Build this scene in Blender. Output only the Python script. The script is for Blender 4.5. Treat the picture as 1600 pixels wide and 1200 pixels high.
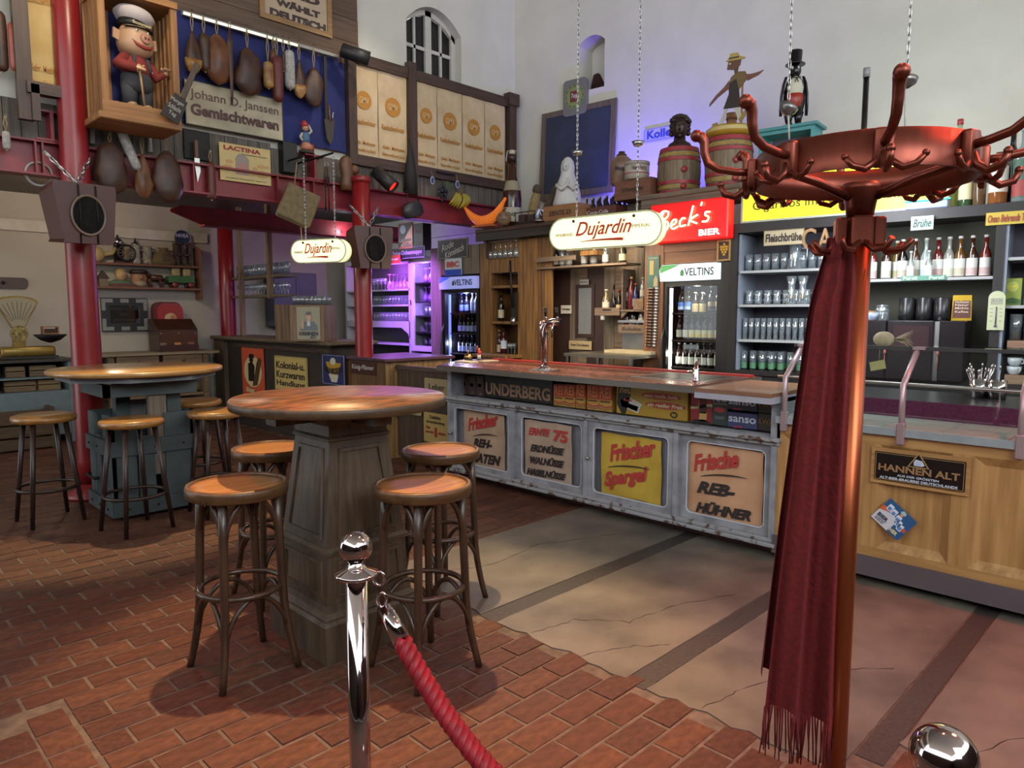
import bpy, bmesh, math, random
from mathutils import Matrix, Vector
random.seed(7)
for o in list(bpy.data.objects): bpy.data.objects.remove(o)
SC = bpy.context.scene; COL = SC.collection
PI = math.pi
# ------------------------------------------------------------------ camera
F_PX = 1109.0; PITCH = math.atan(111/1109.0); CAM_H = 1.5
cam = bpy.data.cameras.new('camera'); cam.sensor_width = 36.0; cam.lens = 36.0*F_PX/1600; cam.clip_start = .05
camo = bpy.data.objects.new('camera', cam); COL.objects.link(camo)
camo.location = (0, 0, CAM_H); camo.rotation_euler = (PI/2-PITCH, 0, -PI/4)
SC.camera = camo
# ------------------------------------------------------------------ world, lights, exposure
w = bpy.data.worlds.new('world'); SC.world = w; w.use_nodes = True
w.node_tree.nodes['Background'].inputs[0].default_value = (.92, .97, 1.0, 1)
w.node_tree.nodes['Background'].inputs[1].default_value = 3.1
vs = SC.view_settings; vs.view_transform = 'Standard'; vs.look = 'None'; vs.exposure = 0.0; vs.gamma = 1.0; vs.use_curve_mapping = False
def lamp(name, kind, loc, target, power, col, size=.1, spot=60, blend=.3, sy=None):
    l = bpy.data.lights.new(name, kind); l.energy = power; l.color = col
    if kind == 'SPOT': l.spot_size = math.radians(spot); l.spot_blend = blend; l.shadow_soft_size = size
    elif kind == 'AREA':
        l.size = size
        if sy: l.shape = 'RECTANGLE'; l.size_y = sy
    else: l.shadow_soft_size = size
    o = bpy.data.objects.new(name, l); COL.objects.link(o); o.location = loc
    if target is not None:
        o.rotation_euler = (Vector(target)-Vector(loc)).to_track_quat('-Z', 'Y').to_euler()
    o['kind'] = 'helper'
    return o
WARM = (1, .68, .34)
lamp('assumed_ceiling_spot', 'SPOT', (2.05, 3.15, 5.2), (1.8, 2.55, 0), 1350, WARM, .05, 36, .5)  # assumed spot, placed from the warm pool and table shadow
lamp('assumed_ceiling_spot', 'SPOT', (2.0, 6.1, 4.6), (1.55, 5.75, 0), 950, (1, .76, .40), .05, 36, .45)  # assumed spot for the warm pool around the crate table
lamp('assumed_ceiling_spot', 'SPOT', (2.6, .9, 5.2), (1.7, .9, 0), 180, (1, .14, .07), .1, 56, .9)  # assumed red spot for the floor tint, no fixture built
lamp('assumed_ceiling_spot', 'SPOT', (.6, 4.2, 5.2), (.3, 2.4, 0), 260, (1, .12, .06), .1, 50, .9)  # assumed red spot tinting the floor at lower left
lamp('assumed_ceiling_spot', 'SPOT', (3.6, -.6, 4.2), (1.6, .6, 1.6), 420, (1, .10, .05), .35, 34, .8)  # assumed red spot for the red light on the coat stand
lamp('assumed_ceiling_spot', 'SPOT', (3.0, 4.6, 5.0), (3.4, 4.0, 0), 60, (1, .12, .10), .08, 34, .7)  # assumed weak red spot on the floor before the bar
lamp('added_cool_fill', 'AREA', (.6, -3.0, 3.6), (5.0, 2.4, .6), 170, (.88, .94, 1), 2.4)  # cool fill light added to brighten bar front and counter; no window built
lamp('added_bar_light', 'AREA', (5.45, 4.6, 2.34), (5.9, 4.6, 0), 75, (1, .80, .55), .25, sy=2.4)  # warm area light added to brighten the planks behind the bar
lamp('added_bar_light', 'AREA', (5.15, 1.9, 2.3), (6.0, 1.9, 1.3), 48, (.86, .92, 1), .3, sy=2.0)  # cool area light added to brighten the glass cupboard
lamp('assumed_back_room_lamp', 'POINT', (2.2, 8.6, 2.75), None, 45, (1, .84, .62), .12)  # assumed lamp lighting the room under the gallery, no fixture built
lamp('assumed_back_room_lamp', 'POINT', (5.3, 8.6, 2.6), None, 30, (.85, .92, 1), .12)  # assumed cooler lamp above the rear bar, no fixture built
lamp('assumed_violet_washer', 'SPOT', (4.9, 7.5, 2.5), (6.2, 7.9, 1.5), 520, (.42, .12, 1), .08, 62, .6)  # violet source assumed from the glow on the shelf unit
lamp('assumed_ceiling_spot', 'SPOT', (4.2, -.4, 5.0), (3.1, .2, 0), 800, (1, .12, .06), .1, 50, .9)  # assumed red spot tinting the floor at lower right
lamp('assumed_violet_washer', 'SPOT', (3.6, 4.6, 4.6), (2.38, 2.8, .9), 60, (.35, .10, 1), .08, 15, .5)  # assumed violet spot tinting a stool seat and the table edge
lamp('assumed_wall_washer', 'SPOT', (6.5, 4.72, 2.62), (6.84, 4.7, 3.1), 150, (.12, .08, 1), .1, 150, .9)  # assumed blue source for the glow on the right wall
lamp('assumed_wall_washer', 'SPOT', (5.9, 1.7, 2.5), (6.9, 1.9, 3.0), 12, (.1, 1, .8), .1, 70, .9)  # assumed teal source for the tint on the right wall
lamp('added_gallery_washer', 'SPOT', (1.6, 4.6, 4.9), (1.6, 6.8, 3.5), 130, (1, .80, .55), .1, 62, .9)  # spot added to brighten the gallery front, no fixture built
lamp('added_gallery_washer', 'SPOT', (4.2, 5.0, 5.2), (4.4, 6.8, 3.4), 110, (1, .86, .66), .1, 55, .9)  # added spot brightening the feed sacks, no fixture built
# ------------------------------------------------------------------ pixel <-> place
def ray(x, y):
    r = (x-800)/F_PX; u = (600-y)/F_PX
    f = math.cos(PITCH)+u*math.sin(PITCH); z = -math.sin(PITCH)+u*math.cos(PITCH); s = math.sqrt(.5)
    return Vector(((f+r)*s, (f-r)*s, z))
CAM = Vector((0, 0, CAM_H))
def atZ(x, y, z=0.0):
    d = ray(x, y); return CAM+d*((z-CAM_H)/d.z)
class Fr:
    """a standing plane; local x runs right, local y into the wall, z up"""
    def __init__(s, ox, oy, yaw): s.o = Vector((ox, oy, 0)); s.yaw = yaw; s.ax = Vector((math.cos(yaw), math.sin(yaw), 0)); s.ay = Vector((-math.sin(yaw), math.cos(yaw), 0))
    def p(s, x, y, out=0.0):
        d = ray(x, y); t = ((s.o-CAM).dot(s.ay)-out)/d.dot(s.ay); return CAM+d*t
    def rect(s, x0, y0, x1, y1, out=0.0):
        a = s.p(x0, y0, out); b = s.p(x1, y1, out)
        wd = (b-a).dot(s.ax); h = a.z-b.z; c = (a+b)/2; c.z = b.z
        return c, wd, h
    def out(s, d): o = s.o-s.ay*d; return Fr(o.x, o.y, s.yaw)
LW = Fr(0, 6.8, 0)                              # left wall (feed sacks, beam)
BK = Fr(0, 10.2, 0)                             # back wall of the room under the gallery
RB = Fr(6.0, 0, -PI/2)                          # back-bar line: fridges, planks
RW = Fr(6.85, 6.8, -PI/2+math.radians(5))       # right wall
c0 = Fr(6.0, 0, -PI/2).p(1150, 400); c0.z = 0
CB = Fr(c0.x, c0.y, -PI/2+math.radians(6))      # glass cupboard
BF = Fr(4.12, 0, -PI/2)                         # front of the bar
# ------------------------------------------------------------------ materials
def L(h):
    if not isinstance(h, str): return tuple(h)+(1,) if len(h) == 3 else h
    h = h.lstrip('#'); v = [int(h[i:i+2], 16)/255 for i in (0, 2, 4)]
    return tuple(c/12.92 if c <= .04045 else ((c+.055)/1.055)**2.4 for c in v)+(1,)
MATS = {}
def mat(name, col, rough=.5, metal=0.0, var=.12, scale=9.0, bump=0.0, emit=0.0, stretch=(1, 1, 1), col2=None, spec=.5, coat=0.0, detail=4.0, lo=.3, hi=.7, sub=0):
    if name in MATS: return MATS[name]
    m = bpy.data.materials.new(name); m.use_nodes = True; N = m.node_tree.nodes; K = m.node_tree.links
    b = N['Principled BSDF']; c = L(col)
    b.inputs['Roughness'].default_value = rough; b.inputs['Metallic'].default_value = metal
    b.inputs['Specular IOR Level'].default_value = spec; b.inputs['Coat Weight'].default_value = coat
    m.diffuse_color = c
    if var > 0 or col2 is not None:
        tc = N.new('ShaderNodeTexCoord'); mp = N.new('ShaderNodeMapping'); nz = N.new('ShaderNodeTexNoise'); rp = N.new('ShaderNodeValToRGB')
        mp.inputs['Scale'].default_value = stretch
        nz.inputs['Scale'].default_value = scale; nz.inputs['Detail'].default_value = detail
        K.new(tc.outputs['Object'], mp.inputs[0]); K.new(mp.outputs[0], nz.inputs['Vector']); K.new(nz.outputs['Fac'], rp.inputs[0])
        c2 = L(col2) if col2 is not None else tuple(min(1, x*(1+var)) for x in c[:3])+(1,)
        c1 = c if col2 is not None else tuple(x*(1-var) for x in c[:3])+(1,)
        e = rp.color_ramp.elements; e[0].position = lo; e[0].color = c1; e[1].position = hi; e[1].color = c2
        K.new(rp.outputs[0], b.inputs['Base Color'])
        if bump:
            bp = N.new('ShaderNodeBump'); bp.inputs['Strength'].default_value = bump; bp.inputs['Distance'].default_value = .01
            K.new(nz.outputs['Fac'], bp.inputs['Height']); K.new(bp.outputs[0], b.inputs['Normal'])
    else: b.inputs['Base Color'].default_value = c
    if emit: b.inputs['Emission Color'].default_value = c; b.inputs['Emission Strength'].default_value = emit
    MATS[name] = m; return m
def wood(name, c1, c2, axis=0, scale=3.0, rough=.5, bump=.15, coat=0.0):
    st = [14, 14, 14]; st[axis] = .9
    return mat(name, c1, rough, 0, 0, scale, bump, stretch=tuple(st), col2=c2, coat=coat, detail=6, lo=.32, hi=.68)
def thin_glass(name, tint, fac=.12, rough=.02, body=.0):
    if name in MATS: return MATS[name]
    m = bpy.data.materials.new(name); m.use_nodes = True; N = m.node_tree.nodes; K = m.node_tree.links
    for n in list(N):
        if n.type == 'BSDF_PRINCIPLED': N.remove(n)
    out = N['Material Output']; tr = N.new('ShaderNodeBsdfTransparent'); tr.inputs[0].default_value = L(tint)
    gl = N.new('ShaderNodeBsdfGlossy'); gl.inputs[0].default_value = (1, 1, 1, 1); gl.inputs['Roughness'].default_value = rough
    fr = N.new('ShaderNodeLayerWeight'); fr.inputs[0].default_value = .5; pw = N.new('ShaderNodeMath'); pw.operation = 'POWER'; pw.inputs[1].default_value = 4.0; ad = N.new('ShaderNodeMath'); ad.operation = 'MULTIPLY_ADD'; ad.use_clamp = True; ad.inputs[1].default_value = .6; ad.inputs[2].default_value = fac+.03
    mx = N.new('ShaderNodeMixShader'); K.new(fr.outputs['Facing'], pw.inputs[0]); K.new(pw.outputs[0], ad.inputs[0]); K.new(ad.outputs[0], mx.inputs[0]); K.new(tr.outputs[0], mx.inputs[1]); K.new(gl.outputs[0], mx.inputs[2])
    last = mx
    if body:
        df = N.new('ShaderNodeBsdfDiffuse'); df.inputs[0].default_value = L(tint); m2 = N.new('ShaderNodeMixShader'); m2.inputs[0].default_value = body
        K.new(mx.outputs[0], m2.inputs[1]); K.new(df.outputs[0], m2.inputs[2]); last = m2
    K.new(last.outputs[0], out.inputs[0]); m.diffuse_color = L(tint); MATS[name] = m; return m
def flat(name, col, rough=.6, metal=0.0, emit=0.0): return mat(name, col, rough, metal, 0, emit=emit)
def P(hexcol, rough=.6): return flat('paint_'+hexcol.lstrip('#')+('' if rough == .6 else '_%d' % (rough*100)), hexcol, rough)
# ------------------------------------------------------------------ mesh building
class MB:
    def __init__(s): s.v = []; s.f = []; s.sm = []
    def add(s, vs, fs, smooth=False, mx=None):
        n = len(s.v); s.v += [tuple(mx @ Vector(p)) if mx is not None else tuple(p) for p in vs]
        s.f += [tuple(i+n for i in f) for f in fs]; s.sm += [smooth]*len(fs); return s
    def box(s, x0, x1, y0, y1, z0, z1, mx=None):
        v = [(x0, y0, z0), (x1, y0, z0), (x1, y1, z0), (x0, y1, z0), (x0, y0, z1), (x1, y0, z1), (x1, y1, z1), (x0, y1, z1)]
        return s.add(v, [(0, 3, 2, 1), (4, 5, 6, 7), (0, 1, 5, 4), (1, 2, 6, 5), (2, 3, 7, 6), (3, 0, 4, 7)], False, mx)
    def bbox(s, x0, x1, y0, y1, z0, z1, b=.01, seg=1, mx=None):
        bm = bmesh.new(); bmesh.ops.create_cube(bm, size=1)
        for v in bm.verts: v.co = Vector(((x0+x1)/2+v.co.x*(x1-x0), (y0+y1)/2+v.co.y*(y1-y0), (z0+z1)/2+v.co.z*(z1-z0)))
        bmesh.ops.bevel(bm, geom=bm.edges[:], offset=b, segments=seg, profile=.5, affect='EDGES')
        return s.bm(bm, mx, seg > 1)
    def bm(s, bm, mx=None, smooth=False):
        bm.verts.index_update(); s.add([v.co[:] for v in bm.verts], [[v.index for v in f.verts] for f in bm.faces], smooth, mx); bm.free(); return s
    def lathe(s, prof, n=16, mx=None, smooth=True, a0=0.0, sx=1.0, sy=1.0):
        v = []; f = []; m = len(prof)
        for i in range(n):
            a = a0+2*PI*i/n
            for r, z in prof: v.append((r*math.cos(a)*sx, r*math.sin(a)*sy, z))
        for i in range(n):
            j = (i+1) % n
            for k in range(m-1): f.append((i*m+k, j*m+k, j*m+k+1, i*m+k+1))
        s.add(v, f, smooth, mx)
        b = len(s.v)-len(v)
        if prof[0] == prof[-1]: return s
        if prof[0][0] > 1e-5: s.f.append(tuple(b+i*m for i in range(n))[::-1]); s.sm.append(False)
        if prof[-1][0] > 1e-5: s.f.append(tuple(b+i*m+m-1 for i in range(n))); s.sm.append(False)
        return s
    def cyl(s, r, z0, z1, n=16, mx=None, r2=None): return s.lathe([(r, z0), (r if r2 is None else r2, z1)], n, mx)
    def ball(s, c, r, n=14, m=9, sx=1, sy=1, sz=1, mx=None):
        pr = [(max(r*math.cos(-PI/2+PI*k/m), 0), r*math.sin(-PI/2+PI*k/m)*sz) for k in range(m+1)]
        T = Matrix.Translation(c); return s.lathe(pr, n, T if mx is None else mx @ T, True, 0, sx, sy)
    def tube(s, pts, r, n=8, closed=False, mx=None, cap=True):
        pts = [Vector(p) for p in pts]; m = len(pts); rr = r if isinstance(r, (list, tuple)) else [r]*m
        v = []; f = []; up = None
        for i, p in enumerate(pts):
            if closed: t = (pts[(i+1) % m]-pts[i-1]).normalized()
            else: t = (pts[min(i+1, m-1)]-pts[max(i-1, 0)]).normalized()
            if up is None: up = t.orthogonal().normalized()
            up = (up-t*up.dot(t)); up = up.normalized() if up.length > 1e-6 else t.orthogonal().normalized()
            q = t.cross(up)
            for k in range(n):
                a = 2*PI*k/n; v.append(p+up*(rr[i]*math.cos(a))+q*(rr[i]*math.sin(a)))
        for i in range(m if closed else m-1):
            j = (i+1) % m
            for k in range(n): l = (k+1) % n; f.append((i*n+k, i*n+l, j*n+l, j*n+k))
        s.add(v, f, True, mx)
        if not closed and cap:
            b = len(s.v)-len(v); s.f.append(tuple(b+k for k in range(n))[::-1]); s.f.append(tuple(b+(m-1)*n+k for k in range(n))); s.sm += [False, False]
        return s
    def bar(s, a, b, r, n=10, r2=None, mx=None): return s.tube([a, b], [r, r if r2 is None else r2], n, mx=mx)
    def beam(s, a, b, w, h, mx=None):
        a = Vector(a); b = Vector(b); d = (b-a); ln = d.length; T = Matrix.Translation(a) @ d.to_track_quat('X', 'Z').to_matrix().to_4x4()
        return s.box(0, ln, -w/2, w/2, -h/2, h/2, T if mx is None else mx @ T)
    def prism(s, pts, y0, y1, mx=None, smooth=False):
        """outline in local x,z pushed from y0 (front) to y1"""
        n = len(pts); v = [(x, y0, z) for x, z in pts]+[(x, y1, z) for x, z in pts]
        f = [tuple(range(n)), tuple(range(2*n-1, n-1, -1))]; sm = [False, False]
        s.add(v, f, False, mx)
        return s.add(v, [((i+1) % n, i, n+i, n+(i+1) % n) for i in range(n)], smooth, mx)
    def prismz(s, pts, z0, z1, mx=None, smooth=False):
        n = len(pts); v = [(x, y, z0) for x, y in pts]+[(x, y, z1) for x, y in pts]
        s.add(v, [tuple(range(n))[::-1], tuple(range(n, 2*n))], False, mx)
        return s.add(v, [(i, (i+1) % n, n+(i+1) % n, n+i) for i in range(n)], smooth, mx)
    def grid(s, fn, nu, nv, smooth=True, mx=None):
        v = [fn(i/nu, j/nv) for i in range(nu+1) for j in range(nv+1)]
        return s.add(v, [(i*(nv+1)+j, (i+1)*(nv+1)+j, (i+1)*(nv+1)+j+1, i*(nv+1)+j+1) for i in range(nu) for j in range(nv)], smooth, mx)
    def loft(s, rings, closed_caps=True, smooth=True, mx=None):
        n = len(rings[0]); v = [p for r in rings for p in r]
        s.add(v, [(i*n+k, i*n+(k+1) % n, (i+1)*n+(k+1) % n, (i+1)*n+k) for i in range(len(rings)-1) for k in range(n)], smooth, mx)
        if closed_caps:
            b = len(s.v)-len(v); s.f.append(tuple(b+k for k in range(n))[::-1]); s.f.append(tuple(b+(len(rings)-1)*n+k for k in range(n))); s.sm += [smooth, smooth]
        return s
    def mesh(s, name, m=None):
        me = bpy.data.meshes.new(name); me.from_pydata(s.v, [], s.f); me.polygons.foreach_set('use_smooth', s.sm)
        if m is not None: me.materials.append(m)
        me.update(); return me
    def build(s, name, m, parent=None, loc=None, rotz=0.0):
        o = bpy.data.objects.new(name, s.mesh(name, m)); COL.objects.link(o)
        if parent is not None: o.parent = parent
        if loc is not None: o.location = loc
        if rotz: o.rotation_euler.z = rotz
        return o
def obj(name, me, parent=None, loc=None, rot=None, scale=None):
    o = bpy.data.objects.new(name, me); COL.objects.link(o)
    if parent is not None: o.parent = parent
    if loc is not None: o.location = loc
    if rot is not None: o.rotation_euler = rot
    if scale is not None: o.scale = scale
    return o
def tag(o, label, cat, group=None):
    o['label'] = label; o['category'] = cat
    if group: o['group'] = group
    return o
def thing(name, label, cat, loc=(0, 0, 0), rotz=0.0, group=None):
    o = bpy.data.objects.new(name, None); COL.objects.link(o); o.empty_display_size = .1
    o.location = loc; o.rotation_euler = (0, 0, rotz); return tag(o, label, cat, group)
def struct(o): o['kind'] = 'structure'; return o
def noisy(me, amt, sc=6.0, seed=0):
    from mathutils import noise
    for v in me.vertices:
        d = noise.noise_vector(v.co*sc+Vector((seed, seed*2, 0))); v.co += d*amt
    me.update(); return me
TXT = {}
def text_mesh(s, bold=0.0, shear=0.0, ext=.004, spacing=1.0):
    k = (s, bold, shear, spacing)
    if k not in TXT:
        c = bpy.data.curves.new('lettering', 'FONT'); c.body = s; c.size = 1; c.offset = bold; c.shear = shear; c.extrude = ext; c.resolution_u = 3; c.space_character = spacing; c.align_x = 'CENTER'
        o = bpy.data.objects.new('lettering', c); me = bpy.data.meshes.new_from_object(o); bpy.data.objects.remove(o)
        xs = [v.co.x for v in me.vertices]; ys = [v.co.y for v in me.vertices]
        TXT[k] = ([v.co.copy() for v in me.vertices], [tuple(p.vertices) for p in me.polygons], min(xs), max(xs), min(ys), max(ys)); bpy.data.meshes.remove(me)
    return TXT[k]
def txt(parent, s, cx, cz, w_, h_, y, m, bold=0.0, shear=0.0, tilt=0.0, spacing=1.0, name='lettering', dep=.0015, curve=None):
    """lettering standing on the local xz plane, facing -y; w_ x h_ metres around (cx, cz)"""
    V, Fc, x0, x1, y0, y1 = text_mesh(s, bold, shear, .004, spacing)
    sx = w_/(x1-x0); sy = h_/(y1-y0) if h_ else sx; ct, st = math.cos(tilt), math.sin(tilt); b = MB(); out = []
    for p in V:
        a = (p.x-(x0+x1)/2)*sx; c = (p.y-(y0+y1)/2)*sy
        if curve: c += curve*(1-(2*a/w_)**2)
        out.append((cx+a*ct-c*st, y-dep if p.z > 0 else y+dep*.3, cz+a*st+c*ct))
    b.add(out, Fc); return b.build(name, m, parent)
class Proto:
    """parts that many things share: list of (name, mesh, index of parent part)"""
    def __init__(s): s.parts = []
    def add(s, name, mb, m, parent=None): s.parts.append((name, mb.mesh(name, m), parent)); return len(s.parts)-1
    def place(s, name, label, cat, loc, rotz=0.0, group=None, scale=1.0, tilt=None, parent=None):
        if len(s.parts) == 1:
            t = obj(name, s.parts[0][1], None, loc, (0, 0, rotz)); tag(t, label, cat, group)
        else:
            t = thing(name, label, cat, loc, rotz, group); made = []
            for n, me, p in s.parts: made.append(obj(n, me, t if p is None else made[p]))
        if tilt: t.rotation_euler = tilt
        if scale != 1.0: t.scale = (scale,)*3 if not isinstance(scale, tuple) else scale
        return t
ORD = ('first', 'second', 'third', 'fourth', 'fifth', 'sixth', 'seventh', 'eighth', 'ninth', 'tenth', 'eleventh', 'twelfth', 'thirteenth', 'fourteenth', 'fifteenth', 'sixteenth', 'seventeenth', 'eighteenth', 'nineteenth', 'twentieth')
def lin(a, b, n): return [a+(b-a)*i/(n-1) if n > 1 else (a+b)/2 for i in range(n)]
def arc(cx, cz, r, a0, a1, n): return [(cx+r*math.cos(a0+(a1-a0)*i/n), cz+r*math.sin(a0+(a1-a0)*i/n)) for i in range(n+1)]
def rrect(x0, x1, z0, z1, r, n=4):
    return arc(x1-r, z0+r, r, -PI/2, 0, n)+arc(x1-r, z1-r, r, 0, PI/2, n)+arc(x0+r, z1-r, r, PI/2, PI, n)+arc(x0+r, z0+r, r, PI, 1.5*PI, n)
def ring_mb(mb, x0, x1, z0, z1, ix0, ix1, iz0, iz1, r, y0, y1, n=4):
    """a board with a rounded opening"""
    inn = rrect(ix0, ix1, iz0, iz1, r, n); cx, cz = (ix0+ix1)/2, (iz0+iz1)/2; out = []
    for k, c in enumerate(((x1, z0), (x1, z1), (x0, z1), (x0, z0))): out += [c]*(n+1)
    m = len(inn); v = [(x, y0, z) for x, z in out]+[(x, y0, z) for x, z in inn]+[(x, y1, z) for x, z in inn]+[(x, y1, z) for x, z in out]
    f = []
    for i in range(m):
        j = (i+1) % m
        if out[i] == out[j]: f.append((i, m+j, m+i)); f.append((3*m+i, 2*m+i, 2*m+j))
        else: f.append((i, j, m+j, m+i)); f.append((3*m+j, 3*m+i, 2*m+i, 2*m+j)); f.append((j, i, 3*m+i, 3*m+j))
        f.append((m+i, m+j, 2*m+j, 2*m+i))
    return mb.add(v, f)
def frame_mb(mb, x0, x1, z0, z1, t, y0, y1):
    mb.box(x0, x1, y0, y1, z1-t, z1); mb.box(x0, x1, y0, y1, z0, z0+t); mb.box(x0, x0+t, y0, y1, z0+t, z1-t); mb.box(x1-t, x1, y0, y1, z0+t, z1-t); return mb
# ================================================================== SETTING
M_mortar = mat('mortar', '#5f5044', .9, var=.3, scale=20, bump=.3)
M_brick = mat('floor_brick', '#3f231b', .62, 0, 0, 3.5, .5, col2='#5e3827', detail=8, lo=.25, hi=.75, spec=.35)
M_brick2 = mat('floor_brick_dark', '#3c221b', .6, 0, 0, 5, .5, col2='#573427', detail=8, spec=.35)
M_brick3 = mat('floor_brick_light', '#45281e', .66, 0, 0, 4, .5, col2='#653f2c', detail=8, spec=.35)
M_conc = mat('floor_concrete', '#4a443f', .5, 0, 0, 3.2, .7, col2='#797064', detail=14, lo=.25, hi=.75, spec=.45)
M_strip = mat('floor_strip', '#3a3330', .55, var=.3, scale=60, bump=.2)
M_white = mat('wall_plaster', '#c3bfb4', .85, var=.06, scale=2.5, bump=.12)
M_dwood = wood('dark_frame_wood', '#33231c', '#4a352a', 0, 3)
M_dwoodv = wood('dark_frame_wood_upright', '#33231c', '#4a352a', 2, 3)
M_greyplank = wood('grey_weathered_plank', '#4b443d', '#6e655b', 2, 2.5, .8)
M_clad = wood('brown_cladding', '#4a382d', '#65503f', 0, 2, .75)
M_red = mat('oxide_red_steel', '#7a2129', .42, 0, .22, 5, .08)
M_redcol = mat('red_column_paint', '#7a161a', .33, 0, .12, 6, .06)
M_iron = mat('black_iron', '#1d1a19', .5, .5, .2, 20)
M_black = flat('black_paint', '#141211', .45)
fl_ = MB(); fl_.box(-3.2, 7.3, -3.2, 10.3, -.12, -.0055); floor = struct(fl_.build('floor', M_mortar))
def proj(p):
    s = math.sqrt(.5); f = (p[0]+p[1])*s; r = (p[0]-p[1])*s; u = p[2]-CAM_H
    d = f*math.cos(PITCH)-u*math.sin(PITCH); v = f*math.sin(PITCH)+u*math.cos(PITCH)
    return (800+F_PX*r/d, 600-F_PX*v/d) if d > .1 else (-9999, -9999)
def in_slab(x, y): return x > 2.30 and y < 3.42 and not (x < 2.62 and y < .72)
bricks = []
def try_brick(cx, cy, lx, ly):
    if in_slab(cx, cy): return
    px, py = proj((cx, cy, 0))
    if not (-60 < px < 1660 and py < 1290): return
    if cx > 4.35 or (cy > 6.9 and cx > 4.2): return
    bricks.append((cx, cy, lx, ly))
y = -.6; row = 0
while y < 10.2:
    x = .62+(.116 if row % 2 else 0)-(4.7 if y > 3.0 else 0)
    if y > 3.0: x = -2.4+(.116 if row % 2 else 0)
    elif row % 2: try_brick(.678, y+.064, .107, .119)
    while x < 4.6:
        L_ = .232
        try_brick(x+L_/2, y+.064, L_-.009, .119)
        x += L_
    y += .128; row += 1
for i in range(0, 22):
    for j in range(0, 12):
        cx = .61-.125*(j+.5); cy = -.4+.16*i+(.08 if j % 2 else 0)
        if cy < 3.04: try_brick(cx, cy, .116, .152)
bricks.sort(key=lambda b: b[0]**2+b[1]**2)
BM = []
for k in range(5):
    for mm in (M_brick, M_brick2, M_brick3):
        b = MB(); e = [random.uniform(-.004, .004) for _ in range(8)]
        b.add([(-.5+e[0], -.5+e[1], -.02), (.5+e[2], -.5+e[3], -.02), (.5+e[4], .5+e[5], -.02), (-.5+e[6], .5+e[7], -.02),
               (-.485+e[0], -.47+e[1]*3, 0), (.485+e[2], -.47+e[3]*3, 0), (.485+e[4], .47+e[5]*3, 0), (-.485+e[6], .47+e[7]*3, 0),
               (-.49, -.485, -.004), (.49, -.485, -.004), (.49, .485, -.004), (-.49, .485, -.004)],
              [(4, 5, 6, 7), (8, 9, 5, 4), (9, 10, 6, 5), (10, 11, 7, 6), (11, 8, 4, 7), (0, 1, 9, 8), (1, 2, 10, 9), (2, 3, 11, 10), (3, 0, 8, 11)])
        BM.append(b.mesh('brick', mm))
for cx, cy, lx, ly in bricks[:290]:
    o = obj('brick', random.choice(BM), floor, (cx, cy, random.uniform(-.003, .001)), (random.uniform(-.012, .012), random.uniform(-.008, .008), random.uniform(-.012, .012)), (lx, ly, 1))
far = [MB(), MB(), MB()]
for cx, cy, lx, ly in bricks[290:]:
    z = random.uniform(-.003, .001); t = random.choice(far)
    t.box(cx-lx/2, cx+lx/2, cy-ly/2, cy+ly/2, -.02, z)
for t, mm in zip(far, (M_brick, M_brick2, M_brick3)):
    o = t.build('brick_paving', mm, floor); o['kind'] = 'stuff'
def slab(pts):
    b = MB(); q = []
    for i in range(len(pts)):
        a = Vector(pts[i]); c = Vector(pts[(i+1) % len(pts)]); n = max(2, int((c-a).length/.06))
        for k in range(n):
            p = a+(c-a)*(k/n); jag = .022 if (a.x < 2.7 and c.x < 2.7) else .003
            q.append((p.x+random.uniform(-jag, jag), p.y+random.uniform(-jag, jag)*.5))
    b.prismz(q, -.02, .001); return b.build('slab', M_conc, floor)
slab([(2.31, 2.53), (4.4, 2.53), (4.4, 3.42), (2.42, 3.4)])
slab([(2.31, 1.645), (4.4, 1.645), (4.4, 2.41), (2.31, 2.41)])
slab([(2.30, .797), (4.6, .797), (4.6, 1.535), (2.31, 1.535)])
slab([(2.62, -1.5), (5.2, -1.5), (5.2, .693), (2.62, .693)])
for y0, y1, x0 in ((2.415, 2.525, 2.30), (1.54, 1.64, 2.29), (.70, .79, 2.45)):
    b = MB(); b.box(x0, 4.4, y0, y1, -.02, -.002); b.build('floor_strip', M_strip, floor)
def crack(pts):
    b = MB(); q = []
    for i in range(len(pts)-1):
        for k in range(8): p = Vector(pts[i]).lerp(Vector(pts[i+1]), k/8); q.append((p.x+random.uniform(-.012, .012), p.y+random.uniform(-.012, .012), .0005))
    b.tube(q, [.0008+.0016*abs(math.sin(i*.9)) for i in range(len(q))], 4); b.build('crack', flat('crack_dark', '#15110f', .9), floor)
crack([(2.32, 2.2), (2.6, 2.15), (2.75, 1.95), (3.1, 1.9), (3.5, 1.72)]); crack([(2.31, 1.9), (2.55, 1.8), (2.7, 1.66)]); crack([(2.33, 1.3), (2.6, 1.25), (2.95, 1.1), (3.2, .85)]); crack([(2.42, 3.2), (2.8, 3.0), (3.3, 3.05), (3.9, 2.8)]); crack([(2.75, .5), (3.2, .3), (3.7, .45)])
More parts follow.
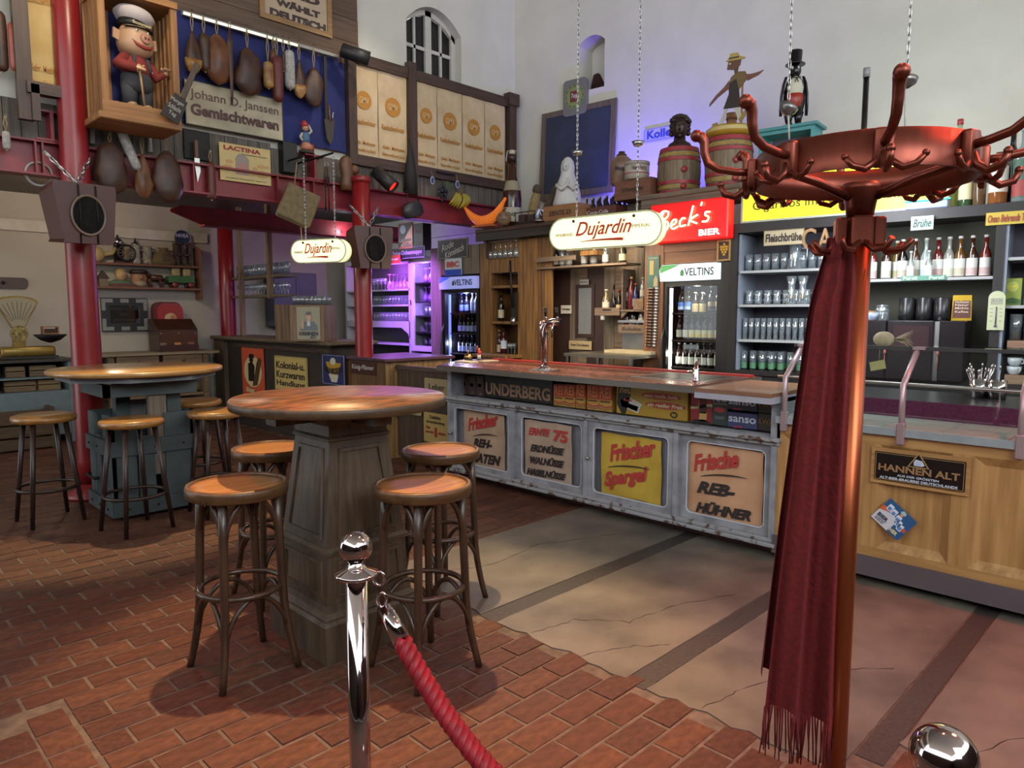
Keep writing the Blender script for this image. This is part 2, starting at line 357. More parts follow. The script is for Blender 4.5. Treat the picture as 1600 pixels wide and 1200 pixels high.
# ---- left wall above the beam, with an arched window
def wall_with_hole(mb, x0, x1, z0, z1, y0, y1, hx0, hx1, hz0, hz1, rise):
    mb.box(x0, hx0, y0, y1, z0, z1); mb.box(hx1, x1, y0, y1, z0, z1); mb.box(hx0, hx1, y0, y1, z0, hz0); mb.box(hx0, hx1, y0, y1, hz1, z1)
    n = 12; hw = (hx1-hx0)/2; cx = (hx0+hx1)/2
    if rise:
        for i in range(n):
            a = hx0+(hx1-hx0)*i/n; c = hx0+(hx1-hx0)*(i+1)/n
            za = hz1-rise*((a-cx)/hw)**2; zc = hz1-rise*((c-cx)/hw)**2
            mb.prism([(a, za), (c, zc), (c, hz1), (a, hz1)], y0, y1)
    return mb
a = LW.p(636, 130); b_ = LW.p(721, 136); t_ = LW.p(682, 14)
wx0, wx1, wz0, wz1 = a.x, b_.x, (a.z+b_.z)/2-.02, t_.z
wl = MB(); wall_with_hole(wl, -3, 6.88, 2.86, 7.2, 6.8, 7.1, wx0, wx1, wz0, wz1, .22)
struct(wl.build('wall_left', M_white))
win = thing('window_1', 'white arched muntin window with eight dark panes high in the white wall', 'window'); struct(win)
M_winw = mat('window_white_paint', '#b9b5ac', .6, var=.08)
M_pane = mat('dark_window_glass', '#150f12', .12, var=.3, scale=4)
def archz(x): hw = (wx1-wx0)/2; return wz1-.22*((x-(wx0+wx1)/2)/hw)**2
fm = MB(); cx = (wx0+wx1)/2; W_ = wx1-wx0
def up(xc, t, y0, y1):
    fm.prism([(xc-t/2, wz0), (xc+t/2, wz0), (xc+t/2, archz(xc+t/2)), (xc-t/2, archz(xc-t/2))], y0, y1)
for xc, t in ((wx0+.03, .06), (wx1-.03, .06), (cx, .09)): up(xc, t, 6.92, 6.99)
for xc in (wx0+.06+(W_/2-.105)/2+.0, wx1-.06-(W_/2-.105)/2): up(xc, .03, 6.93, 6.98)
fm.box(wx0, wx1, 6.92, 6.99, wz0, wz0+.05)
zm = wz0+(wz1-wz0)*.50
fm.box(wx0, wx1, 6.93, 6.98, zm-.02, zm+.02)
for i in range(12):
    p = wx0+W_*i/12; q = wx0+W_*(i+1)/12
    fm.prism([(p, archz(p)-.06), (q, archz(q)-.06), (q, archz(q)), (p, archz(p))], 6.92, 6.99)
fm.build('window_frame', M_winw, win)
xs = [wx0+.06, wx0+.06+(W_/2-.105)/2, cx-.045, cx+.045, wx1-.06-(W_/2-.105)/2, wx1-.06]
for i in (0, 1, 3, 4):
    x0, x1 = xs[i]+(.015 if i in (1, 4) else 0), xs[i+1]-(.015 if i in (0, 3) else 0)
    for lo in (1, 0):
        b = MB()
        if lo: b.box(x0, x1, 6.955, 6.96, wz0+.05, zm-.02)
        else: b.prism([(x0, zm+.02), (x1, zm+.02), (x1, archz(x1)-.06), (x0, archz(x0)-.06)], 6.955, 6.96)
        b.build('pane', M_pane, win)
b = MB(); b.box(wx0-.02, wx1+.02, 6.77, 6.99, wz0-.03, wz0); b.build('window_sill', wood('sill_wood', '#6b4a30', '#8a6444'), win)
# ---- right wall with a small niche window
rw_o = RW.o
n0 = (RW.p(905, 62)-rw_o).dot(RW.ax); n1 = (RW.p(945, 62)-rw_o).dot(RW.ax); nz1 = RW.p(925, 55).z; nz0 = RW.p(930, 138).z
wr = MB(); wall_with_hole(wr, 0, 11, 0, 7.2, 0, .3, n0, n1, nz0, nz1, .08)
o = struct(wr.build('wall_right', M_white, None, rw_o, RW.yaw))
nb = MB(); nb.box(n0-.05, n1+.05, .29, .36, nz0-.05, nz1+.05); nw = struct(nb.build('window_2', M_white, None, rw_o, RW.yaw))
nb = MB(); nb.prism([(n0, nz0), (n1, nz0), (n1, nz0+.36), (n1-.08, nz0+.33), (n1-.13, nz0+.2), (n0+.2, nz0+.1), (n0+.12, nz0+.26), (n0+.06, nz0+.25)], .23, .289); nb.build('broken_plaster', mat('soot_brick', '#3a1d1c', .9, var=.4, scale=12), nw)
b = MB(); b.box(-6, 9, -6, 7.2, 7.2, 7.4); struct(b.build('ceiling_main', mat('room_ceiling', '#8f8a80', .9)))
b = MB(); b.box(-3.4, -3.2, -3.4, 6.8, 0, 2.9); struct(b.build('wall_front', mat('light_block_dark', '#3a2c22', .7))); b = MB(); b.box(-3.2, 7.9, -3.4, -3.2, 0, 2.9); struct(b.build('wall_light_block_right', MATS['light_block_dark']))  # low dark walls out of view, added to cut the frontal ambient light
# ---- rooms under the gallery
M_back = mat('back_wall_plaster', '#a59c8f', .9, var=.07, scale=2, bump=.1)
b = MB(); b.box(-3, 7.3, 10.2, 10.35, 0, 3.1); struct(b.build('wall_back', M_back))
b = MB(); b.box(-3, 4.1, 10.185, 10.2, 0, .95); struct(b.build('wall_back_dado', mat('grey_dado_paint', '#6f6e70', .8, var=.08)))
b = MB(); b.box(6.75, 6.95, 6.8, 10.2, 0, 3.1); struct(b.build('wall_bar', mat('bar_back_wall', '#5b5a5c', .85)))
b = MB(); b.box(-3, 7, 7.05, 10.3, 2.92, 3.05); struct(b.build('ceiling', wood('gallery_underside', '#2a201a', '#3d2f26', 1, 2)))
# white board band on the back wall
a = BK.rect(0, 339, 322, 380)
pa = BK.p(-60, 336); pb = BK.p(322, 366); pc = BK.p(322, 374)
b = MB(); b.box(-2, pb.x, 10.16, 10.2, pc.z-.06, pb.z); struct(b.build('trim_1', mat('band_board', '#b4aca0', .8)))
# ---- white boards behind the back bar
t = thing('board_wall', 'white horizontal boards on the wall behind the glass shelf', 'wall'); struct(t)
WB = Fr(6.7, 0, -PI/2)
q0 = WB.p(360, 400); q1 = WB.p(640, 400)
for k in range(9):
    z = 1.2+k*.2; b = MB(); b.box(6.66, 6.7+random.uniform(-.004, .004), 6.9, 10.2, z, z+.193); b.build('board', mat('white_board', '#b6b8b8', .7, var=.06), t)
# ================================================================== FURNITURE IN THE ROOM
def atF(x, y, f):
    d = ray(x, y); s = math.sqrt(.5); return CAM+d*(f/((d.x+d.y)*s))
M_oldwood = wood('stool_wood', '#2c1c12', '#4a3220', 2, 3, .38, .1, .2)
M_seat = wood('stool_seat_veneer', '#7a4d26', '#a06c34', 0, 2, .5, .06, 0)
M_rim = wood('stool_rim', '#402916', '#5f4226', 0, 2, .4)
def bentwood():
    p = Proto(); b = MB(); n = 36
    b.lathe([(.17, .755), (.196, .752), (.203, .757), (.204, .79), (.200, .799), (.190, .802), (.183, .797), (.18, .77), (.17, .755)], n); p.add('rim', b, M_rim)
    b = MB(); b.lathe([(0, .758), (.182, .758), (.184, .793), (.12, .789), (0, .786)], n); p.add('seat', b, M_seat)
    H = .165
    legs = []
    for sx, sy in ((-1, -1), (1, -1), (1, 1), (-1, 1)):
        def pt(z, sx=sx, sy=sy):
            k = .112+.022*(1-z/.78)+.03*max(0, (.30-z)/.30)**1.6
            return (sx*k, sy*k, z)
        b = MB(); zs = [0, .05, .1, .16, .22, .3, .45, .6, .77]
        b.tube([pt(z) for z in zs], [.0145, .015, .0155, .016, .0165, .017, .0175, .018, .018], 10); p.add('leg', b, M_oldwood); legs.append(pt)
    b = MB(); b.tube([(.168*math.cos(2*PI*i/36), .168*math.sin(2*PI*i/36), .36) for i in range(36)], .0125, 8, True); p.add('foot_ring', b, M_oldwood)
    for i in range(4):
        A = legs[i]; B = legs[(i+1) % 4]; b = MB()
        pa, pb = Vector(A(.55)), Vector(B(.55)); qa, qb = Vector(A(.70)), Vector(B(.70))
        pts = []
        for k in range(15):
            t = k/14; x = pa.lerp(pb, t); s_ = math.sin(PI*t); top = .55+.205*s_**.55
            pts.append((x.x*(1+.06*s_), x.y*(1+.06*s_), top))
        b.tube(pts, .0115, 7); p.add('bentwood_arch', b, M_oldwood)
        b = MB(); pts = []; pa, pb = Vector(A(.16)), Vector(B(.16))
        for k in range(13):
            t = k/12; x = pa.lerp(pb, t); s_ = math.sin(PI*t); pts.append((x.x, x.y, .16+.185*s_**.6))
        b.tube(pts, .0105, 7); p.add('bentwood_arch', b, M_oldwood)
    return p
BS = bentwood()
for (x, y), lab in (((1.24, 2.855), 'bentwood bar stool nearest the camera on the left of the dark pedestal table'),
                    ((1.783, 2.308), 'bentwood bar stool right behind the chrome rope post with orange-lit seat'),
                    ((2.305, 2.83), 'bentwood bar stool between the dark pedestal table and the white bar cabinet'),
                    ((1.712, 3.50), 'bentwood bar stool hidden in shade behind the left side of the pedestal table')):
    BS.place('bar_stool', lab, 'stool', (x, y, 0), 0, 'bentwood stools at the pedestal table')
# ---- dark pedestal table
M_tab = wood('pedestal_oak', '#3a2e23', '#584736', 2, 3, .5, .1)
M_top = mat('table_top_veneer', '#452a17', .42, 0, 0, 9, .04, stretch=(1, 3, 1), col2='#7d4c27', detail=8, lo=.4, hi=.6, coat=.0)
t = thing('pedestal_table', 'round high table with worn brown top on dark panelled square pedestal', 'table', (1.735, 2.855, 0))
def sq(mb, hs, mx=None):
    """square loft through (half, z)"""
    mb.loft([[(-h, -h, z), (h, -h, z), (h, h, z), (-h, h, z)] for h, z in hs], True, False, mx)
b = MB(); sq(b, [(.252, 0), (.252, .165)]); pl = b.build('plinth', M_tab, t)
b = MB(); sq(b, [(.252, .165), (.24, .18), (.24, .19), (.222, .21), (.218, .24)]); b.build('moulding', M_tab, t)
b = MB(); sq(b, [(.212, .24), (.205, .46)]); b.build('lower_column', M_tab, t)
b = MB(); sq(b, [(.218, .46), (.218, .475), (.205, .49)]); b.build('moulding', M_tab, t)
b = MB(); sq(b, [(.20, .49), (.150, .94)]); b.build('column', M_tab, t)
b = MB(); sq(b, [(.150, .94), (.160, .945), (.160, .955), (.151, .965), (.150, 1.01), (.165, 1.03), (.19, 1.05), (.19, 1.065)]); b.build('capital', M_tab, t)
for k in range(4):
    R = Matrix.Rotation(k*PI/2, 4, 'Z')
    def face(z): return -(.20-(z-.49)*.05/.45) if z > .48 else -(.212-(z-.24)*.007/.22)
    for z0, z1, m_ in ((.52, .91, .045), (.27, .43, .04)):
        b = MB(); ha, hb = -face(z0)-m_, -face(z1)-m_
        ring = [(-ha, z0), (ha, z0), (hb, z1), (-hb, z1)]; inn = [(-ha+.016, z0+.016), (ha-.016, z0+.016), (hb-.016, z1-.016), (-hb+.016, z1-.016)]
        v = [(x, face(z)-.0, z) for x, z in ring]+[(x*.98, face(z)-.010, z) for x, z in ring]+[(x, face(z)-.010, z) for x, z in inn]+[(x, face(z)+.0, z) for x, z in inn]
        b.add(v, [(i, (i+1) % 4, 4+(i+1) % 4, 4+i) for i in range(4)]+[(4+i, 4+(i+1) % 4, 8+(i+1) % 4, 8+i) for i in range(4)]+[(8+i, 8+(i+1) % 4, 12+(i+1) % 4, 12+i) for i in range(4)], False, R)
        b.build('panel_frame', M_tab, t)
b = MB(); b.box(-.34, .34, -.045, .045, 1.02, 1.075); b.box(-.045, .045, -.34, .34, 1.02, 1.075); b.build('cross_bearer', M_tab, t)
b = MB(); b.lathe([(.465, 1.075), (.482, 1.08), (.484, 1.112), (.478, 1.119)], 64); b.build('table_edge', wood('table_edge_wood', '#38291c', '#523f2b', 0, 2, .45), t)
b = MB(); b.lathe([(0, 1.112), (.4775, 1.112), (.477, 1.1205), (0, 1.1215)], 64); b.build('table_top', M_top, t)
# ---- plank crate table
M_crate = mat('grey_green_crate_paint', '#3c4546', .6, var=.2, scale=7, bump=.1)
M_pine = wood('pine_top', '#8a6233', '#a87f4a', 0, 1.6, .3, .05, .3)
t = thing('crate_table', 'round high table with pale wooden top on grey painted plank crate base', 'table', (1.80, 5.84, 0))
b = MB(); b.lathe([(.585, 1.052), (.60, 1.06), (.60, 1.082), (.59, 1.088), (0, 1.09)], 64); b.lathe([(0, 1.052), (.585, 1.052)], 64); b.build('table_top', M_pine, t)
b = MB(); b.prismz([(.52*math.cos(PI/8+k*PI/4)*1.05, .52*math.sin(PI/8+k*PI/4)*1.05) for k in range(8)], 1.012, 1.052); b.build('under_board', mat('grey_board', '#6d6f74', .7), t)
for k in range(4):
    R = Matrix.Rotation(k*PI/2, 4, 'Z'); hh = .285
    for x0, x1 in ((-.285, -.125), (-.115, .0), (.075, .285)):
        b = MB(); b.box(x0, x1, -hh, -hh+.022, .02, .76 if x0 != -.115 else .60, R); b.build('plank', M_crate, t)
    b = MB(); b.box(-.30, .30, -hh-.022, -hh, .47, .58, R); b.build('rail', M_crate, t)
    b = MB(); b.box(-.30, .30, -hh-.022, -hh, .03, .14, R); b.build('rail', M_crate, t)
    b = MB()
    for x in (-.2, 0, .2):
        b.ball((x, -hh-.024, .08), .009, 8, 4, mx=R); b.ball((x, -hh-.024, .52), .009, 8, 4, mx=R)
    b.build('bolt_heads', M_iron, t)['kind'] = 'stuff'
b = MB(); b.box(-.02, .10, -.27, -.22, .30, 1.012); b.build('post', wood('grey_post', '#5c5044', '#7a6c5d', 2, 2, .8), t)
for x, y in ((-.1, .1), (.2, -.1)):
    b = MB(); b.box(x-.05, x+.05, y-.05, y+.05, .02, 1.012); b.build('inner_post', M_crate, t)
b = MB(); b.box(-.32, .32, -.30, -.26, .90, .99); b.box(-.32, -.28, -.3, .3, .90, .99); b.build('cross_bearer', M_crate, t)
b = MB(); b.box(-.28, .28, -.28, .28, .02, .05); b.build('bottom_board', M_crate, t)
b = MB(); b.tube([(-.33, -.1, .3), (-.36, -.1, .3), (-.36, .1, .3), (-.33, .1, .3)], .012, 6); b.build('iron_handle', M_iron, t)
# ---- stools with thick round seats
M_dleg = mat('dark_worn_leg', '#2a1a14', .4, var=.3, scale=14)
M_pseat = wood('pine_seat', '#7d5226', '#9c6e38', 0, 2, .33, .05, .25)
def round_stool():
    p = Proto(); b = MB(); b.lathe([(.17, .725), (.197, .732), (.205, .752), (.200, .772), (.185, .779), (0, .777)], 32); p.add('seat', b, M_pseat)
    for sx, sy in ((-1, -1), (1, -1), (1, 1), (-1, 1)):
        b = MB(); b.tube([(sx*.165, sy*.165, 0), (sx*.10, sy*.10, .74)], [.0145, .0185], 10); p.add('leg', b, M_dleg)
    b = MB(); b.tube([(.195*math.cos(2*PI*i/32), .195*math.sin(2*PI*i/32), .255) for i in range(32)], .012, 8, True); p.add('foot_ring', b, M_dleg)
    return p
RS = round_stool()
for (x, y, r), lab in (((1.19, 5.93, .1), 'round-seated wooden stool with dark legs, leftmost at the crate table'),
                       ((1.565, 5.26, .2), 'round-seated wooden stool with dark legs standing in front of the crate base'),
                       ((2.16, 5.29, .0), 'round-seated wooden stool with scuffed legs at the right of the crate table'),
                       ((2.30, 6.05, .15), 'round-seated wooden stool half hidden at the far right behind the crate table')):
    RS.place('round_stool', lab, 'stool', (x, y, 0), r, 'round-seated stools at the crate table')
# ---- coat stand
M_brass = mat('red_lit_brass', '#6e3426', .36, .75, .1, 3, stretch=(30, 30, .6))  # red lamp light is put into this brass colour
M_chrome = flat('chrome', '#bcaeae', .07, 1.0)  # pinkish tint stands in for the room's reflection
M_chrome2 = flat('brushed_steel', '#a8a6a4', .28, 1.0)
t = thing('coat_stand', 'tall brass coat stand with a ring of curved hooks in the right foreground', 'coat stand', (1.519, .532, 0))
b = MB(); b.cyl(.0245, .02, 1.72, 28); b.build('pole', mat('polished_brass', '#8a4526', .3, .8, .1, 3, stretch=(30, 30, .6)), t)
b = MB(); b.lathe([(.19, 0), (.19, .012), (.06, .03), (.03, .06), (.0, .06)], 36); b.build('base', M_brass, t)
b = MB(); b.lathe([(.0245, 1.69), (.028, 1.71), (.034, 1.745), (.034, 1.757), (.0, 1.757)], 24); b.build('collar', M_brass, t)
R_ = .20; z0, z1 = 1.754, 1.818
b = MB(); b.lathe([(R_, z0), (R_, z1), (R_-.006, z1), (R_-.006, z0), (R_, z0)], 64); b.build('ring', M_brass, t)
for k in range(3):
    a = k*2*PI/3+.5; b = MB(); b.tube([(.03*math.cos(a), .03*math.sin(a), 1.73), (R_*.5*math.cos(a), R_*.5*math.sin(a), 1.755), (R_*math.cos(a), R_*math.sin(a), 1.78)], .009, 8); b.build('spoke', M_brass, t)
hk = MB()
def hookmesh():
    b = MB(); b.bbox(-.002, .018, -.016, .016, z0-.005, z1-.002, .005, 2)
    b.tube([(.012, 0, 1.79), (.04, 0, 1.793), (.075, 0, 1.80), (.098, 0, 1.814), (.105, 0, 1.836), (.106, 0, 1.857), (.112, 0, 1.869), (.122, 0, 1.872)], [.008, .008, .008, .0085, .009, .0095, .0115, .011], 9)
    b.ball((.122, 0, 1.872), .0130, 10, 6)
    b.tube([(.012, 0, 1.775), (.02, 0, 1.755), (.04, 0, 1.742), (.062, 0, 1.748), (.07, 0, 1.766)], [.008, .008, .0075, .007, .0065], 8); b.ball((.07, 0, 1.768), .008, 8, 5)
    for s in (-1, 1):
        b.tube([(.01, s*.006, 1.764), (.018, s*.03, 1.746), (.022, s*.05, 1.752), (.024, s*.062, 1.766)], [.0065, .0065, .006, .005], 7); b.ball((.024, s*.062, 1.767), .0065, 8, 5)
    return b.mesh('hook', M_brass)
hm = hookmesh()
for k in range(8):
    a = math.radians(208+45*k); obj('hook', hm, t, (R_*math.cos(a), R_*math.sin(a), 0), (0, 0, a))
for k in range(4):
    b = MB(); a = math.radians(208+90*k); T = Matrix.Rotation(a, 4, 'Z')
    b.bbox(.022, .046, -.02, .02, 1.632, 1.69, .004, 1, T)
    for s in (-1, 1): b.tube([(.04, s*.004, 1.64), (.055, s*.02, 1.622), (.075, s*.036, 1.624), (.088, s*.044, 1.642)], [.007, .0065, .006, .0055], 8, mx=T)
    b.build('lower_hook', M_brass, t)
# ---- red fringed scarf hanging from the lower hooks
M_scarf = mat('red_wool', '#5e090c', .92, var=.22, scale=90, bump=.3)
so = atF(1275, 700, 1.42); sx0 = Vector((1.519, .532, 0))
rt = Vector((math.sqrt(.5), -math.sqrt(.5), 0)); fw = Vector((math.sqrt(.5), math.sqrt(.5), 0))
sc_t = thing('scarf', 'long dark red fringed wool scarf hanging from the brass coat stand', 'scarf', (1.519, .532, 0), -PI/4)
def scarf(u, v):
    # local x = right in the picture, local y = away; u across 0..1, v 0 bottom..1 top
    z = .66+v*(1.655-.66); k = (1-v)
    x0 = -.165+.0*k-.0+(.072 if v > .9 else .085*v); x1 = -.012
    if v > .86: q = (v-.86)/.14; x0 = x0+(.045)*q**1.2
    x = x0+(x1-x0)*u
    fold = .017*math.sin(u*13.5+.8*math.sin(v*3))+.005*math.sin(u*29+v*2.0)
    top = max(0, (v-.9)/.1)
    return (x, -.03+fold*(.5+.7*k)+.03*top*top, z+.012*math.sin(u*7)*k)
b = MB(); b.grid(scarf, 60, 40); ly = b.build('cloth', M_scarf, sc_t)
b.v = []; 
b2 = MB(); b2.grid(lambda u, v: (lambda p: (p[0]*1.0+.004, p[1]+.035+.01*math.sin(u*23), p[2]+.06*(1-v)))(scarf(u, v)), 40, 24); b2.build('cloth_back_layer', M_scarf, sc_t)
fr_ = MB(); random.seed(3)
for k in range(46):
    u = (k+.5)/46; p = Vector(scarf(u, 0)); ln = random.uniform(.075, .12); dx = random.uniform(-.008, .008)
    fr_.tube([p, p+Vector((dx*.5, random.uniform(-.004, .004), -ln*.5)), p+Vector((dx, random.uniform(-.006, .006), -ln))], [.0022, .0018, .0014], 5)
o = fr_.build('fringe', M_scarf, sc_t); o['kind'] = 'stuff'
# ---- rope posts and rope
def stanchion(loc, lab):
    t = thing('rope_post', lab, 'rope post', loc)
    b = MB(); b.cyl(.0245, .03, .915, 28); b.build('post', M_chrome, t)
    b = MB(); b.lathe([(.165, 0), (.165, .012), (.15, .02), (.05, .035), (.026, .05)], 36); b.build('base', M_chrome, t)
    b = MB(); b.lathe([(.0245, .90), (.0475, .907), (.05, .911), (.0475, .916), (.024, .924), (.018, .934), (.012, .945), (.012, .957), (.018, .963)], 32); b.build('collar', M_chrome, t)
    b = MB(); b.ball((0, 0, .972+.0), .0375, 36, 24); b.build('ball_finial', M_chrome, t); return t
q1 = atF(556, 870, 1.56); q2 = atF(1474, 1193, .80)
stanchion((q1.x, q1.y, 0), 'chrome rope post with ball finial in front of the pedestal table'); stanchion((q2.x, q2.y, 0), 'chrome rope post whose ball finial shows at the bottom right edge')
M_rope = mat('crimson_rope', '#86081a', .55, var=.25, scale=40)
t = thing('barrier_rope', 'twisted crimson barrier rope with chrome clasp hanging from the chrome post', 'rope', (0, 0, 0))
A = Vector((q1.x, q1.y, .895))+rt*.045; B = Vector((q2.x, q2.y, .895))-rt*.045+fw*.01
def ropep(k): p = A.lerp(B, k); p.z = .875-1.9*.62*k*(1-k)+.0; return p
N_ = 150
for s in range(3):
    pts = []
    for i in range(N_+1):
        k = .085+.86*i/N_; p = ropep(k); q = ropep(min(1, k+.005)); tg = (q-p).normalized(); n1_ = tg.orthogonal().normalized(); n2 = tg.cross(n1_)
        a = 2*PI*(i/N_*20+s/3); pts.append(p+n1_*(.0125*math.cos(a))+n2*(.0125*math.sin(a)))
    b = MB(); b.tube(pts, .0108, 7); b.build('rope_strand', M_rope, t)
b = MB(); b.tube([ropep(.03), ropep(.085)], [.017, .02], 16); b.build('end_cap', M_chrome, t)
b = MB(); c = Vector((q1.x, q1.y, .912))+rt*.052
b.tube([c+rt*(.013*math.cos(a))+Vector((0, 0, .016*math.sin(a)-.012)) for a in lin(0, 2*PI, 17)[:-1]], .0032, 6, True)
c2 = ropep(.02); b.tube([c2+rt*(.010*math.cos(a))+Vector((0, 0, .017*math.sin(a)+.004)) for a in lin(0, 2*PI, 17)[:-1]], .0035, 6, True); b.build('clasp', M_chrome, t)
# ================================================================== THE BAR
M_barw = mat('worn_white_gloss', '#74747a', .5, 0, 0, 7, .12, col2='#94949a', detail=9, lo=.35, hi=.6)
M_barw2 = mat('chipped_white_ledge', '#4d3426', .6, 0, 0, 16, .35, col2='#8d8d90', detail=10, lo=.36, hi=.44)
M_bin = mat('bar_inner_panel', '#77757f', .6, var=.1, scale=6)
BX = 4.12; BY = 3.40
t = thing('bar_cabinet', 'long white painted bar cabinet with four glazed-style doors and chipped ledges', 'bar', (BX, BY, 0), -PI/2); bar = t
b = MB(); b.box(-1.52, 1.54, .09, .62, .07, .72); b.build('body', M_bin, t)
b = MB(); b.box(-1.53, 1.55, .12, .6, 0, .075); b.build('kick_board', mat('red_brown_kick', '#4c2321', .7), t)
b = MB(); b.bbox(-1.55, 1.56, -.035, .1, .072, .098, .006); b.bbox(-1.545, 1.555, -.015, .1, .098, .125, .005); b.build('bottom_ledge', M_barw2, t)
b = MB(); b.bbox(-1.56, 1.57, -.045, .14, .725, .75, .006); b.bbox(-1.55, 1.56, -.02, .12, .70, .727, .006); b.build('middle_ledge', M_barw2, t)
b = MB()
for k in range(3): b.box(-1.55, 1.56, -.03+.05*k, -.022+.05*k, .75, .7535)
b.build('ledge_groove', M_barw, t)['kind'] = 'stuff'
xs = [-1.52, -.70, .07, .85, 1.53]
for i in range(4):
    x0, x1 = xs[i], xs[i+1]; fwd = i in (0, 2)
    y0 = .0 if fwd else .022
    b = MB(); ring_mb(b, x0+.012, x1-.012, .125, .70, x0+.065, x1-.065, .165, .655, .035, y0, y0+.03); d = b.build('door', M_barw, t)
    b = MB(); b.box(x0+.02, x1-.02, y0+.075, y0+.085, .13, .70); b.build('door_panel', M_bin, d)
    b = MB(); inn = [(x, y0+.004, z) for x, z in rrect(x0+.067, x1-.067, .167, .653, .034, 4)]; b.tube(inn, .005, 6, True); b.build('bead', mat('bead_white', '#b9bcc4', .4, var=.05), d)
    if i in (0, 2):
        b = MB(); kx = x0+.035; b.tube([(kx, y0, .42), (kx, y0-.03, .42)], .006, 8); b.ball((kx, y0-.035, .42), .013, 10, 6, sy=.6); b.tube([(kx-.02, y0-.028, .42), (kx+.02, y0-.028, .42)], .005, 6); b.build('latch_knob', M_chrome2, d)
for x in xs:
    b = MB(); b.box(x-.018, x+.018, -.012, .05, .125, .70); b.build('post', M_barw, t)
b = MB(); b.box(-1.55, -1.50, .0, .7, .75, .99); b.build('upper_end', M_barw, t); b = MB(); b.box(1.5, 1.56, .0, .6, .75, .99); b.build('upper_end', M_barw, t)
b = MB(); b.box(-1.5, 1.5, .36, .40, .74, .99); b.build('shelf_back', flat('shelf_back_dark', '#1c1613', .9), t)
# counter slab
M_fascia = mat('counter_fascia', '#5d564f', .4, .3, .12, 4, stretch=(1, 8, 8))
M_copper = mat('copper_top', '#7d4a3a', .27, .85, 0, 30, .25, col2='#a9705c', lo=.4, hi=.6)
b = MB(); b.prismz([(-1.53, -.14), (1.05, -.14), (1.05, .80), (-1.90, .80), (-1.92, .48)], .992, 1.034); b.build('counter_slab', M_fascia, t)
b = MB(); b.prismz([(-1.52, -.13), (1.045, -.13), (1.045, .79), (-1.89, .79), (-1.91, .48)], 1.034, 1.04); ct = b.build('copper_sheet', M_copper, t)
b = MB()
for k in range(26):
    x = -1.45+k*.065; b.tube([(x, -.02, 1.0405), (x+.30, .52, 1.0405)], .0022, 4)
b.build('pressed_ribs', M_copper, t)['kind'] = 'stuff'
b = MB(); b.box(-1.7, 1.0, .70, .78, 1.04, 1.052); b.build('red_edge_strip', mat('red_lino', '#8a1f1c', .4), t)
# sink
b = MB(); ring_mb(b, -.0, 1, 0, 1, .05, .95, .05, .95, .04, 0, 1); b = MB()
b.box(.38, .98, .12, .62, 1.041, 1.043); b.build('sink_rim', M_chrome2, t)
b = MB(); b.box(.42, .94, .16, .58, 1.0431, 1.0441); b.build('sink_shade_sheet', flat('sink_shadow', '#1f1a18', .4, .6), t)  # flat dark sheet stands in for the shade inside the basin
# timber leaf at the right
b = MB(); b.box(1.05, 1.56, -.14, .62, 1.005, 1.028); b.build('timber_leaf', wood('leaf_wood', '#6f4a35', '#8d6247', 0, 2, .35, .05, .2), t)
b = MB(); b.box(1.052, 1.56, -.135, .6, .965, 1.005); b.build('white_apron', mat('apron_white', '#9c98a4', .5), t)
def poster(px, name, lab, col, col2, lines, wave=.006):
    c, wd, h = BF.rect(*px, out=-.055); t = thing(name, lab, 'poster', c, -PI/2, 'hand-lettered posters in the bar doors')
    b = MB(); b.grid(lambda u, v: (-wd/2+wd*u+.004*math.sin(v*9+u*3), .004*math.sin(u*7+v*5), h*v+.004*math.sin(u*11)), 14, 14)
    b.grid(lambda u, v: (-wd/2+wd*u+.004*math.sin(v*9+u*3), .004*math.sin(u*7+v*5)+.003, h*v+.004*math.sin(u*11)), 14, 14)
    b.build('paper', mat(name+'_'+col[1:], col, .8, 0, 0, 5, .05, col2=col2, detail=6), t)
    red, blk = P('#a8322c'), P('#2a211f')
    for s, x, z, w_, h_, cc, sh, ti in lines:
        if s == '~':
            b = MB(); pts = [(wd*(x-w_/2+w_*k/12), -.012, h*(z-.13*((k/12-.8)**2))) for k in range(13)]
            b.tube(pts, [.0015+.004*math.sin(PI*k/12) for k in range(13)], 5); b.build('brush_stroke', blk, t)
        else: txt(t, s, wd*x, h*z, wd*w_, h*h_, -.008, red if cc else blk, .04 if cc else .05, sh, ti)
    return t
poster((725, 636, 789, 738), 'paper_poster', 'paper poster with red and black hand lettering about venison, leftmost bar door', '#9d7f68', '#b79a80',
       [('Frischer', -.02, .79, .78, .22, 1, .45, .24), ('~', .05, .60, .6, 1, 0, 0, 0), ('REH-', -.02, .42, .46, .15, 0, .35, .03), ('BRATEN', .0, .16, .84, .17, 0, .35, .03)])
poster((820, 655, 893, 760), 'paper_poster', 'stained paper poster listing three kinds of nuts, second bar door', '#957d6b', '#b09884',
       [('ERNTE', -.17, .82, .46, .13, 1, .35, .04), ('75', .28, .80, .30, .2, 1, .1, 0), ('ERDNÜSSE', .0, .55, .72, .15, 0, .35, .03), ('WALNÜSSE', .0, .34, .72, .15, 0, .35, .03), ('HASELNÜSSE', -.02, .13, .84, .14, 0, .35, .03)])
poster((940, 675, 1032, 800), 'paper_poster', 'torn yellow poster with red lettering about asparagus, third bar door', '#a8872c', '#c3a23c',
       [('Frischer', .03, .80, .8, .25, 1, .45, .24), ('~', -.02, .58, .7, 1, 0, 0, 0), ('Spargel', -.06, .38, .78, .27, 1, .45, .26), ('~', 0, .10, .7, 1, 0, 0, 0)])
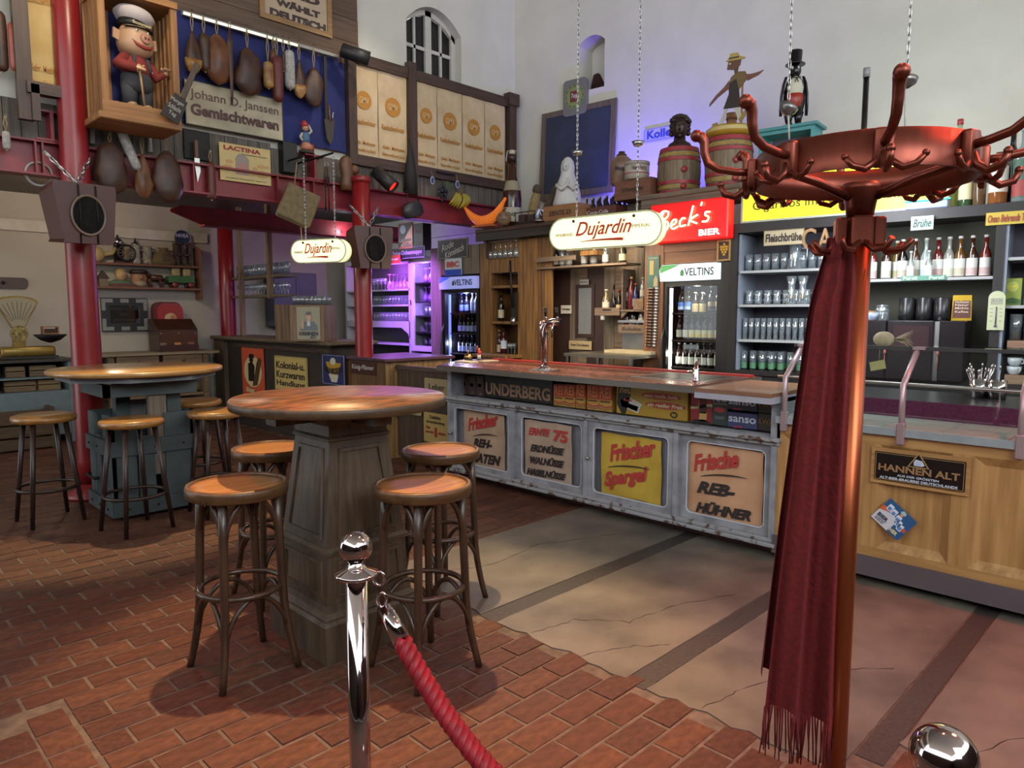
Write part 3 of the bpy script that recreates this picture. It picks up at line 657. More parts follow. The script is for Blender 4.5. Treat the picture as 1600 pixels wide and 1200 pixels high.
poster((1076, 690, 1190, 825), 'paper_poster', 'orange-tinted paper poster about partridges, rightmost bar door', '#b3835f', '#c69a78',
       [('Frische', -.12, .79, .64, .24, 1, .45, .24), ('~', .0, .63, .62, 1, 0, 0, 0), ('REB-', -.10, .40, .52, .17, 0, .35, .03), ('HÜHNER', .0, .13, .74, .18, 0, .35, .03)])
# ---- packets in the upper band of the bar
def packet(px, name, lab, col, deco, dep=.07, group='old packets displayed under the bar top', cat='packet'):
    f = BF.out(-.16); c, wd, h = f.rect(*px); t = thing(name, lab, cat, (c.x, c.y, .7536), -PI/2, group)
    b = MB(); b.bbox(-wd/2, wd/2, 0, dep, 0, h, .003); b.build('box', mat('pack_'+col[1:], col, .55, var=.06), t)
    for d in deco:
        if d[0] == 'r': _, x0, x1, z0, z1, cc = d; q = MB(); q.box(x0*wd, x1*wd, -.0015, .001, z0*h, z1*h); q.build('printed_panel', P(cc), t)
        elif d[0] == 'o':
            _, x, z, rx, rz, cc = d; q = MB(); q.prism([(x*wd+rx*wd*math.cos(a), z*h+rz*h*math.sin(a)) for a in lin(0, 2*PI, 17)[:-1]], -.0025, .001); q.build('printed_disc', P(cc), t)
        elif d[0] == 't': _, s, x, z, w_, h_, cc, sh = d; txt(t, s, x*wd, z*h, w_*wd, h_*h, -.003, P(cc), .02, sh)
        elif d[0] == 'p': _, pts, cc = d; q = MB(); q.prism([(x*wd, z*h) for x, z in pts], -.0022, .001); q.build('printed_shape', P(cc), t)
    return t
for k, x in enumerate((708, 719.5, 731.5, 744)):
    packet((x, 583+.8*k, x+11.5, 613+2.0*k), 'carton', ('brown carton with oval emblem, %s in the row left of the black sign' % ('first', 'second', 'third', 'fourth')[k]), '#3d2a22', [('t', 'LUX', 0, .84, .6, .12, '#6e5344', 0), ('o', 0, .52, .34, .14, '#5c4336'), ('o', 0, .52, .27, .10, '#33211b'), ('o', .1, .12, .18, .07, '#5f4939')])
f = BF.out(-.17); c, wd, h = f.rect(757, 587, 863, 633); t = thing('enamel_sign', 'long black sign with tan slab letters under the bar top', 'sign', (c.x, c.y, .7536), -PI/2)
h = .235; b = MB(); b.bbox(-wd/2, wd/2, 0, .05, 0, h, .003); b.build('board', flat('sign_black', '#15100f', .5), t)
txt(t, 'UNDERBERG', 0, h*.34, wd*.95, h*.46, -.003, P('#8c6c55'), .03); txt(t, 'der bekömm', -wd*.2, h*.80, wd*.34, h*.10, -.003, P('#4c4440'))
for k, x in enumerate((865, 881, 900, 917.5, 936)):
    y = 601+k*1.5; w_ = (16, 17.5, 14, 18, 20)[k]
    packet((x, y, x+w_, y+35.5+k*1.9), 'soap_packet', 'red and yellow striped soap packet, %s from the black sign' % ('first', 'second', 'third', 'fourth', 'fifth')[k], '#b5863c',
           [('r', -.5, .5, .45, .98, '#a53527'), ('t', 'REI', 0, .72, .8, .4, '#c67a3e', 0), ('t', 'UNIVERSAL', 0, .38, .8, .07, '#5a3b22', 0), ('p', [(-.5, .2), (0, .12), (.5, .18), (.5, .24), (0, .18), (-.5, .26)], '#a03a2a'), ('p', [(-.5, .1), (0, .04), (.5, .1), (.5, .15), (0, .09), (-.5, .15)], '#7c5a30')])
t = packet((963.5, 608, 1074, 665), 'soap_advert', 'yellow soap advert board with two red oval slogans under the bar top', '#ab8420',
       [('p', [(-.49, .35), (-.42, .02), (-.36, .02), (-.30, .55), (-.28, .98), (-.47, .96)], '#241b16'), ('t', 'neu', -.36, .84, .18, .18, '#c0a868', .2), ('p', [(-.42, .28), (-.18, .08), (-.12, .42), (-.30, .62), (-.44, .5)], '#c4bdb4'), ('p', [(-.40, .30), (-.19, .14), (-.17, .32), (-.38, .44)], '#34375e'), ('t', 'Balli', -.33, .52, .12, .09, '#a23a34', .1),
        ('o', .14, .76, .27, .12, '#a03c28'), ('t', 'eine reelle Seife', .14, .76, .46, .12, '#d2b48a', .2), ('o', .20, .45, .28, .12, '#a03c28'), ('t', 'ein reeller Preis', .2, .45, .48, .13, '#dcc39c', .2), ('o', .32, .17, .05, .11, '#241b16'), ('t', '30', .32, .17, .06, .1, '#c2a33c', 0)], cat='sign', group=None)
packet((1079.5, 622, 1112, 672), 'polish_box', 'red box with brown polish bottle picture beside the yellow soap advert', '#8c1c20', [('p', [(-.08, .35), (.25, .35), (.22, .8), (.08, .98), (-.1, .8)], '#4a2a1c'), ('r', -.12, .22, .62, .80, '#b79a78'), ('t', 'HG', .05, .71, .2, .1, '#8c1c20', 0), ('p', [(-.5, .45), (.5, .58), (.5, .70), (-.5, .55)], '#c0a880'), ('t', 'Hochglanz', 0, .57, .9, .1, '#2a1a16', 0), ('p', [(-.1, .08), (.24, .08), (.28, .4), (-.06, .38)], '#c49a5c'), ('p', [(-.5, .0), (.5, .0), (.2, .14), (-.3, .12)], '#1c1211')])
packet((1113, 625, 1136, 677), 'washing_powder', 'dark green washing powder box with red oval beside the stacked blue packs', '#2d3833', [('t', 'Persil', 0, .83, .82, .16, '#b9b4a6', 0), ('o', 0, .5, .36, .09, '#b03a44'), ('r', -.3, .3, .2, .3, '#55605a'), ('r', -.44, .44, .68, .70, '#b9b4a6')])
for k, (ya, yb) in enumerate(((656, 686), (628, 655))):
    packet((1136.5, ya, 1183, yb), 'wool_detergent', ('blue-violet detergent pack with lower-case lettering, %s of the stacked pair' % ('lower', 'upper')[k]), '#3b3d64' if k == 0 else '#2f2a3e', [('t', 'sanso', 0, .55, .9, .36, '#c3c4d2', 0), ('r', -.3, .0, .0, .12, '#9a3052')]).location.z += k*.117
for k, (ya, yb) in enumerate(((660, 691), (634, 660))):
    packet((1184.5, ya, 1213, yb), 'small_crate', ('dark small carton with tan stencil letters, %s of the stacked pair' % ('lower', 'upper')[k]), '#2f2418', [('t', 'KWAS', 0, .55, .92, .36, '#7b5a34', 0)]).location.z += k*.115
# ---- things on the bar top
t = thing('tap_tower', 'chrome beer tap tower with curved neck and two black handles on the bar', 'beer tap', (4.20, 3.83, 1.041), -PI/2)
b = MB(); b.box(-.11, .11, -.07, .07, 0, .008); b.build('drip_plate', M_chrome2, t)
b = MB(); b.lathe([(.062, .008), (.062, .016), (.04, .03), (.032, .045)], 24); b.build('foot', M_chrome, t)
pts = [(0, 0, .02), (0, 0, .30)]+[(.0+.09*(1-math.cos(a)), 0, .30+.09*math.sin(a)) for a in lin(0.2, PI/2, 8)]+[(.16, 0, .39)]
b = MB(); b.tube(pts, .028, 18); b.build('neck', M_chrome, t)
for x in (.035, .155):
    b = MB(); b.tube([(x, -.01, .40), (x, -.03, .435)], .008, 8); b.tube([(x, -.02, .39), (x, -.075, .385), (x+.005, -.09, .34), (x+.005, -.092, .27)], [.014, .012, .009, .006], 10); tp = b.build('tap', M_chrome, t)
    b = MB(); b.tube([(x, -.03, .43), (x, -.035, .5)], [.009, .014], 10); b.build('handle', M_black, tp)
t = thing('sink_faucet', 'small chrome mixer faucet beside the sink in the bar top', 'faucet', (4.26, 2.50, 1.041), -PI/2)
b = MB(); b.lathe([(.028, 0), (.028, .01), (.02, .02), (.022, .08), (.017, .09)], 16); b.build('body', M_chrome, t)
b = MB(); b.tube([(0, 0, .085), (.004, .0, .13), (.02, -.01, .15)], [.016, .013, .009], 10); b.build('lever', M_chrome, t)
b = MB(); b.tube([(0, 0, .055), (-.07, .05, .06), (-.10, .07, .05)], [.012, .011, .010], 10); b.build('spout', M_chrome, t)
t = thing('reception_bell', 'brass counter bell on the left end of the bar top', 'bell', (4.64, 5.25, 1.042))
b = MB(); b.lathe([(.045, 0), (.045, .012), (.034, .018)], 20); b.build('base', M_black, t)
b = MB(); b.lathe([(.046, .02), (.047, .026), (.04, .045), (.025, .06), (0, .066)], 20); b.build('dome', flat('brass_bell', '#a8824e', .2, 1), t)
b = MB(); b.cyl(.005, .066, .08, 8); b.ball((0, 0, .083), .008, 8, 5); b.build('button', M_chrome, t)
t = thing('toy_figure', 'tiny toy figure in red jacket and white trousers on the bar top', 'figurine', (4.72, 5.18, 1.042), -PI/4)
b = MB(); b.lathe([(.022, 0), (.022, .006), (0, .007)], 14); b.build('base', M_black, t)
b = MB(); b.tube([(-.009, 0, .005), (-.007, 0, .05)], [.007, .009], 8); b.tube([(.010, 0, .005), (.006, 0, .05)], [.007, .009], 8); b.build('trousers', P('#c9c4bd'), t)
b = MB(); b.lathe([(.011, .046), (.014, .06), (.017, .085), (.008, .093)], 10); b.tube([(-.014, 0, .085), (-.022, -.004, .105), (-.018, -.004, .125)], .005, 7); b.tube([(.014, 0, .085), (.022, -.004, .07), (.012, -.012, .062)], .005, 7); b.build('jacket', P('#a52521'), t)
b = MB(); b.ball((0, -.002, .104), .011, 10, 7); b.ball((-.018, -.004, .13), .006, 7, 5); b.build('head', P('#c59b7c'), t)
b = MB(); b.lathe([(.012, .109), (.011, .116), (0, .12)], 10); b.build('cap', P('#2b2321'), t)
b = MB(); b.box(-.10, .10, -.06, .06, 0, .012); o = b.build('cork_tray', mat('cream_tray', '#b3a380', .6), None, (4.38, 4.98, 1.041), -PI/2); tag(o, 'pale rectangular tray lying on the bar beside the bell', 'tray')
b = MB(); b.box(-.05, .05, -.10, .10, 0, .008); o = b.build('beer_mat_strip', mat('cream_mat', '#a89a7d', .7), None, (4.62, 4.95, 1.041), -PI/2); tag(o, 'pale flat mat strip on the bar behind the toy figure', 'mat')
# ================================================================== DISPLAY COUNTER
M_oak = wood('golden_oak', '#94693c', '#b58a55', 2, 2.2, .45, .08)
M_oakh = wood('golden_oak_rail', '#94693c', '#b58a55', 0, 2.2, .45, .08)
t = thing('display_counter', 'oak panelled display counter with tiled shelf at the right of the bar', 'counter', (4.12, 1.40, 0), -PI/2); dc = t
Z0, Z1 = .155, .865
pan = [(-.43, -.02), (.12, .47), (.56, .90), (1.0, 1.42), (1.55, 2.05)]
b = MB(); b.box(-.46, 2.2, .03, .5, Z0, Z1); b.build('carcass', M_oak, t)
b = MB(); b.box(-.46, 2.2, 0, .03, .785, Z1); b.build('top_rail', M_oakh, t)
b = MB(); b.box(-.46, 2.2, 0, .03, Z0, .205); b.build('bottom_rail', M_oakh, t)
last = -.46
for x0, x1 in pan+[(2.2, 2.2)]:
    b = MB(); b.box(last, x0, 0, .03, .205, .785); b.build('stile', M_oak, t); last = x1
    if x0 >= 2.2: break
    b = MB(); m_ = .045; v = []
    for xx, zz, yy in ((x0, .205, .0), (x1, .205, 0), (x1, .785, 0), (x0, .785, 0)): v.append((xx, yy, zz))
    for xx, zz, yy in ((x0+m_, .25, .029), (x1-m_, .25, .029), (x1-m_, .74, .029), (x0+m_, .74, .029)): v.append((xx, yy, zz))
    b.add(v, [(0, 1, 5, 4), (1, 2, 6, 5), (2, 3, 7, 6), (3, 0, 4, 7), (4, 5, 6, 7)]); b.build('panel', M_oak, t)
b = MB(); b.box(-.46, 2.2, -.02, .45, .045, Z0); b.build('base_board', mat('grey_violet_board', '#584e52', .5, var=.08), t)
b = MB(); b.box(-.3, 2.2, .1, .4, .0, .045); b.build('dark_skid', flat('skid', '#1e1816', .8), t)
for k in range(9):
    b = MB(); x = -.46+k*.29; b.box(x+.003, x+.287, -.012, .225, .865, .885); b.box(x+.003, x+.287, .229, .47, .865, .885); b.build('tile', mat('shelf_tile', '#a8aaa2', .2, var=.05), t)
b = MB(); b.box(-.46, 2.2, -.03, -.012, .845, .885); b.build('tile_edging', mat('edge_metal', '#98a0a4', .35, .3), t)
b = MB(); b.box(-.46, .72, .47, .49, .87, .985); b.build('maroon_drape', mat('maroon_velvet', '#5b1f3e', .95, var=.3, scale=60), t)
b = MB(); b.box(-.46, 2.2, .5, 1.15, .955, .985); b.build('back_worktop', flat('black_worktop', '#1d191a', .3), t)
b = MB(); b.box(-.46, 2.2, .55, 1.1, 0, .955); b.build('back_carcass', flat('dark_carcass', '#2b2629', .6), t)
M_rosem = mat('pinkish_metal_post', '#a58d90', .3, .4, .05)
for x in (-.41, .225, .75, 1.4):
    b = MB(); b.tube([(x, -.02, .80), (x, -.025, 1.12), (x, .20, 1.305)], .016, 8); b.bbox(x-.02, x+.02, -.04, .0, .80, .92, .006); b.box(x-.02, x+.04, .17, .24, 1.30, 1.315); b.build('glass_post', M_rosem, t)
b = MB(); b.tube([(-.46, -.015, 1.125), (2.2, -.015, 1.125)], .009, 8); b.build('rail', M_chrome2, t)
b = MB(); b.box(-.46, 2.2, .20, .66, 1.30, 1.308); b.build('glass_top', thin_glass('counter_glass', '#e8f0ee', .02), t)
b = MB(); v = [(-.46, -.02, .89), (2.2, -.02, .89), (2.2, -.02, 1.12), (-.46, -.02, 1.12)]; b.add(v, [(0, 1, 2, 3)]); b.build('glass_pane', MATS['counter_glass'], t)
b = MB(); v = [(-.46, -.015, 1.13), (2.2, -.015, 1.13), (2.2, .20, 1.3), (-.46, .20, 1.3)]; b.add(v, [(0, 1, 2, 3)]); b.build('glass_pane', MATS['counter_glass'], t)
b = MB(); b.box(-.46, 2.2, .19, .205, 1.295, 1.315); b.build('top_edge', flat('dark_edge', '#4b4a4a', .3, .5), t)
# signs on the oak counter
f = Fr(4.1, 0, -PI/2); c, wd, h = f.rect(1368, 706, 1507, 772); h = .155
t = thing('brewery_sign', 'black and gold rectangular brewery sign on the oak counter', 'sign', (4.095, c.y, .598), -PI/2)
b = MB(); b.box(-wd/2-.02, wd/2+.02, .008, .022, -.02, h+.02); b.build('backing_board', M_oakh, t)
b = MB(); b.bbox(-wd/2, wd/2, 0, .008, 0, h, .003); b.build('plate', flat('sign_gloss_black', '#120d0e', .3), t)
b = MB(); frame_mb(b, -wd/2+.005, wd/2-.005, .005, h-.005, .0022, -.0015, .001); b.build('gold_line', P('#9b7a4c'), t)
b = MB(); b.prism([(-.052, h*.60), (.052, h*.60), (0, h*1.12)], -.002, .004); b.build('triangle', P('#9b7a4c'), t)
b = MB(); b.prism([(-.043, h*.63), (.043, h*.63), (0, h*1.05)], -.003, .003); b.build('triangle_field', flat('sign_gloss_black', '#120d0e', .3), t)
b = MB(); b.prism([(-.02, h*.66), (.018, h*.66), (.03, h*.7), (.018, h*.84), (-.012, h*.88), (-.022, h*.78)], -.0045, .002); b.build('fist', P('#b9c2d4'), t)
for k in range(3):
    b = MB(); b.box(-.014+.0*k, .016, -.0055, -.004, h*(.70+.045*k), h*(.705+.045*k)); b.build('fist_line', P('#3a3f4c'), t)
txt(t, 'HANNEN ALT', 0, h*.475, wd*.9, h*.24, -.004, P('#8d6a47'), .03); txt(t, 'AUS DER GRÖSSTEN', 0, h*.255, wd*.46, h*.09, -.004, P('#c7ccda'), .012); txt(t, 'ALT-BIER-BRAUEREI DEUTSCHLANDS', 0, h*.115, wd*.86, h*.09, -.004, P('#c7ccda'), .02)
b = MB(); b.ball((0, -.006, -.006), .004, 8, 5); b.build('screw', M_chrome2, t)
cc = f.p(1396, 812); t = thing('tin_sign', 'small tilted blue tin sign with waiter carrying beer mugs', 'sign', (4.105, cc.y, cc.z), -PI/2)
T = Matrix.Rotation(math.radians(38), 4, 'Y')
def tri(pts, y, col, nm='printed_shape'):
    b = MB(); b.prism(pts, y, y+.004, T); b.build(nm, P(col, .35), t)
W_, H_ = .088, .118
tri(rrect(-W_/1, W_/1, -H_/1.55, H_/1.55, .01), 0, '#2b5684', 'plate')
tri([(-.088, -.075), (.015, -.075), (.02, -.02), (-.01, .02), (-.05, .01), (-.088, -.01)], -.001, '#c9c6cb'); tri([(-.088, -.01), (-.05, .01), (-.03, .03), (-.088, .025)], -.0012, '#c8623c')
for mx_, mz in ((-.052, .035), (-.022, .028), (.012, .018), (.03, .0), (.05, -.012)):
    tri(rrect(mx_-.014, mx_+.014, mz-.018, mz+.02, .004), -.002, '#cfd7e4'); tri(rrect(mx_-.009, mx_+.009, mz-.013, mz+.006, .003), -.003, '#5f7fb4')
tri([(.01*math.cos(a)+.012, .012*math.sin(a)+.052) for a in lin(0, 2*PI, 13)[:-1]], -.0025, '#cf9472'); tri([(-.004, .058), (.028, .056), (.024, .07), (.006, .074)], -.003, '#a9c4c0')
tri(rrect(.062, .082, -.02, .0, .002), -.002, '#c8523c')
def txr(s, x, z, w_, h_, col):
    o = txt(t, s, x, z, w_, h_, -.003, P(col), .03); o.rotation_euler = T.to_euler()
txr('BIER', -.045, -.03, .06, .022, '#27304c'); txr('HER', .042, -.052, .045, .02, '#d7cf9c'); txr('aus frischer Quelle', -.045, -.05, .055, .006, '#27304c'); txr('schmeckt es gut', -.048, -.06, .05, .006, '#27304c')
t = thing('dried_corn', 'dried corn cob with spread husk and hanging price tags in the glass case', 'decoration', (4.44, 1.36, 1.309), -PI/2)
b = MB(); b.ball((-.03, 0, .04), .045, 12, 8, sx=1.3); b.build('cob', mat('pale_husk', '#8f8468', .8, var=.2, scale=30), t)
for k in range(9): b = MB(); a = -.5+k*.16; b.tube([(.02, 0, .04), (.06+.03*math.cos(a), .02*math.sin(k), .04+.05*math.sin(a)), (.10+.02*math.cos(a), .03*math.sin(k), .03+.09*math.sin(a))], [.004, .003, .001], 5); b.build('husk_strand', MATS['pale_husk'], t)
b = MB(); b.prism([(-.05, -.14), (.03, -.12), (.02, -.07), (-.06, -.09)], -.13, -.127); b.build('price_tag', P('#b0a36c'), t); b = MB(); b.tube([(-.01, -.12, .0), (-.01, -.128, -.09)], .002, 4); b.build('tag_string', P('#8f8468'), t)
# cutlery cup, steel cup on back worktop
def cup(px, lab, spoons):
    p = atZ(*px, .986); t = thing('cutlery_cup', lab, 'cup', (p.x, p.y, .986))
    b = MB(); b.lathe([(.05, 0), (.055, .11), (.051, .11), (.047, .01), (0, .01)], 20); b.build('cup', M_chrome, t)
    for k in range(spoons):
        a = k*2.4; r = .035; b = MB(); q = Vector((r*math.cos(a)*.6, r*math.sin(a)*.6, .02)); e = Vector((math.cos(a)*(.05+.03*random.random()), math.sin(a)*(.05+.03*random.random()), .15+.05*random.random()))
        b.tube([q, e], .003, 5); b.ball(e, .011, 8, 5, sz=1.5, sy=.5); b.build('teaspoon', M_chrome, t)
cup((1529, 621), 'steel cup full of upright teaspoons on the black worktop', 16); cup((1556, 623), 'small polished steel cup beside the teaspoon cup', 2)
# ================================================================== BACK BAR
M_clear = thin_glass('clear_glass', '#e4ecf0', .2, .06, .09)
M_pane2 = thin_glass('fridge_glass', '#eef2f2', .0, .02)
def gl(tint, k=.10): return thin_glass('bottle_glass_'+tint[1:], tint, .12, .05, k)
def glossy(c): return flat('bottle_'+c[1:], c, .12)
def bottle(h, r, body, label='#c9c3b6', cap='#26201e', neck=.36, nr=.36, lz=(.12, .42), swing=False, label2=None, shoulder=.16):
    p = Proto(); b = MB(); n0 = h*(1-neck)
    b.lathe([(r*.9, 0), (r, h*.02), (r, n0-h*shoulder*.35), (r*.82, n0+h*.02), (r*nr*1.15, n0+h*shoulder*.75), (r*nr, n0+h*shoulder), (r*nr, h*.97)], 14)
    i = p.add('bottle_body', b, body if not isinstance(body, str) else glossy(body))
    if label:
        b = MB(); b.lathe([(r+.0008, h*lz[0]), (r+.0008, h*lz[1])], 14); b.f = b.f[:-2]; b.sm = b.sm[:-2]; p.add('label', b, P(label))
    if label2:
        b = MB(); b.lathe([(r+.0012, h*(lz[0]+.02)), (r+.0012, h*(lz[0]*.5+lz[1]*.5-.02))], 14); b.f = b.f[:-2]; b.sm = b.sm[:-2]; p.add('label_band', b, P(label2))
    b = MB(); b.lathe([(r*nr*1.2, h*.94), (r*nr*1.2, h), (0, h)], 10); p.add('cap', b, P(cap, .3))
    if swing:
        b = MB(); b.tube([(r*.5, 0, h*.82), (r*.75, 0, h*.9), (r*.3, 0, h*.99)], r*.07, 5); p.add('wire_clip', b, M_chrome2)
    return p
def tumbler(h, r, r2=None, green=False, n=14):
    r2 = r2 or r; p = Proto(); b = MB(); b.lathe([(0, .004), (r*.9, .004), (r, 0), (r2, h), (r2-.002, h), (r*.86, .015), (0, .015)], n); p.add('glass', b, M_clear)
    if green:
        b = MB(); b.lathe([(r+.0006, h*.08), (r+.0008, h*.42)], n); b.f = b.f[:-2]; b.sm = b.sm[:-2]; p.add('green_print', b, P('#4c7a5a'))
    return p
def stem(h, r, up=True, mat_=None):
    pr = [(r*.85, 0), (r*.8, .004), (.005, .012), (.0045, h*.42), (r*.55, h*.52), (r, h*.72), (r*.82, h), (r*.8, h), (r*.95, h*.72), (.003, h*.5)]
    if not up: pr = [(a, h-z) for a, z in pr][::-1]
    p = Proto(); b = MB(); b.lathe(pr, 14); p.add('glass', b, mat_ or M_clear); return p
def mug(h, r):
    p = Proto(); b = MB(); b.lathe([(0, .005), (r, .005), (r*1.0, h*.3), (r*.86, h*.6), (r, h), (r-.003, h), (r*.8, .02), (0, .02)], 14); p.add('glass', b, M_clear)
    b = MB(); b.tube([(r*.95, 0, h*.25), (r*1.6, 0, h*.35), (r*1.6, 0, h*.7), (r*.95, 0, h*.8)], .004, 6); p.add('handle', b, M_clear); return p
M_plank = wood('burnt_plank', '#4a3119', '#86602f', 2, 2.2, .6, .2)
M_plank2 = wood('burnt_plank_dark', '#38250f', '#6d4a22', 2, 2.5, .6, .2)
M_plank3 = wood('grey_brown_plank', '#4b4136', '#6d6153', 2, 2.2, .7, .2)
M_cratew = wood('old_crate_wood', '#54463a', '#766554', 0, 3, .75, .2)
def planks(t, x0, x1, z0, z1, n, mats, y0=0.0, th=.03, nm='plank', horiz=False):
    for k in range(n):
        b = MB(); j = random.uniform(-.004, .004); g = .0015
        if horiz: h = (z1-z0)/n; b.box(x0, x1, y0+j, y0+th+j, z0+k*h+g, z0+(k+1)*h-g)
        else: w_ = (x1-x0)/n; b.box(x0+k*w_+g, x0+(k+1)*w_-g, y0+j, y0+th+j, z0, z1)
        b.build(nm, random.choice(mats), t)
def rbx(px, X=6.0): return 3.4-Fr(X, 0, -PI/2).p(px, 480).y       # local x of a wall thing standing at y = 3.4
t = thing('plank_wall', 'burnt brown plank cladding behind the bar', 'wall', (6.0, 3.4, 0), -PI/2); struct(t)
ZL = 2.35
planks(t, rbx(674), rbx(690), 0, ZL, 1, [M_plank3]); planks(t, rbx(690), rbx(750), 1.99, ZL, 5, [M_plank3, M_plank2]); planks(t, rbx(750), rbx(767), 0, ZL, 1, [M_plank])
planks(t, rbx(809), rbx(862), 0, ZL, 5, [M_plank, M_plank, M_plank2]); planks(t, rbx(767), rbx(809), 1.98, ZL, 3, [M_plank]); planks(t, rbx(767), rbx(809), 0, .98, 3, [M_plank2])
M_reds = wood('red_brown_timber', '#57351e', '#7a4e2d', 0, 1.6, .5, .12)
M_redsv = wood('red_brown_post', '#57351e', '#7a4e2d', 2, 1.6, .5, .12)
planks(t, rbx(1008), rbx(1037), 0, 2.35, 1, [M_redsv], -.02, .05); planks(t, rbx(1030), rbx(1140), 1.97, 2.3, 3, [M_reds], -.01, .04, 'plank', True); planks(t, rbx(1128), rbx(1150), 0, 2.2, 1, [M_redsv], .0)
b = MB(); b.box(rbx(1128), rbx(1150), -.01, .02, 0, 2.2); b.build('dark_post', M_black, t)
planks(t, rbx(862), rbx(1010), 0, 2.35, 10, [M_plank3, M_cratew], .32, .03)
# niche with shelves
t = thing('bottle_niche', 'narrow plank niche with rough shelves between left fridge and door', 'shelf', (6.0, Fr(6, 0, -PI/2).p(788, 480).y, 0), -PI/2)
nw_ = (rbx(809)-rbx(767))/2
b = MB(); b.box(-nw_, nw_, .30, .33, .98, 1.98); b.build('back', M_plank2, t)
for s in (-1, 1): b = MB(); b.box(s*nw_-.015, s*nw_+.015, .03, .31, .98, 1.98); b.build('side', M_plank2, t)
for z in (.98, 1.40, 1.83): b = MB(); b.bbox(-nw_, nw_, .0, .30, z-.035, z, .006); b.build('shelf', M_plank, t)
YN = t.location.y
def onrb(p, name, lab, cat, px, z, into=.12, rot=-PI/2, group=None, scale=1.0, X=6.0):
    y = Fr(X+into, 0, -PI/2).p(px, 480).y; return p.place(name, lab, cat, (X+into, y, z), rot, group, scale)
WB1 = bottle(.33, .038, '#15120f', '#b9b09e', '#151210'); RB1 = bottle(.33, .04, '#3a0f12', '#b4bccb', '#1a1513', lz=(.25, .55)); WB2 = bottle(.31, .036, '#2a1510', '#a08a78', '#a58b5c')
onrb(WB1, 'wine_bottle', 'dark wine bottle with white label on the middle niche shelf', 'bottle', 783, 1.401)
onrb(RB1, 'wine_bottle', 'red wine bottle with pale blue label on the lowest niche shelf', 'bottle', 787, .981); onrb(WB2, 'wine_bottle', 'slim brown bottle with cork beside the red wine bottle in the niche', 'bottle', 780, .981)
SG = stem(.15, .033)
for k, px in enumerate((794, 799, 804)): onrb(SG, 'wine_glass', 'small stemmed glass on the lowest niche shelf, %s from left' % ORD[k], 'glass', px, .981, .22, group='glasses in the niche')
t = thing('corkscrew_press', 'black lever corkscrew press mounted at the edge of the niche', 'corkscrew', (5.94, Fr(5.94, 0, -PI/2).p(802, 480).y, 1.36), -PI/2)
b = MB(); b.box(-.03, .03, .0, .05, .05, .38); b.build('body', M_black, t); b = MB(); b.tube([(-.0, -.02, .2), (-.02, -.03, .75)], [.014, .011], 8); b.build('lever', M_iron, t); b = MB(); b.cyl(.028, 0, .09, 14); b.build('clamp_cup', M_chrome2, t)
# small black bar fridge under the niche shelf
c, wd, h = RB.out(.25).rect(742, 540, 785, 600); t = thing('bar_fridge', 'low black glass-door fridge below the niche shelf', 'fridge', (c.x, c.y, 0), -PI/2)
b = MB(); b.bbox(-wd/2, wd/2, .02, .25, 0, .97, .008); b.build('body', M_black, t); b = MB(); frame_mb(b, -wd/2+.01, wd/2-.01, .08, .94, .04, 0, .02); b.build('door_frame', flat('fridge_grey', '#2c2b2c', .4), t); b = MB(); b.box(-wd/2+.05, wd/2-.05, .008, .014, .12, .9); b.build('door_glass', M_pane, t)
b = MB(); b.bbox(-wd/2-.03, wd/2+.08, -.03, .25, .97, 1.01, .006); b.build('wood_top', M_plank, t)
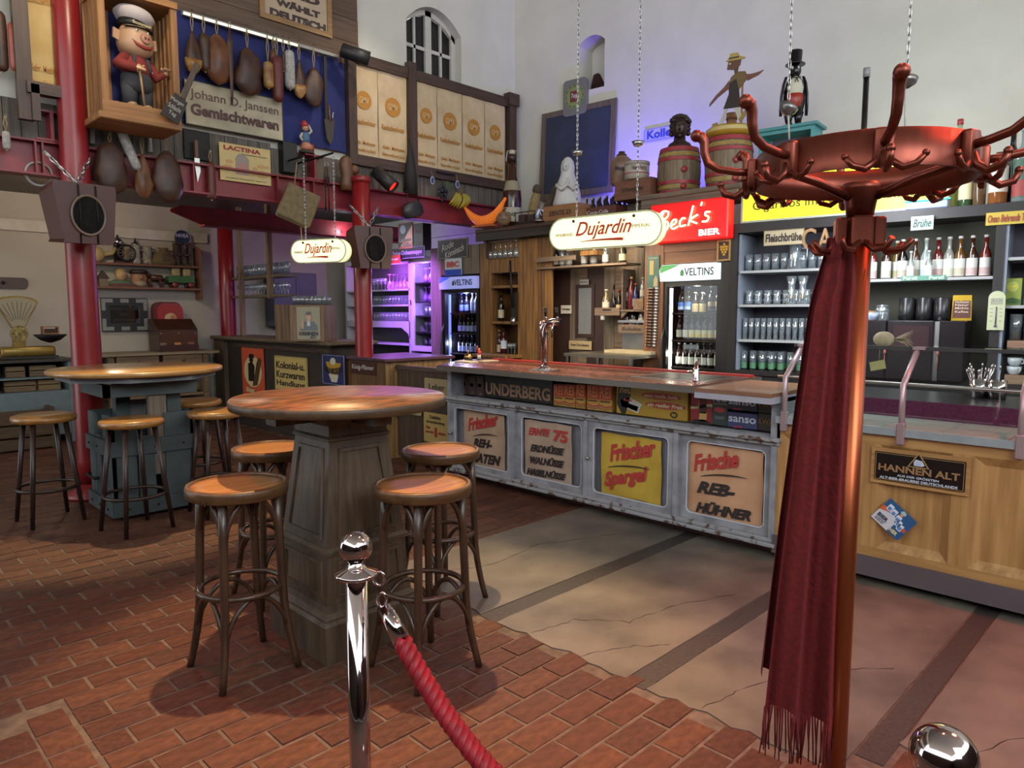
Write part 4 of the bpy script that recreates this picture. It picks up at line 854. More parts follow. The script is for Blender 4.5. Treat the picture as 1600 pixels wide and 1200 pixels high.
# ---- the two tall fridges
def fridge(px0, px1, lab, tint):
    y0, y1 = RB.p(px0, 430).y, RB.p(px1, 430).y; wd = y0-y1; cy = (y0+y1)/2
    t = thing('bottle_fridge', lab, 'fridge', (6.0, cy, 0), -PI/2); H = 1.96; w2 = wd/2
    Mb = flat('fridge_black', '#171214', .35)
    b = MB(); b.box(-w2, -w2+.03, .05, .6, 0, H); b.box(w2-.03, w2, .05, .6, 0, H); b.box(-w2, w2, .57, .6, 0, H); b.box(-w2, w2, .05, .6, H-.16, H); b.box(-w2, w2, .05, .6, 0, .12); b.build('body', Mb, t)
    b = MB(); frame_mb(b, -w2, w2, .10, H-.155, .05, 0, .05); d = b.build('door_frame', Mb, t)
    b = MB(); b.box(-w2+.05, w2-.05, .02, .026, .15, H-.205); b.build('door_glass', M_pane2, d)
    b = MB(); b.tube([(-w2+.025, 0, .7), (-w2+.015, -.04, .8), (-w2+.015, -.045, 1.0), (-w2+.02, -.04, 1.25), (-w2+.025, 0, 1.35)], .010, 8); b.build('door_handle', flat('handle_grey', '#454345', .3, .5), d)
    b = MB(); b.prism([(-w2+.0, H-.155), (w2-.045, H-.150), (w2-.045, H), (-w2+.02, H), (-w2-.01, H-.05)], -.05, .05); hd = b.build('light_header', mat('header_'+tint, '#c2d0cf' if tint == 'white' else '#8f96d8', .4, 0, 0, emit=2.2 if tint == 'white' else .55), t)
    b = MB(); b.prism([(-w2+.02, H-.002), (-w2-.005, H-.05), (-w2, H-.08), (-w2+.15, H-.03), (-w2+.22, H-.002)], -.052, -.049); b.build('green_corner', flat('veltins_green_'+tint, '#2e8a43' if tint == 'white' else '#4a5ad0', .4, 0, .5), hd)  # violet fridge: violet light is put into the green corner's colour
    txt(hd, 'VELTINS', .10*wd/.62, H-.075, .30*wd/.62, .075, -.052, P('#2c3740'), .02)
    b = MB(); b.prism([(-.095, H-.11), (-.055, H-.11), (-.055, H-.07), (-.075, H-.045), (-.095, H-.07)], -.053, -.05); b.build('emblem', P('#4b8a5b' if tint == 'white' else '#2c3740'), hd)
    for z in (1.50, 1.235, .97, .70): b = MB(); b.box(-w2+.03, w2-.03, .08, .56, z-.012, z); b.build('shelf', flat('fridge_shelf', '#2b2224', .4), t)
    b = MB(); b.box(-w2+.031, -w2+.055, .075, .10, .2, H-.22); b.build('light_strip', flat('led_'+tint, '#e9dfc6' if tint == 'white' else '#5c66a8', .5, 0, 5.0 if tint == 'white' else 3.0), t)
    lp = lamp('added_fridge_light', 'POINT', (6.1, cy, 1.72), None, 5.0 if tint == 'white' else 22.0, (1, .93, .8) if tint == 'white' else (.5, .55, 1), .03); lp = lamp('added_fridge_light', 'POINT', (6.09, cy+w2-.07, 1.1), None, 2.5 if tint == 'white' else 9.0, (1, .93, .8) if tint == 'white' else (.5, .55, 1), .03)  # point lights added to brighten the fridge inside
    return t, cy, w2
def row(proto, cy, w2, z, xs, name, lab, group, into=.17):
    for k, x in enumerate(xs): proto.place(name, '%s, %s from left' % (lab, ORD[k]), 'bottle', (6.0+into, cy-x, z), -PI/2, group)
f2, cy2, w22 = fridge(1036, 1129, 'tall drinks fridge with glowing white header beside the glass cupboard', 'white')
G2 = 'bottles in the right fridge'; BR = '#1f120e'
row(bottle(.255, .031, BR, '#4f7fd0', '#20366e', label2='#b9c7e2'), cy2, w22, 1.50, (-.21, -.135), 'beer_bottle', 'blue-labelled bottle on top shelf of right fridge', G2)
row(bottle(.20, .032, BR, '#c9b183', '#cfcac0', swing=True, lz=(.05, .45)), cy2, w22, 1.50, (-.055, .025), 'swing_top_bottle', 'cream-labelled swing-top bottle on top shelf of right fridge', G2)
row(bottle(.255, .033, BR, '#a08f6b', '#b8a888', label2='#3b2d22'), cy2, w22, 1.50, (.12, .195), 'beer_bottle', 'tan-labelled bottle with round emblem on top shelf of right fridge', G2)
row(bottle(.24, .030, BR, '#c3bdae', '#b9a878'), cy2, w22, 1.235, (-.225, -.155), 'beer_bottle', 'white-labelled bottle on second shelf of right fridge', G2)
row(bottle(.24, .030, BR, '#c8bf8a', '#c0a83c', label2='#c9a92c'), cy2, w22, 1.235, (-.085, -.015, .055, .125, .195), 'beer_bottle', 'yellow and white labelled bottle, second shelf of right fridge', G2)
row(bottle(.24, .030, BR, '#cfccc2', '#b9b2a0'), cy2, w22, .97, (-.225, -.155, -.085, -.015, .055, .125, .195), 'beer_bottle', 'white-labelled brown bottle on third shelf of right fridge', G2)
row(bottle(.24, .030, BR, '#c3bdae', '#a83a34'), cy2, w22, .70, (-.05, .055, .125), 'beer_bottle', 'red-capped bottle just above the bar edge in right fridge', G2)
f1, cy1, w21 = fridge(691, 748, 'tall drinks fridge with violet-lit header beside the purple glass cabinet', 'violet')
G1 = 'bottles in the left fridge'
row(bottle(.255, .031, '#131022', '#5a66b8', '#3c46a0'), cy1, w21, 1.50, (-.17, -.07), 'beer_bottle', 'blue-labelled bottle on top shelf of left fridge', G1)
row(bottle(.255, .032, gl('#8f8f9c', .4), '#77758a', '#a8a8b8'), cy1, w21, 1.50, (.05, .13, .21), 'water_bottle', 'pale clear bottle on top shelf of left fridge', G1)
row(bottle(.24, .030, '#140e12', '#a7aad6', '#6b6a86'), cy1, w21, 1.235, (-.20, -.12, -.04, .04, .13, .20), 'beer_bottle', 'pale-labelled bottle on second shelf of left fridge', G1)
row(bottle(.24, .030, '#140e12', '#9ea2d0', '#6b6a86'), cy1, w21, .97, (-.20, -.12, -.04, .04, .13, .20), 'beer_bottle', 'pale-labelled bottle on third shelf of left fridge', G1)
# ---- brown door with frosted pane
c, wd, h = Fr(6.3, 0, -PI/2).rect(862, 417, 940, 600); t = thing('door_1', 'dark brown door with narrow frosted pane behind the bar', 'door', (6.3, c.y, 0), -PI/2); struct(t)
M_door = mat('brown_door_paint', '#32201d', .5, var=.12, scale=4); H = 2.03; w2 = wd/2
b = MB(); b.box(-w2, w2, .02, .06, 0, H); b.build('leaf', M_door, t)
b = MB(); b.box(-w2-.06, -w2, -.02, .06, 0, H+.05); b.build('jamb', M_plank2, t); b = MB(); b.box(-w2, w2, -.02, .06, H, H+.05); b.build('lintel', M_dwood, t)
a = Fr(6.3, 0, -PI/2).rect(903, 450, 923, 522); ax = -(a[0].y-c.y)
b = MB(); ring_mb(b, ax-a[1]/2-.04, ax+a[1]/2+.04, a[0].z-.04, a[0].z+a[2]+.04, ax-a[1]/2, ax+a[1]/2, a[0].z, a[0].z+a[2], .005, .005, .03, 1); b.build('pane_frame', M_door, t)
b = MB(); b.box(ax-a[1]/2, ax+a[1]/2, .014, .019, a[0].z, a[0].z+a[2]); b.build('frosted_pane', mat('frosted_pane', '#6e7174', .3, var=.25, scale=70, bump=.5), t)
def door_note(px, lab, s, col, tc):
    c, wd, h = Fr(6.3, 0, -PI/2).rect(*px, out=.012); t = thing('door_plate', lab, 'sign', c, -PI/2); b = MB(); b.box(-wd/2, wd/2, 0, .006, 0, h); b.build('plate', P(col), t); txt(t, s, 0, h*.5, wd*.8, h*.34, -.002, P(tc), .02)
door_note((906, 437, 919.5, 444.5), 'tiny metal plate above the frosted pane of the brown door', 'Büro', '#8f8d8c', '#2a2624'); door_note((876.5, 477, 892.5, 490), 'white paper notice taped to the brown door', 'Durchgang', '#b9b2a8', '#2a2624'); door_note((889, 532, 924, 547), 'cream enamel plate low on the brown door', 'Kein Durchgang', '#a08c68', '#33271f')
# ---- shelf crates above and beside the door
def crate(fr, px, name, lab, mt, dep=.2, slats=2, text=None, tcol='#2c2019', hole=False, zz=None):
    c, wd, h = fr.rect(*px); t = thing(name, lab, 'crate', c if zz is None else (c.x, c.y, zz), fr.yaw); th = .012
    for k in range(slats):
        z0_ = h*k/slats; z1_ = z0_+h/slats*(.92 if slats > 1 else 1); b = MB(); b.box(-wd/2, wd/2, 0, th, z0_, z1_); b.build('slat', mt, t); b = MB(); b.box(-wd/2, wd/2, dep-th, dep, z0_, z1_); b.build('slat', mt, t)
    for s in (-1, 1): b = MB(); b.box(s*wd/2-(th if s > 0 else 0), s*wd/2+(th if s < 0 else 0), th, dep-th, 0, h); b.build('end_board', mt, t)
    b = MB(); b.box(-wd/2+th, wd/2-th, th, dep-th, 0, .01); b.build('bottom', mt, t)
    if text: txt(t, text, 0, h*.5, wd*.7, h*.4, -.001, P(tcol), .02)
    if hole: b = MB(); b.prism(rrect(-wd*.18, wd*.18, h*.62, h*.82, h*.09), -.001, .003); b.build('hand_hole', M_black, t)
    return t
D0 = Fr(6.0, 0, -PI/2)
t = thing('pallet_shelf', 'rough pallet-board bottle shelf above the brown door', 'shelf', (6.0, Fr(6, 0, -PI/2).p(910, 410).y, 1.99), -PI/2)
w2 = (rbx(975)-rbx(838))/2
b = MB(); b.box(-w2, w2, -.06, .2, .0, .02); b.build('board', M_cratew, t); b = MB(); b.box(-w2, -.05, -.07, -.05, .08, .13); b.build('front_slat', M_cratew, t); b = MB(); b.box(-.12, w2*.62, -.07, -.05, .2, .28); b.build('front_slat', M_cratew, t); b = MB(); b.box(.0, w2*.35, -.04, .1, .12, .17); b.build('wood_block', M_plank, t)
ZS = 2.012
LB = [bottle(.24, .035, '#1a1413', '#b8b0a4', '#b03048'), bottle(.23, .036, '#20140f', '#bdb39b', '#241d1b'), bottle(.24, .034, '#14110f', '#a8a59c', '#c2bdb2'), bottle(.25, .034, gl('#9aa0a2', .3), '#b9bcb8', '#8c8c88'), bottle(.23, .038, gl('#9aa0a2', .3), '#8c8f8c', '#4b4c4c')]
for k, px in enumerate((850, 858, 869, 878.5, 888)):
    onrb(LB[k], 'spirit_bottle', 'spirit bottle %s from the left above the brown door' % ('first with red cap', 'second with cream label', 'third, black glass', 'fourth', 'fifth')[k], 'bottle', px, ZS, .06)
for k, px in enumerate((912, 927, 945)): onrb((LB[3], LB[4], LB[3])[k], 'spirit_bottle', 'clear bottle behind the glowing oval sign above the door, %s' % ('left', 'middle', 'right')[k], 'bottle', px, ZS, .1)
onrb(bottle(.22, .04, '#2a2a20', '#c3b68c', '#b9a86c'), 'spirit_bottle', 'square bottle with cream label at right end of the pallet shelf', 'bottle', 972, ZS, .05)
DR = Fr(6.1, 0, -PI/2)
cr1 = crate(DR, (929, 481, 968, 493), 'wooden_crate', 'small grey wooden box with hand hole right of the brown door', M_cratew, .2, 1, None, hole=True)
cr2 = crate(DR, (966, 507, 1008, 521), 'wooden_crate', 'grey stencilled wooden box below the red-labelled bottle', M_cratew, .2, 1, 'Edeka', '#3b3029')
t = thing('crate_shelf', 'plain board shelf with bracket holding dark bottles right of the door', 'shelf', (6.1, Fr(6.1, 0, -PI/2).p(990, 455).y, 1.515), -PI/2); w2 = (rbx(1008, 6.1)-rbx(970, 6.1))/2
b = MB(); b.box(-w2, w2, -.02, .22, .0, .02); b.build('board', M_cratew, t); b = MB(); b.prism([(-w2, 0), (-w2+.08, 0), (-w2, -.07)], .0, .02); b.build('bracket', M_cratew, t); b = MB(); b.box(-w2, -w2+.015, .0, .22, .02, .44); b.build('side', M_cratew, t)
b = MB(); b.box(.02, w2-.01, -.03, .12, .02, .13); b.build('burr_block', mat('burr_wood', '#6f5a45', .8, var=.35, scale=30, bump=.6), t)
z1_ = cr1.location.z+.011; z2_ = cr2.location.z+.011; z3_ = 1.536
for p, px, z, lab in ((bottle(.27, .042, gl('#b9a26c', .3), '#c7bda8', '#cfcac0', label2='#b9743c', lz=(.1, .5)), 947, z1_, 'clear liqueur bottle with orange picture label right of the door'), (bottle(.32, .03, '#15100f', None, '#15100f', neck=.5), 959, z1_, 'tall dark bottle in the box right of the door'), (bottle(.26, .032, '#1a1410', '#b09a78', '#8c2a28', lz=(.08, .4)), 967, z1_, 'red-capped bottle with tan label right of the door'),
                      (bottle(.30, .036, '#12100f', '#4a2f30', '#3a3432', lz=(.3, .45)), 979, z3_, 'dark bottle leftmost on the board shelf'), (bottle(.34, .035, '#5a1f1c', None, '#b59a6a'), 986, z3_, 'tall amber-red bottle on the board shelf'), (bottle(.27, .034, '#1a2050', '#6b6f9a', '#a8503c'), 993, z3_, 'blue bottle with copper cap on the board shelf'), (bottle(.22, .03, gl('#b9bcb8', .3), '#a8a49c', '#c2bdb2'), 1004, z3_+.11, 'clear bottle standing on the burr wood block'),
                      (bottle(.26, .037, '#231413', '#b02b2c', '#2a2321', lz=(.05, .42)), 980, z2_, 'bottle with red label in the stencilled box'), (bottle(.28, .05, '#191412', '#c0aea0', '#4a4442', label2='#a03030', lz=(.1, .45)), 990.5, z2_, 'round-bellied bottle with red and white label in the stencilled box'), (bottle(.29, .036, gl('#9a9c9a', .35), '#b8b4aa', '#b8a0a4', lz=(.3, .5)), 1003, z2_, 'grey bottle with pale neck label in the stencilled box')):
    onrb(p, 'spirit_bottle', lab, 'bottle', px, z, .19)
# steel worktop with splash back
t = thing('steel_worktop', 'stainless steel prep worktop with splashback behind the bar', 'worktop', (5.55, Fr(5.6, 0, -PI/2).p(937, 520).y, 0), -PI/2)
w2 = (rbx(990, 5.6)-rbx(884, 5.6))/2
b = MB(); b.box(-w2, w2, 0, .62, 1.06, 1.09); b.build('top', mat('brushed_worktop', '#8f8a7d', .3, .9, .15, 6, stretch=(1, 20, 1)), t)
b = MB(); b.box(-w2+.28, w2, .62, .64, 1.09, 1.40); b.build('splashback', mat('splash_steel', '#7c7c7a', .35, .8, .1), t); b = MB(); b.box(-w2+.28, w2, .54, .64, 1.40, 1.425); b.build('splash_ledge', M_chrome2, t)
b = MB(); b.box(-w2+.25, w2-.02, .35, .60, 1.091, 1.12); b.build('cutting_board', mat('board_cream', '#a89a7a', .6), t)
for x in (-w2+.03, 0, w2-.03): b = MB(); b.box(x-.015, x+.015, .02, .05, 0, 1.06); b.build('leg', M_chrome2, t)
b = MB(); b.box(-w2+.03, w2-.03, .03, .6, .55, .58); b.build('lower_shelf', M_chrome2, t)
onrb(bottle(.12, .025, '#b8b6b2', None, '#a8a6a2'), 'salt_shaker', 'small white shaker on the steel splash ledge', 'shaker', 942, 1.426, .13)
# green card with strip of miniature bottles
c, wd, h = Fr(5.97, 0, -PI/2).rect(1012, 400, 1029, 449); t = thing('bottle_strip', 'green sales card with hanging double strip of miniature foil-capped bottles', 'sales card', c, -PI/2)
b = MB(); b.box(-wd/2, wd/2, 0, .006, 0, h); b.build('card', mat('green_card', '#2f5a50', .5), t)
b = MB(); b.box(-wd*.3, wd*.05, -.002, .001, h*.4, h*.85); b.build('printed_panel', P('#a59458'), t); b = MB(); b.prism([(wd*.05, h*.03), (wd*.4, h*.03), (wd*.42, h*.25), (wd*.25, h*.38), (wd*.08, h*.25)], -.002, .001); b.build('printed_panel', P('#9a8a6c'), t); txt(t, 'UNDERBERG', 0, h*.92, wd*.8, h*.06, -.003, P('#a9b59c'))
for k in range(20):
    z = -.012-.0295*k; b = MB(); mx = Matrix.Translation((-.045-.001*k, .0, z)) @ Matrix.Rotation(PI/2, 4, 'Y'); b.lathe([(.011, 0), (.013, .01), (.013, .055), (.008, .07)], 9, mx); bo = b.build('miniature_bottle', flat('mini_brown', '#3a221a', .35), t)
    b = MB(); mx = Matrix.Translation((.028-.001*k, 0, z)) @ Matrix.Rotation(PI/2, 4, 'Y'); b.lathe([(.014, 0), (.0145, .03), (.008, .04), (0, .04)], 9, mx); b.lathe([(.010, -.083), (.011, -.072)], 8, mx); b.build('foil_cap', flat('foil', '#a8a4a2', .3, .8), bo)
# framed grape picture
c, wd, h = Fr(5.97, 0, -PI/2).rect(1121, 376, 1141, 407); t = thing('grape_picture', 'small framed picture of yellow grapes above the right fridge', 'picture', c, -PI/2)
b = MB(); frame_mb(b, -wd/2, wd/2, 0, h, .014, -.008, .012); b.build('frame', wood('picture_frame', '#8a6434', '#ab8448', 2), t); b = MB(); b.box(-wd/2, wd/2, .004, .01, 0, h); b.build('panel', P('#3a2a26'), t)
b = MB()
for k, (x, z) in enumerate(((0, .3), (-.1, .42), (.1, .42), (-.2, .55), (0, .54), (.2, .55), (-.24, .68), (-.08, .67), (.1, .68), (.24, .67), (0, .8))): b.ball((x*wd, .002, z*h), .013, 8, 5, sy=.4)
b.build('grapes', P('#b58a2a'), t)['kind'] = 'stuff'
# ---- BECK'S neon box
def smooth(pts, n=6, closed=False):
    P_ = [Vector(p) for p in pts]; out = []
    for i in range(len(P_)-1):
        a, b_, c, d = P_[max(i-1, 0)], P_[i], P_[i+1], P_[min(i+2, len(P_)-1)]
        for k in range(n):
            s = k/n; out.append(.5*((2*b_)+(-a+c)*s+(2*a-5*b_+4*c-d)*s*s+(-a+3*b_-3*c+d)*s**3))
    return out+[P_[-1]]
c, wd, h = Fr(5.86, 0, -PI/2).rect(1016.5, 317, 1136, 371); t = thing('neon_sign', 'glowing red neon beer sign box with white script above the right fridge', 'neon sign', c, -PI/2)
h = .36
b = MB(); b.bbox(-wd/2, wd/2, .0, .12, 0, h, .01); b.build('box', mat('neon_red', '#c80c0e', .4, 0, 0, emit=.9), t)
strokes = [[(.24, 1.0), (.12, .55), (.02, .02)], [(.04, .78), (.2, 1.02), (.38, .95), (.36, .74), (.18, .56), (.36, .5), (.38, .22), (.2, .04), (.0, .10)], [(.48, .26), (.62, .36), (.64, .5), (.54, .5), (.48, .3), (.54, .12), (.70, .18)], [(.92, .46), (.84, .5), (.76, .34), (.78, .16), (.94, .16)], [(1.02, .1), (1.16, .95)], [(1.30, .5), (1.08, .34), (1.28, .12)], [(1.42, 1.02), (1.39, .86)], [(1.66, .5), (1.54, .52), (1.53, .4), (1.62, .28), (1.58, .12), (1.44, .14)]]
for st in strokes:
    b = MB(); sc = wd*.42; pts = [(-wd*.40+p[0]*sc, -.02, h*.20+p[1]*h*.56+p[0]*h*.11) for p in st]
    b.tube([p[:] for p in smooth([Vector(q) for q in pts])], .0072, 7); b.build('neon_tube', flat('neon_warm', '#ffdf9a', .5, 0, 9.0), t)
txt(t, 'BIER', wd*.29, h*.17, wd*.26, h*.15, -.014, flat('neon_white', '#fff2ea', .5, 0, 4.0), .02)
# ================================================================== GLASS CUPBOARD
M_cup = mat('blue_grey_paint', '#7d8490', .6, var=.08, scale=3)
M_cupd = mat('cupboard_back', '#55525c', .8, var=.08)
M_olive = mat('olive_back', '#4b4a3e', .8, var=.1, scale=2)
M_bframe = mat('black_cupboard_frame', '#1d1615', .45, var=.2, scale=14)
t = thing('glass_cupboard', 'long open cupboard with blue-grey shelves of glasses behind the display counter', 'cupboard', (c0.x, c0.y, 0), CB.yaw); cb = t
b = MB(); b.box(-.05, 3.1, -.02, .5, 2.21, 2.29); b.build('top_beam', M_bframe, t)
b = MB(); b.box(-.05, .02, -.02, .42, .0, 2.21); b.build('end_post', M_bframe, t); b = MB(); b.box(.02, .04, .02, .4, .98, 2.2); b.build('side_lining', M_cup, t)
b = MB(); b.box(.92, .97, -.01, .42, .98, 2.21); b.build('divider', M_cup, t); b = MB(); b.box(1.94, 2.0, -.02, .42, .98, 2.21); b.build('divider', M_bframe, t); b = MB(); b.box(2.0, 2.02, -.01, .42, .98, 2.21); b.build('side_lining', M_cup, t)
b = MB(); b.box(.0, .95, .40, .42, .9, 2.21); b.build('back', M_cupd, t); b = MB(); b.box(.95, 1.97, .40, .42, .9, 2.21); b.build('back', M_olive, t); b = MB(); b.box(1.97, 3.1, .40, .42, .9, 2.21); b.build('back', M_cupd, t)
b = MB(); b.box(-.03, 3.1, .0, .42, 0, .98); b.build('base', flat('dark_base', '#221b1a', .6), t)
b = MB(); b.box(-.05, 3.1, -.03, .42, .945, .985); b.build('base_shelf', M_bframe, t)
M_shelf = mat('shelf_edge_grey', '#9a9c9c', .5, var=.06)
for x0, x1, z in ((.04, .92, 1.875), (.04, .92, 1.575), (.04, .92, 1.263), (.97, 1.94, 1.77), (2.02, 3.1, 1.90), (2.02, 3.1, 1.555), (2.02, 3.1, 1.235)):
    b = MB(); b.box(x0, x1, .0, .4, z-.022, z); b.build('shelf', M_shelf, t)
b = MB(); b.box(2.05, 3.0, .02, .36, 1.236, 1.30); b.build('drawer_tray', wood('tray_wood', '#7a5a45', '#94715a', 0), t); b = MB(); b.box(2.05, 3.0, -.02, .36, .986, 1.05); b.build('drawer_tray', MATS['tray_wood'], t)
def oncb(p, name, lab, cat, s, z, into, group=None, rot=0.0, scale=1.0):
    q = c0+CB.ax*s+CB.ay*into; return p.place(name, lab, cat, (q.x, q.y, z+.001), CB.yaw+rot, group, scale)
def cbs(px, into=0.0):
    return (CB.out(-into).p(px, 450)-c0).dot(CB.ax)
T1 = tumbler(.145, .033, .034); T3 = tumbler(.19, .022, .023); T4 = tumbler(.17, .027, .029, True); T2 = mug(.125, .034)
for r_ in range(2):
    for k in range(10): oncb(T1, 'tumbler', 'straight tumbler, %s row of top cupboard shelf, %s from left' % (('front', 'back')[r_], ORD[k]), 'glass', .09+.078*k+.03*r_, 1.875, .09+.13*r_, 'tumblers on the top cupboard shelf')
    for k in range(9): oncb(T2, 'glass_mug', 'small glass mug, %s row of second cupboard shelf, %s from left' % (('front', 'back')[r_], ORD[k]), 'glass', .10+.083*k+.04*r_, 1.575, .09+.13*r_, 'glass mugs on the second cupboard shelf')
    for k in range(14): oncb(T3, 'tall_glass', 'slim tall glass, %s row of third cupboard shelf, %s from left' % (('front', 'back')[r_], ORD[k]), 'glass', .08+.055*k+.027*r_, 1.263, .07+.09*r_, 'slim glasses on the third cupboard shelf')
for k in range(8): oncb(T4, 'tall_glass', 'tall green-printed glass on bottom cupboard shelf, %s from left' % ORD[k], 'glass', .07+.083*k, .985, .09, 'green print glasses on the bottom cupboard shelf')
for k in range(5): oncb(T4, 'tall_glass', 'tall glass behind the green-printed glasses, bottom shelf, %s from left' % ORD[k], 'glass', .10+.07*k, .985, .22, 'green print glasses on the bottom cupboard shelf')
V1 = Proto(); b = MB(); b.lathe([(.04, 0), (.045, .02), (.03, .12), (.028, .16), (.045, .24), (.043, .24), (.025, .15), (0, .02)], 14); V1.add('vase_body', b, M_clear); b = MB(); b.lathe([(.037, .055), (.034, .075)], 14); V1.add('gold_band', b, flat('gold', '#b08c3c', .3, .8))
oncb(V1, 'glass_vase', 'tall flared glass with gold band, left of the pair on the second shelf', 'vase', .48, 1.575, .06); oncb(V1, 'glass_vase', 'tall flared glass with gold band, right of the pair on the second shelf', 'vase', .575, 1.575, .06)
onj = Proto(); b = MB(); b.lathe([(.06, 0), (.065, .01), (.045, .12), (.05, .21), (.047, .21), (.04, .12), (.05, .02), (0, .02)], 16); onj.add('jug_body', b, M_clear); b = MB(); b.tube([(.045, 0, .18), (.1, 0, .17), (.1, 0, .09), (.055, 0, .06)], .006, 6); onj.add('handle', b, M_clear)
oncb(onj, 'glass_jug', 'clear glass jug in front of the tumblers on the top shelf', 'jug', .50, 1.875, .06)
# syrup bottles
Gs = 'syrup bottles'
liq = ('#8a2a20', '#4a2a16', '#9a7a3a', '#20100c', '#5a2f16', '#b8c6c2', '#7c2320', '#b9b9ae', '#8a5a22', '#4a2c14')
acc = ('red', 'brown', 'amber', 'near-black', 'dark brown', 'clear', 'ruby', 'colourless', 'caramel', 'cherry-print')
for k, px in enumerate((1361, 1383, 1399, 1408, 1427, 1444, 1463, 1480, 1497, 1516, 1537)):
    into = .17 if k != 2 else .26; i = k % 10
    p = bottle(.315, .037, gl(liq[i], .45), '#c9c9c2', '#c3bdb6', neck=.42, nr=.38, lz=(.04, .46), label2=('#b59a96', '#b3b0a0', '#a8a078', '#b0a496', '#b3a48c', '#a3b4c4', '#b89c98', '#b9b8a4', '#b0aa94', '#bca09c')[i])
    oncb(p, 'syrup_bottle', 'white-labelled syrup bottle %s from the left in the shelf row' % ('first', 'second', 'third, set back,', 'fourth', 'fifth', 'sixth', 'seventh', 'eighth', 'ninth', 'tenth', 'eleventh')[k], 'bottle', cbs(px, into), 1.77, into, Gs)
sp = bottle(.21, .026, gl('#a9b4ac', .35), '#c9c9c2', '#c3bdb6', neck=.42, lz=(.04, .46))
oncb(sp, 'syrup_bottle', 'small clear syrup bottle in front, left of the two', 'bottle', cbs(1421, .06), 1.77, .06, Gs); oncb(sp, 'syrup_bottle', 'small clear syrup bottle in front, right of the two', 'bottle', cbs(1449, .06), 1.77, .06, Gs)
# coffee machine
s0, s1 = cbs(1340), cbs(1516)
t = thing('coffee_machine', 'wide black coffee machine with dark touch screen on the worktop', 'coffee machine', tuple(c0+CB.ax*((s0+s1)/2)-CB.ay*.12+Vector((0, 0, .986))), CB.yaw); w2 = (s1-s0)/2; Mk = flat('machine_black', '#1e181b', .22)
for x0, x1, nm in ((-w2, -w2+.25, 'left_module'), (-w2+.255, -w2+.575, 'screen_module'), (-w2+.61, w2, 'right_module')):
    b = MB(); b.bbox(x0, x1, 0, .38, 0, .455, .006); o = b.build(nm, Mk, t)
    if nm == 'screen_module': b = MB(); b.box(x0+.045, x1-.03, -.003, .002, .22, .42); b.build('screen', flat('dark_screen', '#3a2b2d', .15), o)
b = MB(); b.box(-w2+.575, -w2+.61, .02, .36, 0, .45); b.build('steel_joint', M_chrome2, t)
for x in (-w2+.25, -w2+.61): b = MB(); b.tube([(x, -.012, .08), (x, -.012, .20)], .004, 6); b.ball((x, -.014, .21), .012, 8, 6, sz=1.8); b.build('key_tag', P('#8c4a44'), t)
t = thing('bean_hopper', 'three dark cylindrical bean hoppers on top of the coffee machine', 'hopper', tuple(c0+CB.ax*cbs(1450, .05)+CB.ay*.0+Vector((0, 0, 1.443))), CB.yaw)
for x in (-.13, -.01, .11): b = MB(); b.lathe([(.056, 0), (.058, .05), (.055, .17), (.05, .175), (0, .175)], 20, Matrix.Translation((x, 0, 0))); b.build('canister', flat('hopper', '#2a2a2c', .25, .4), t)
b = MB(); b.box(-.13, .17, .05, .18, 0, .17); b.build('hopper_body', Mk, t)
t = thing('coffee_bag', 'gold and brown coffee bag standing on the coffee machine', 'coffee bag', tuple(c0+CB.ax*cbs(1504)+CB.ay*.02+Vector((0, 0, 1.443))), CB.yaw+.15)
b = MB(); b.loft([[(-.065, -.03, 0), (.065, -.03, 0), (.065, .03, 0), (-.065, .03, 0)], [(-.062, -.035, .11), (.062, -.035, .11), (.062, .035, .11), (-.062, .035, .11)], [(-.06, -.006, .19), (.06, -.006, .19), (.06, .006, .19), (-.06, .006, .19)]], True, False); b.build('bag', mat('gold_foil', '#b8962c', .35, .5, .15, 12), t)
b = MB(); b.add([(-.058, -.0335, .02), (.058, -.0335, .02), (.056, -.037, .11), (-.056, -.037, .11), (.054, -.025, .148), (-.054, -.025, .148)], [(0, 1, 2, 3), (3, 2, 4, 5)]); b.build('brown_label', P('#5b332c'), t)
for s, z in (('Hollisten', .138), ('Natur', .117), ('Mühle', .093), ('Kaffee', .066)): txt(t, s, 0, z, .085, .016, -.0385+(z-.1)*.1*(z > .11), P('#c9b9a0'), .01)
t = thing('preserving_jar', 'clear clip-top jar with blue paper on the left of the coffee machine', 'jar', tuple(c0+CB.ax*cbs(1378)+CB.ay*.05+Vector((0, 0, 1.443))), CB.yaw); b = MB(); b.lathe([(.05, 0), (.052, .09), (.045, .105), (.045, .12), (0, .125)], 16); b.build('glass', M_clear, t); b = MB(); b.tube([(-.05, -.02, .10), (0, -.055, .11), (.05, -.02, .1)], .003, 5); b.build('clip', M_chrome2, t)
t = thing('sugar_basket', 'low basket of blue and white sugar sachets on the coffee machine', 'basket', tuple(c0+CB.ax*cbs(1362)+CB.ay*-.02+Vector((0, 0, 1.443))), CB.yaw); b = MB(); b.lathe([(.05, 0), (.07, .06), (.066, .06), (.046, .008), (0, .008)], 18); b.build('basket', mat('blue_white', '#6f86b0', .5, 0, 0, 60, col2='#b9bcc0'), t); b = MB(); b.ball((0, 0, .055), .055, 12, 6, sz=.4); b.build('sachets', mat('brown_sachets', '#8a6a4a', .8, var=.4, scale=50), t)
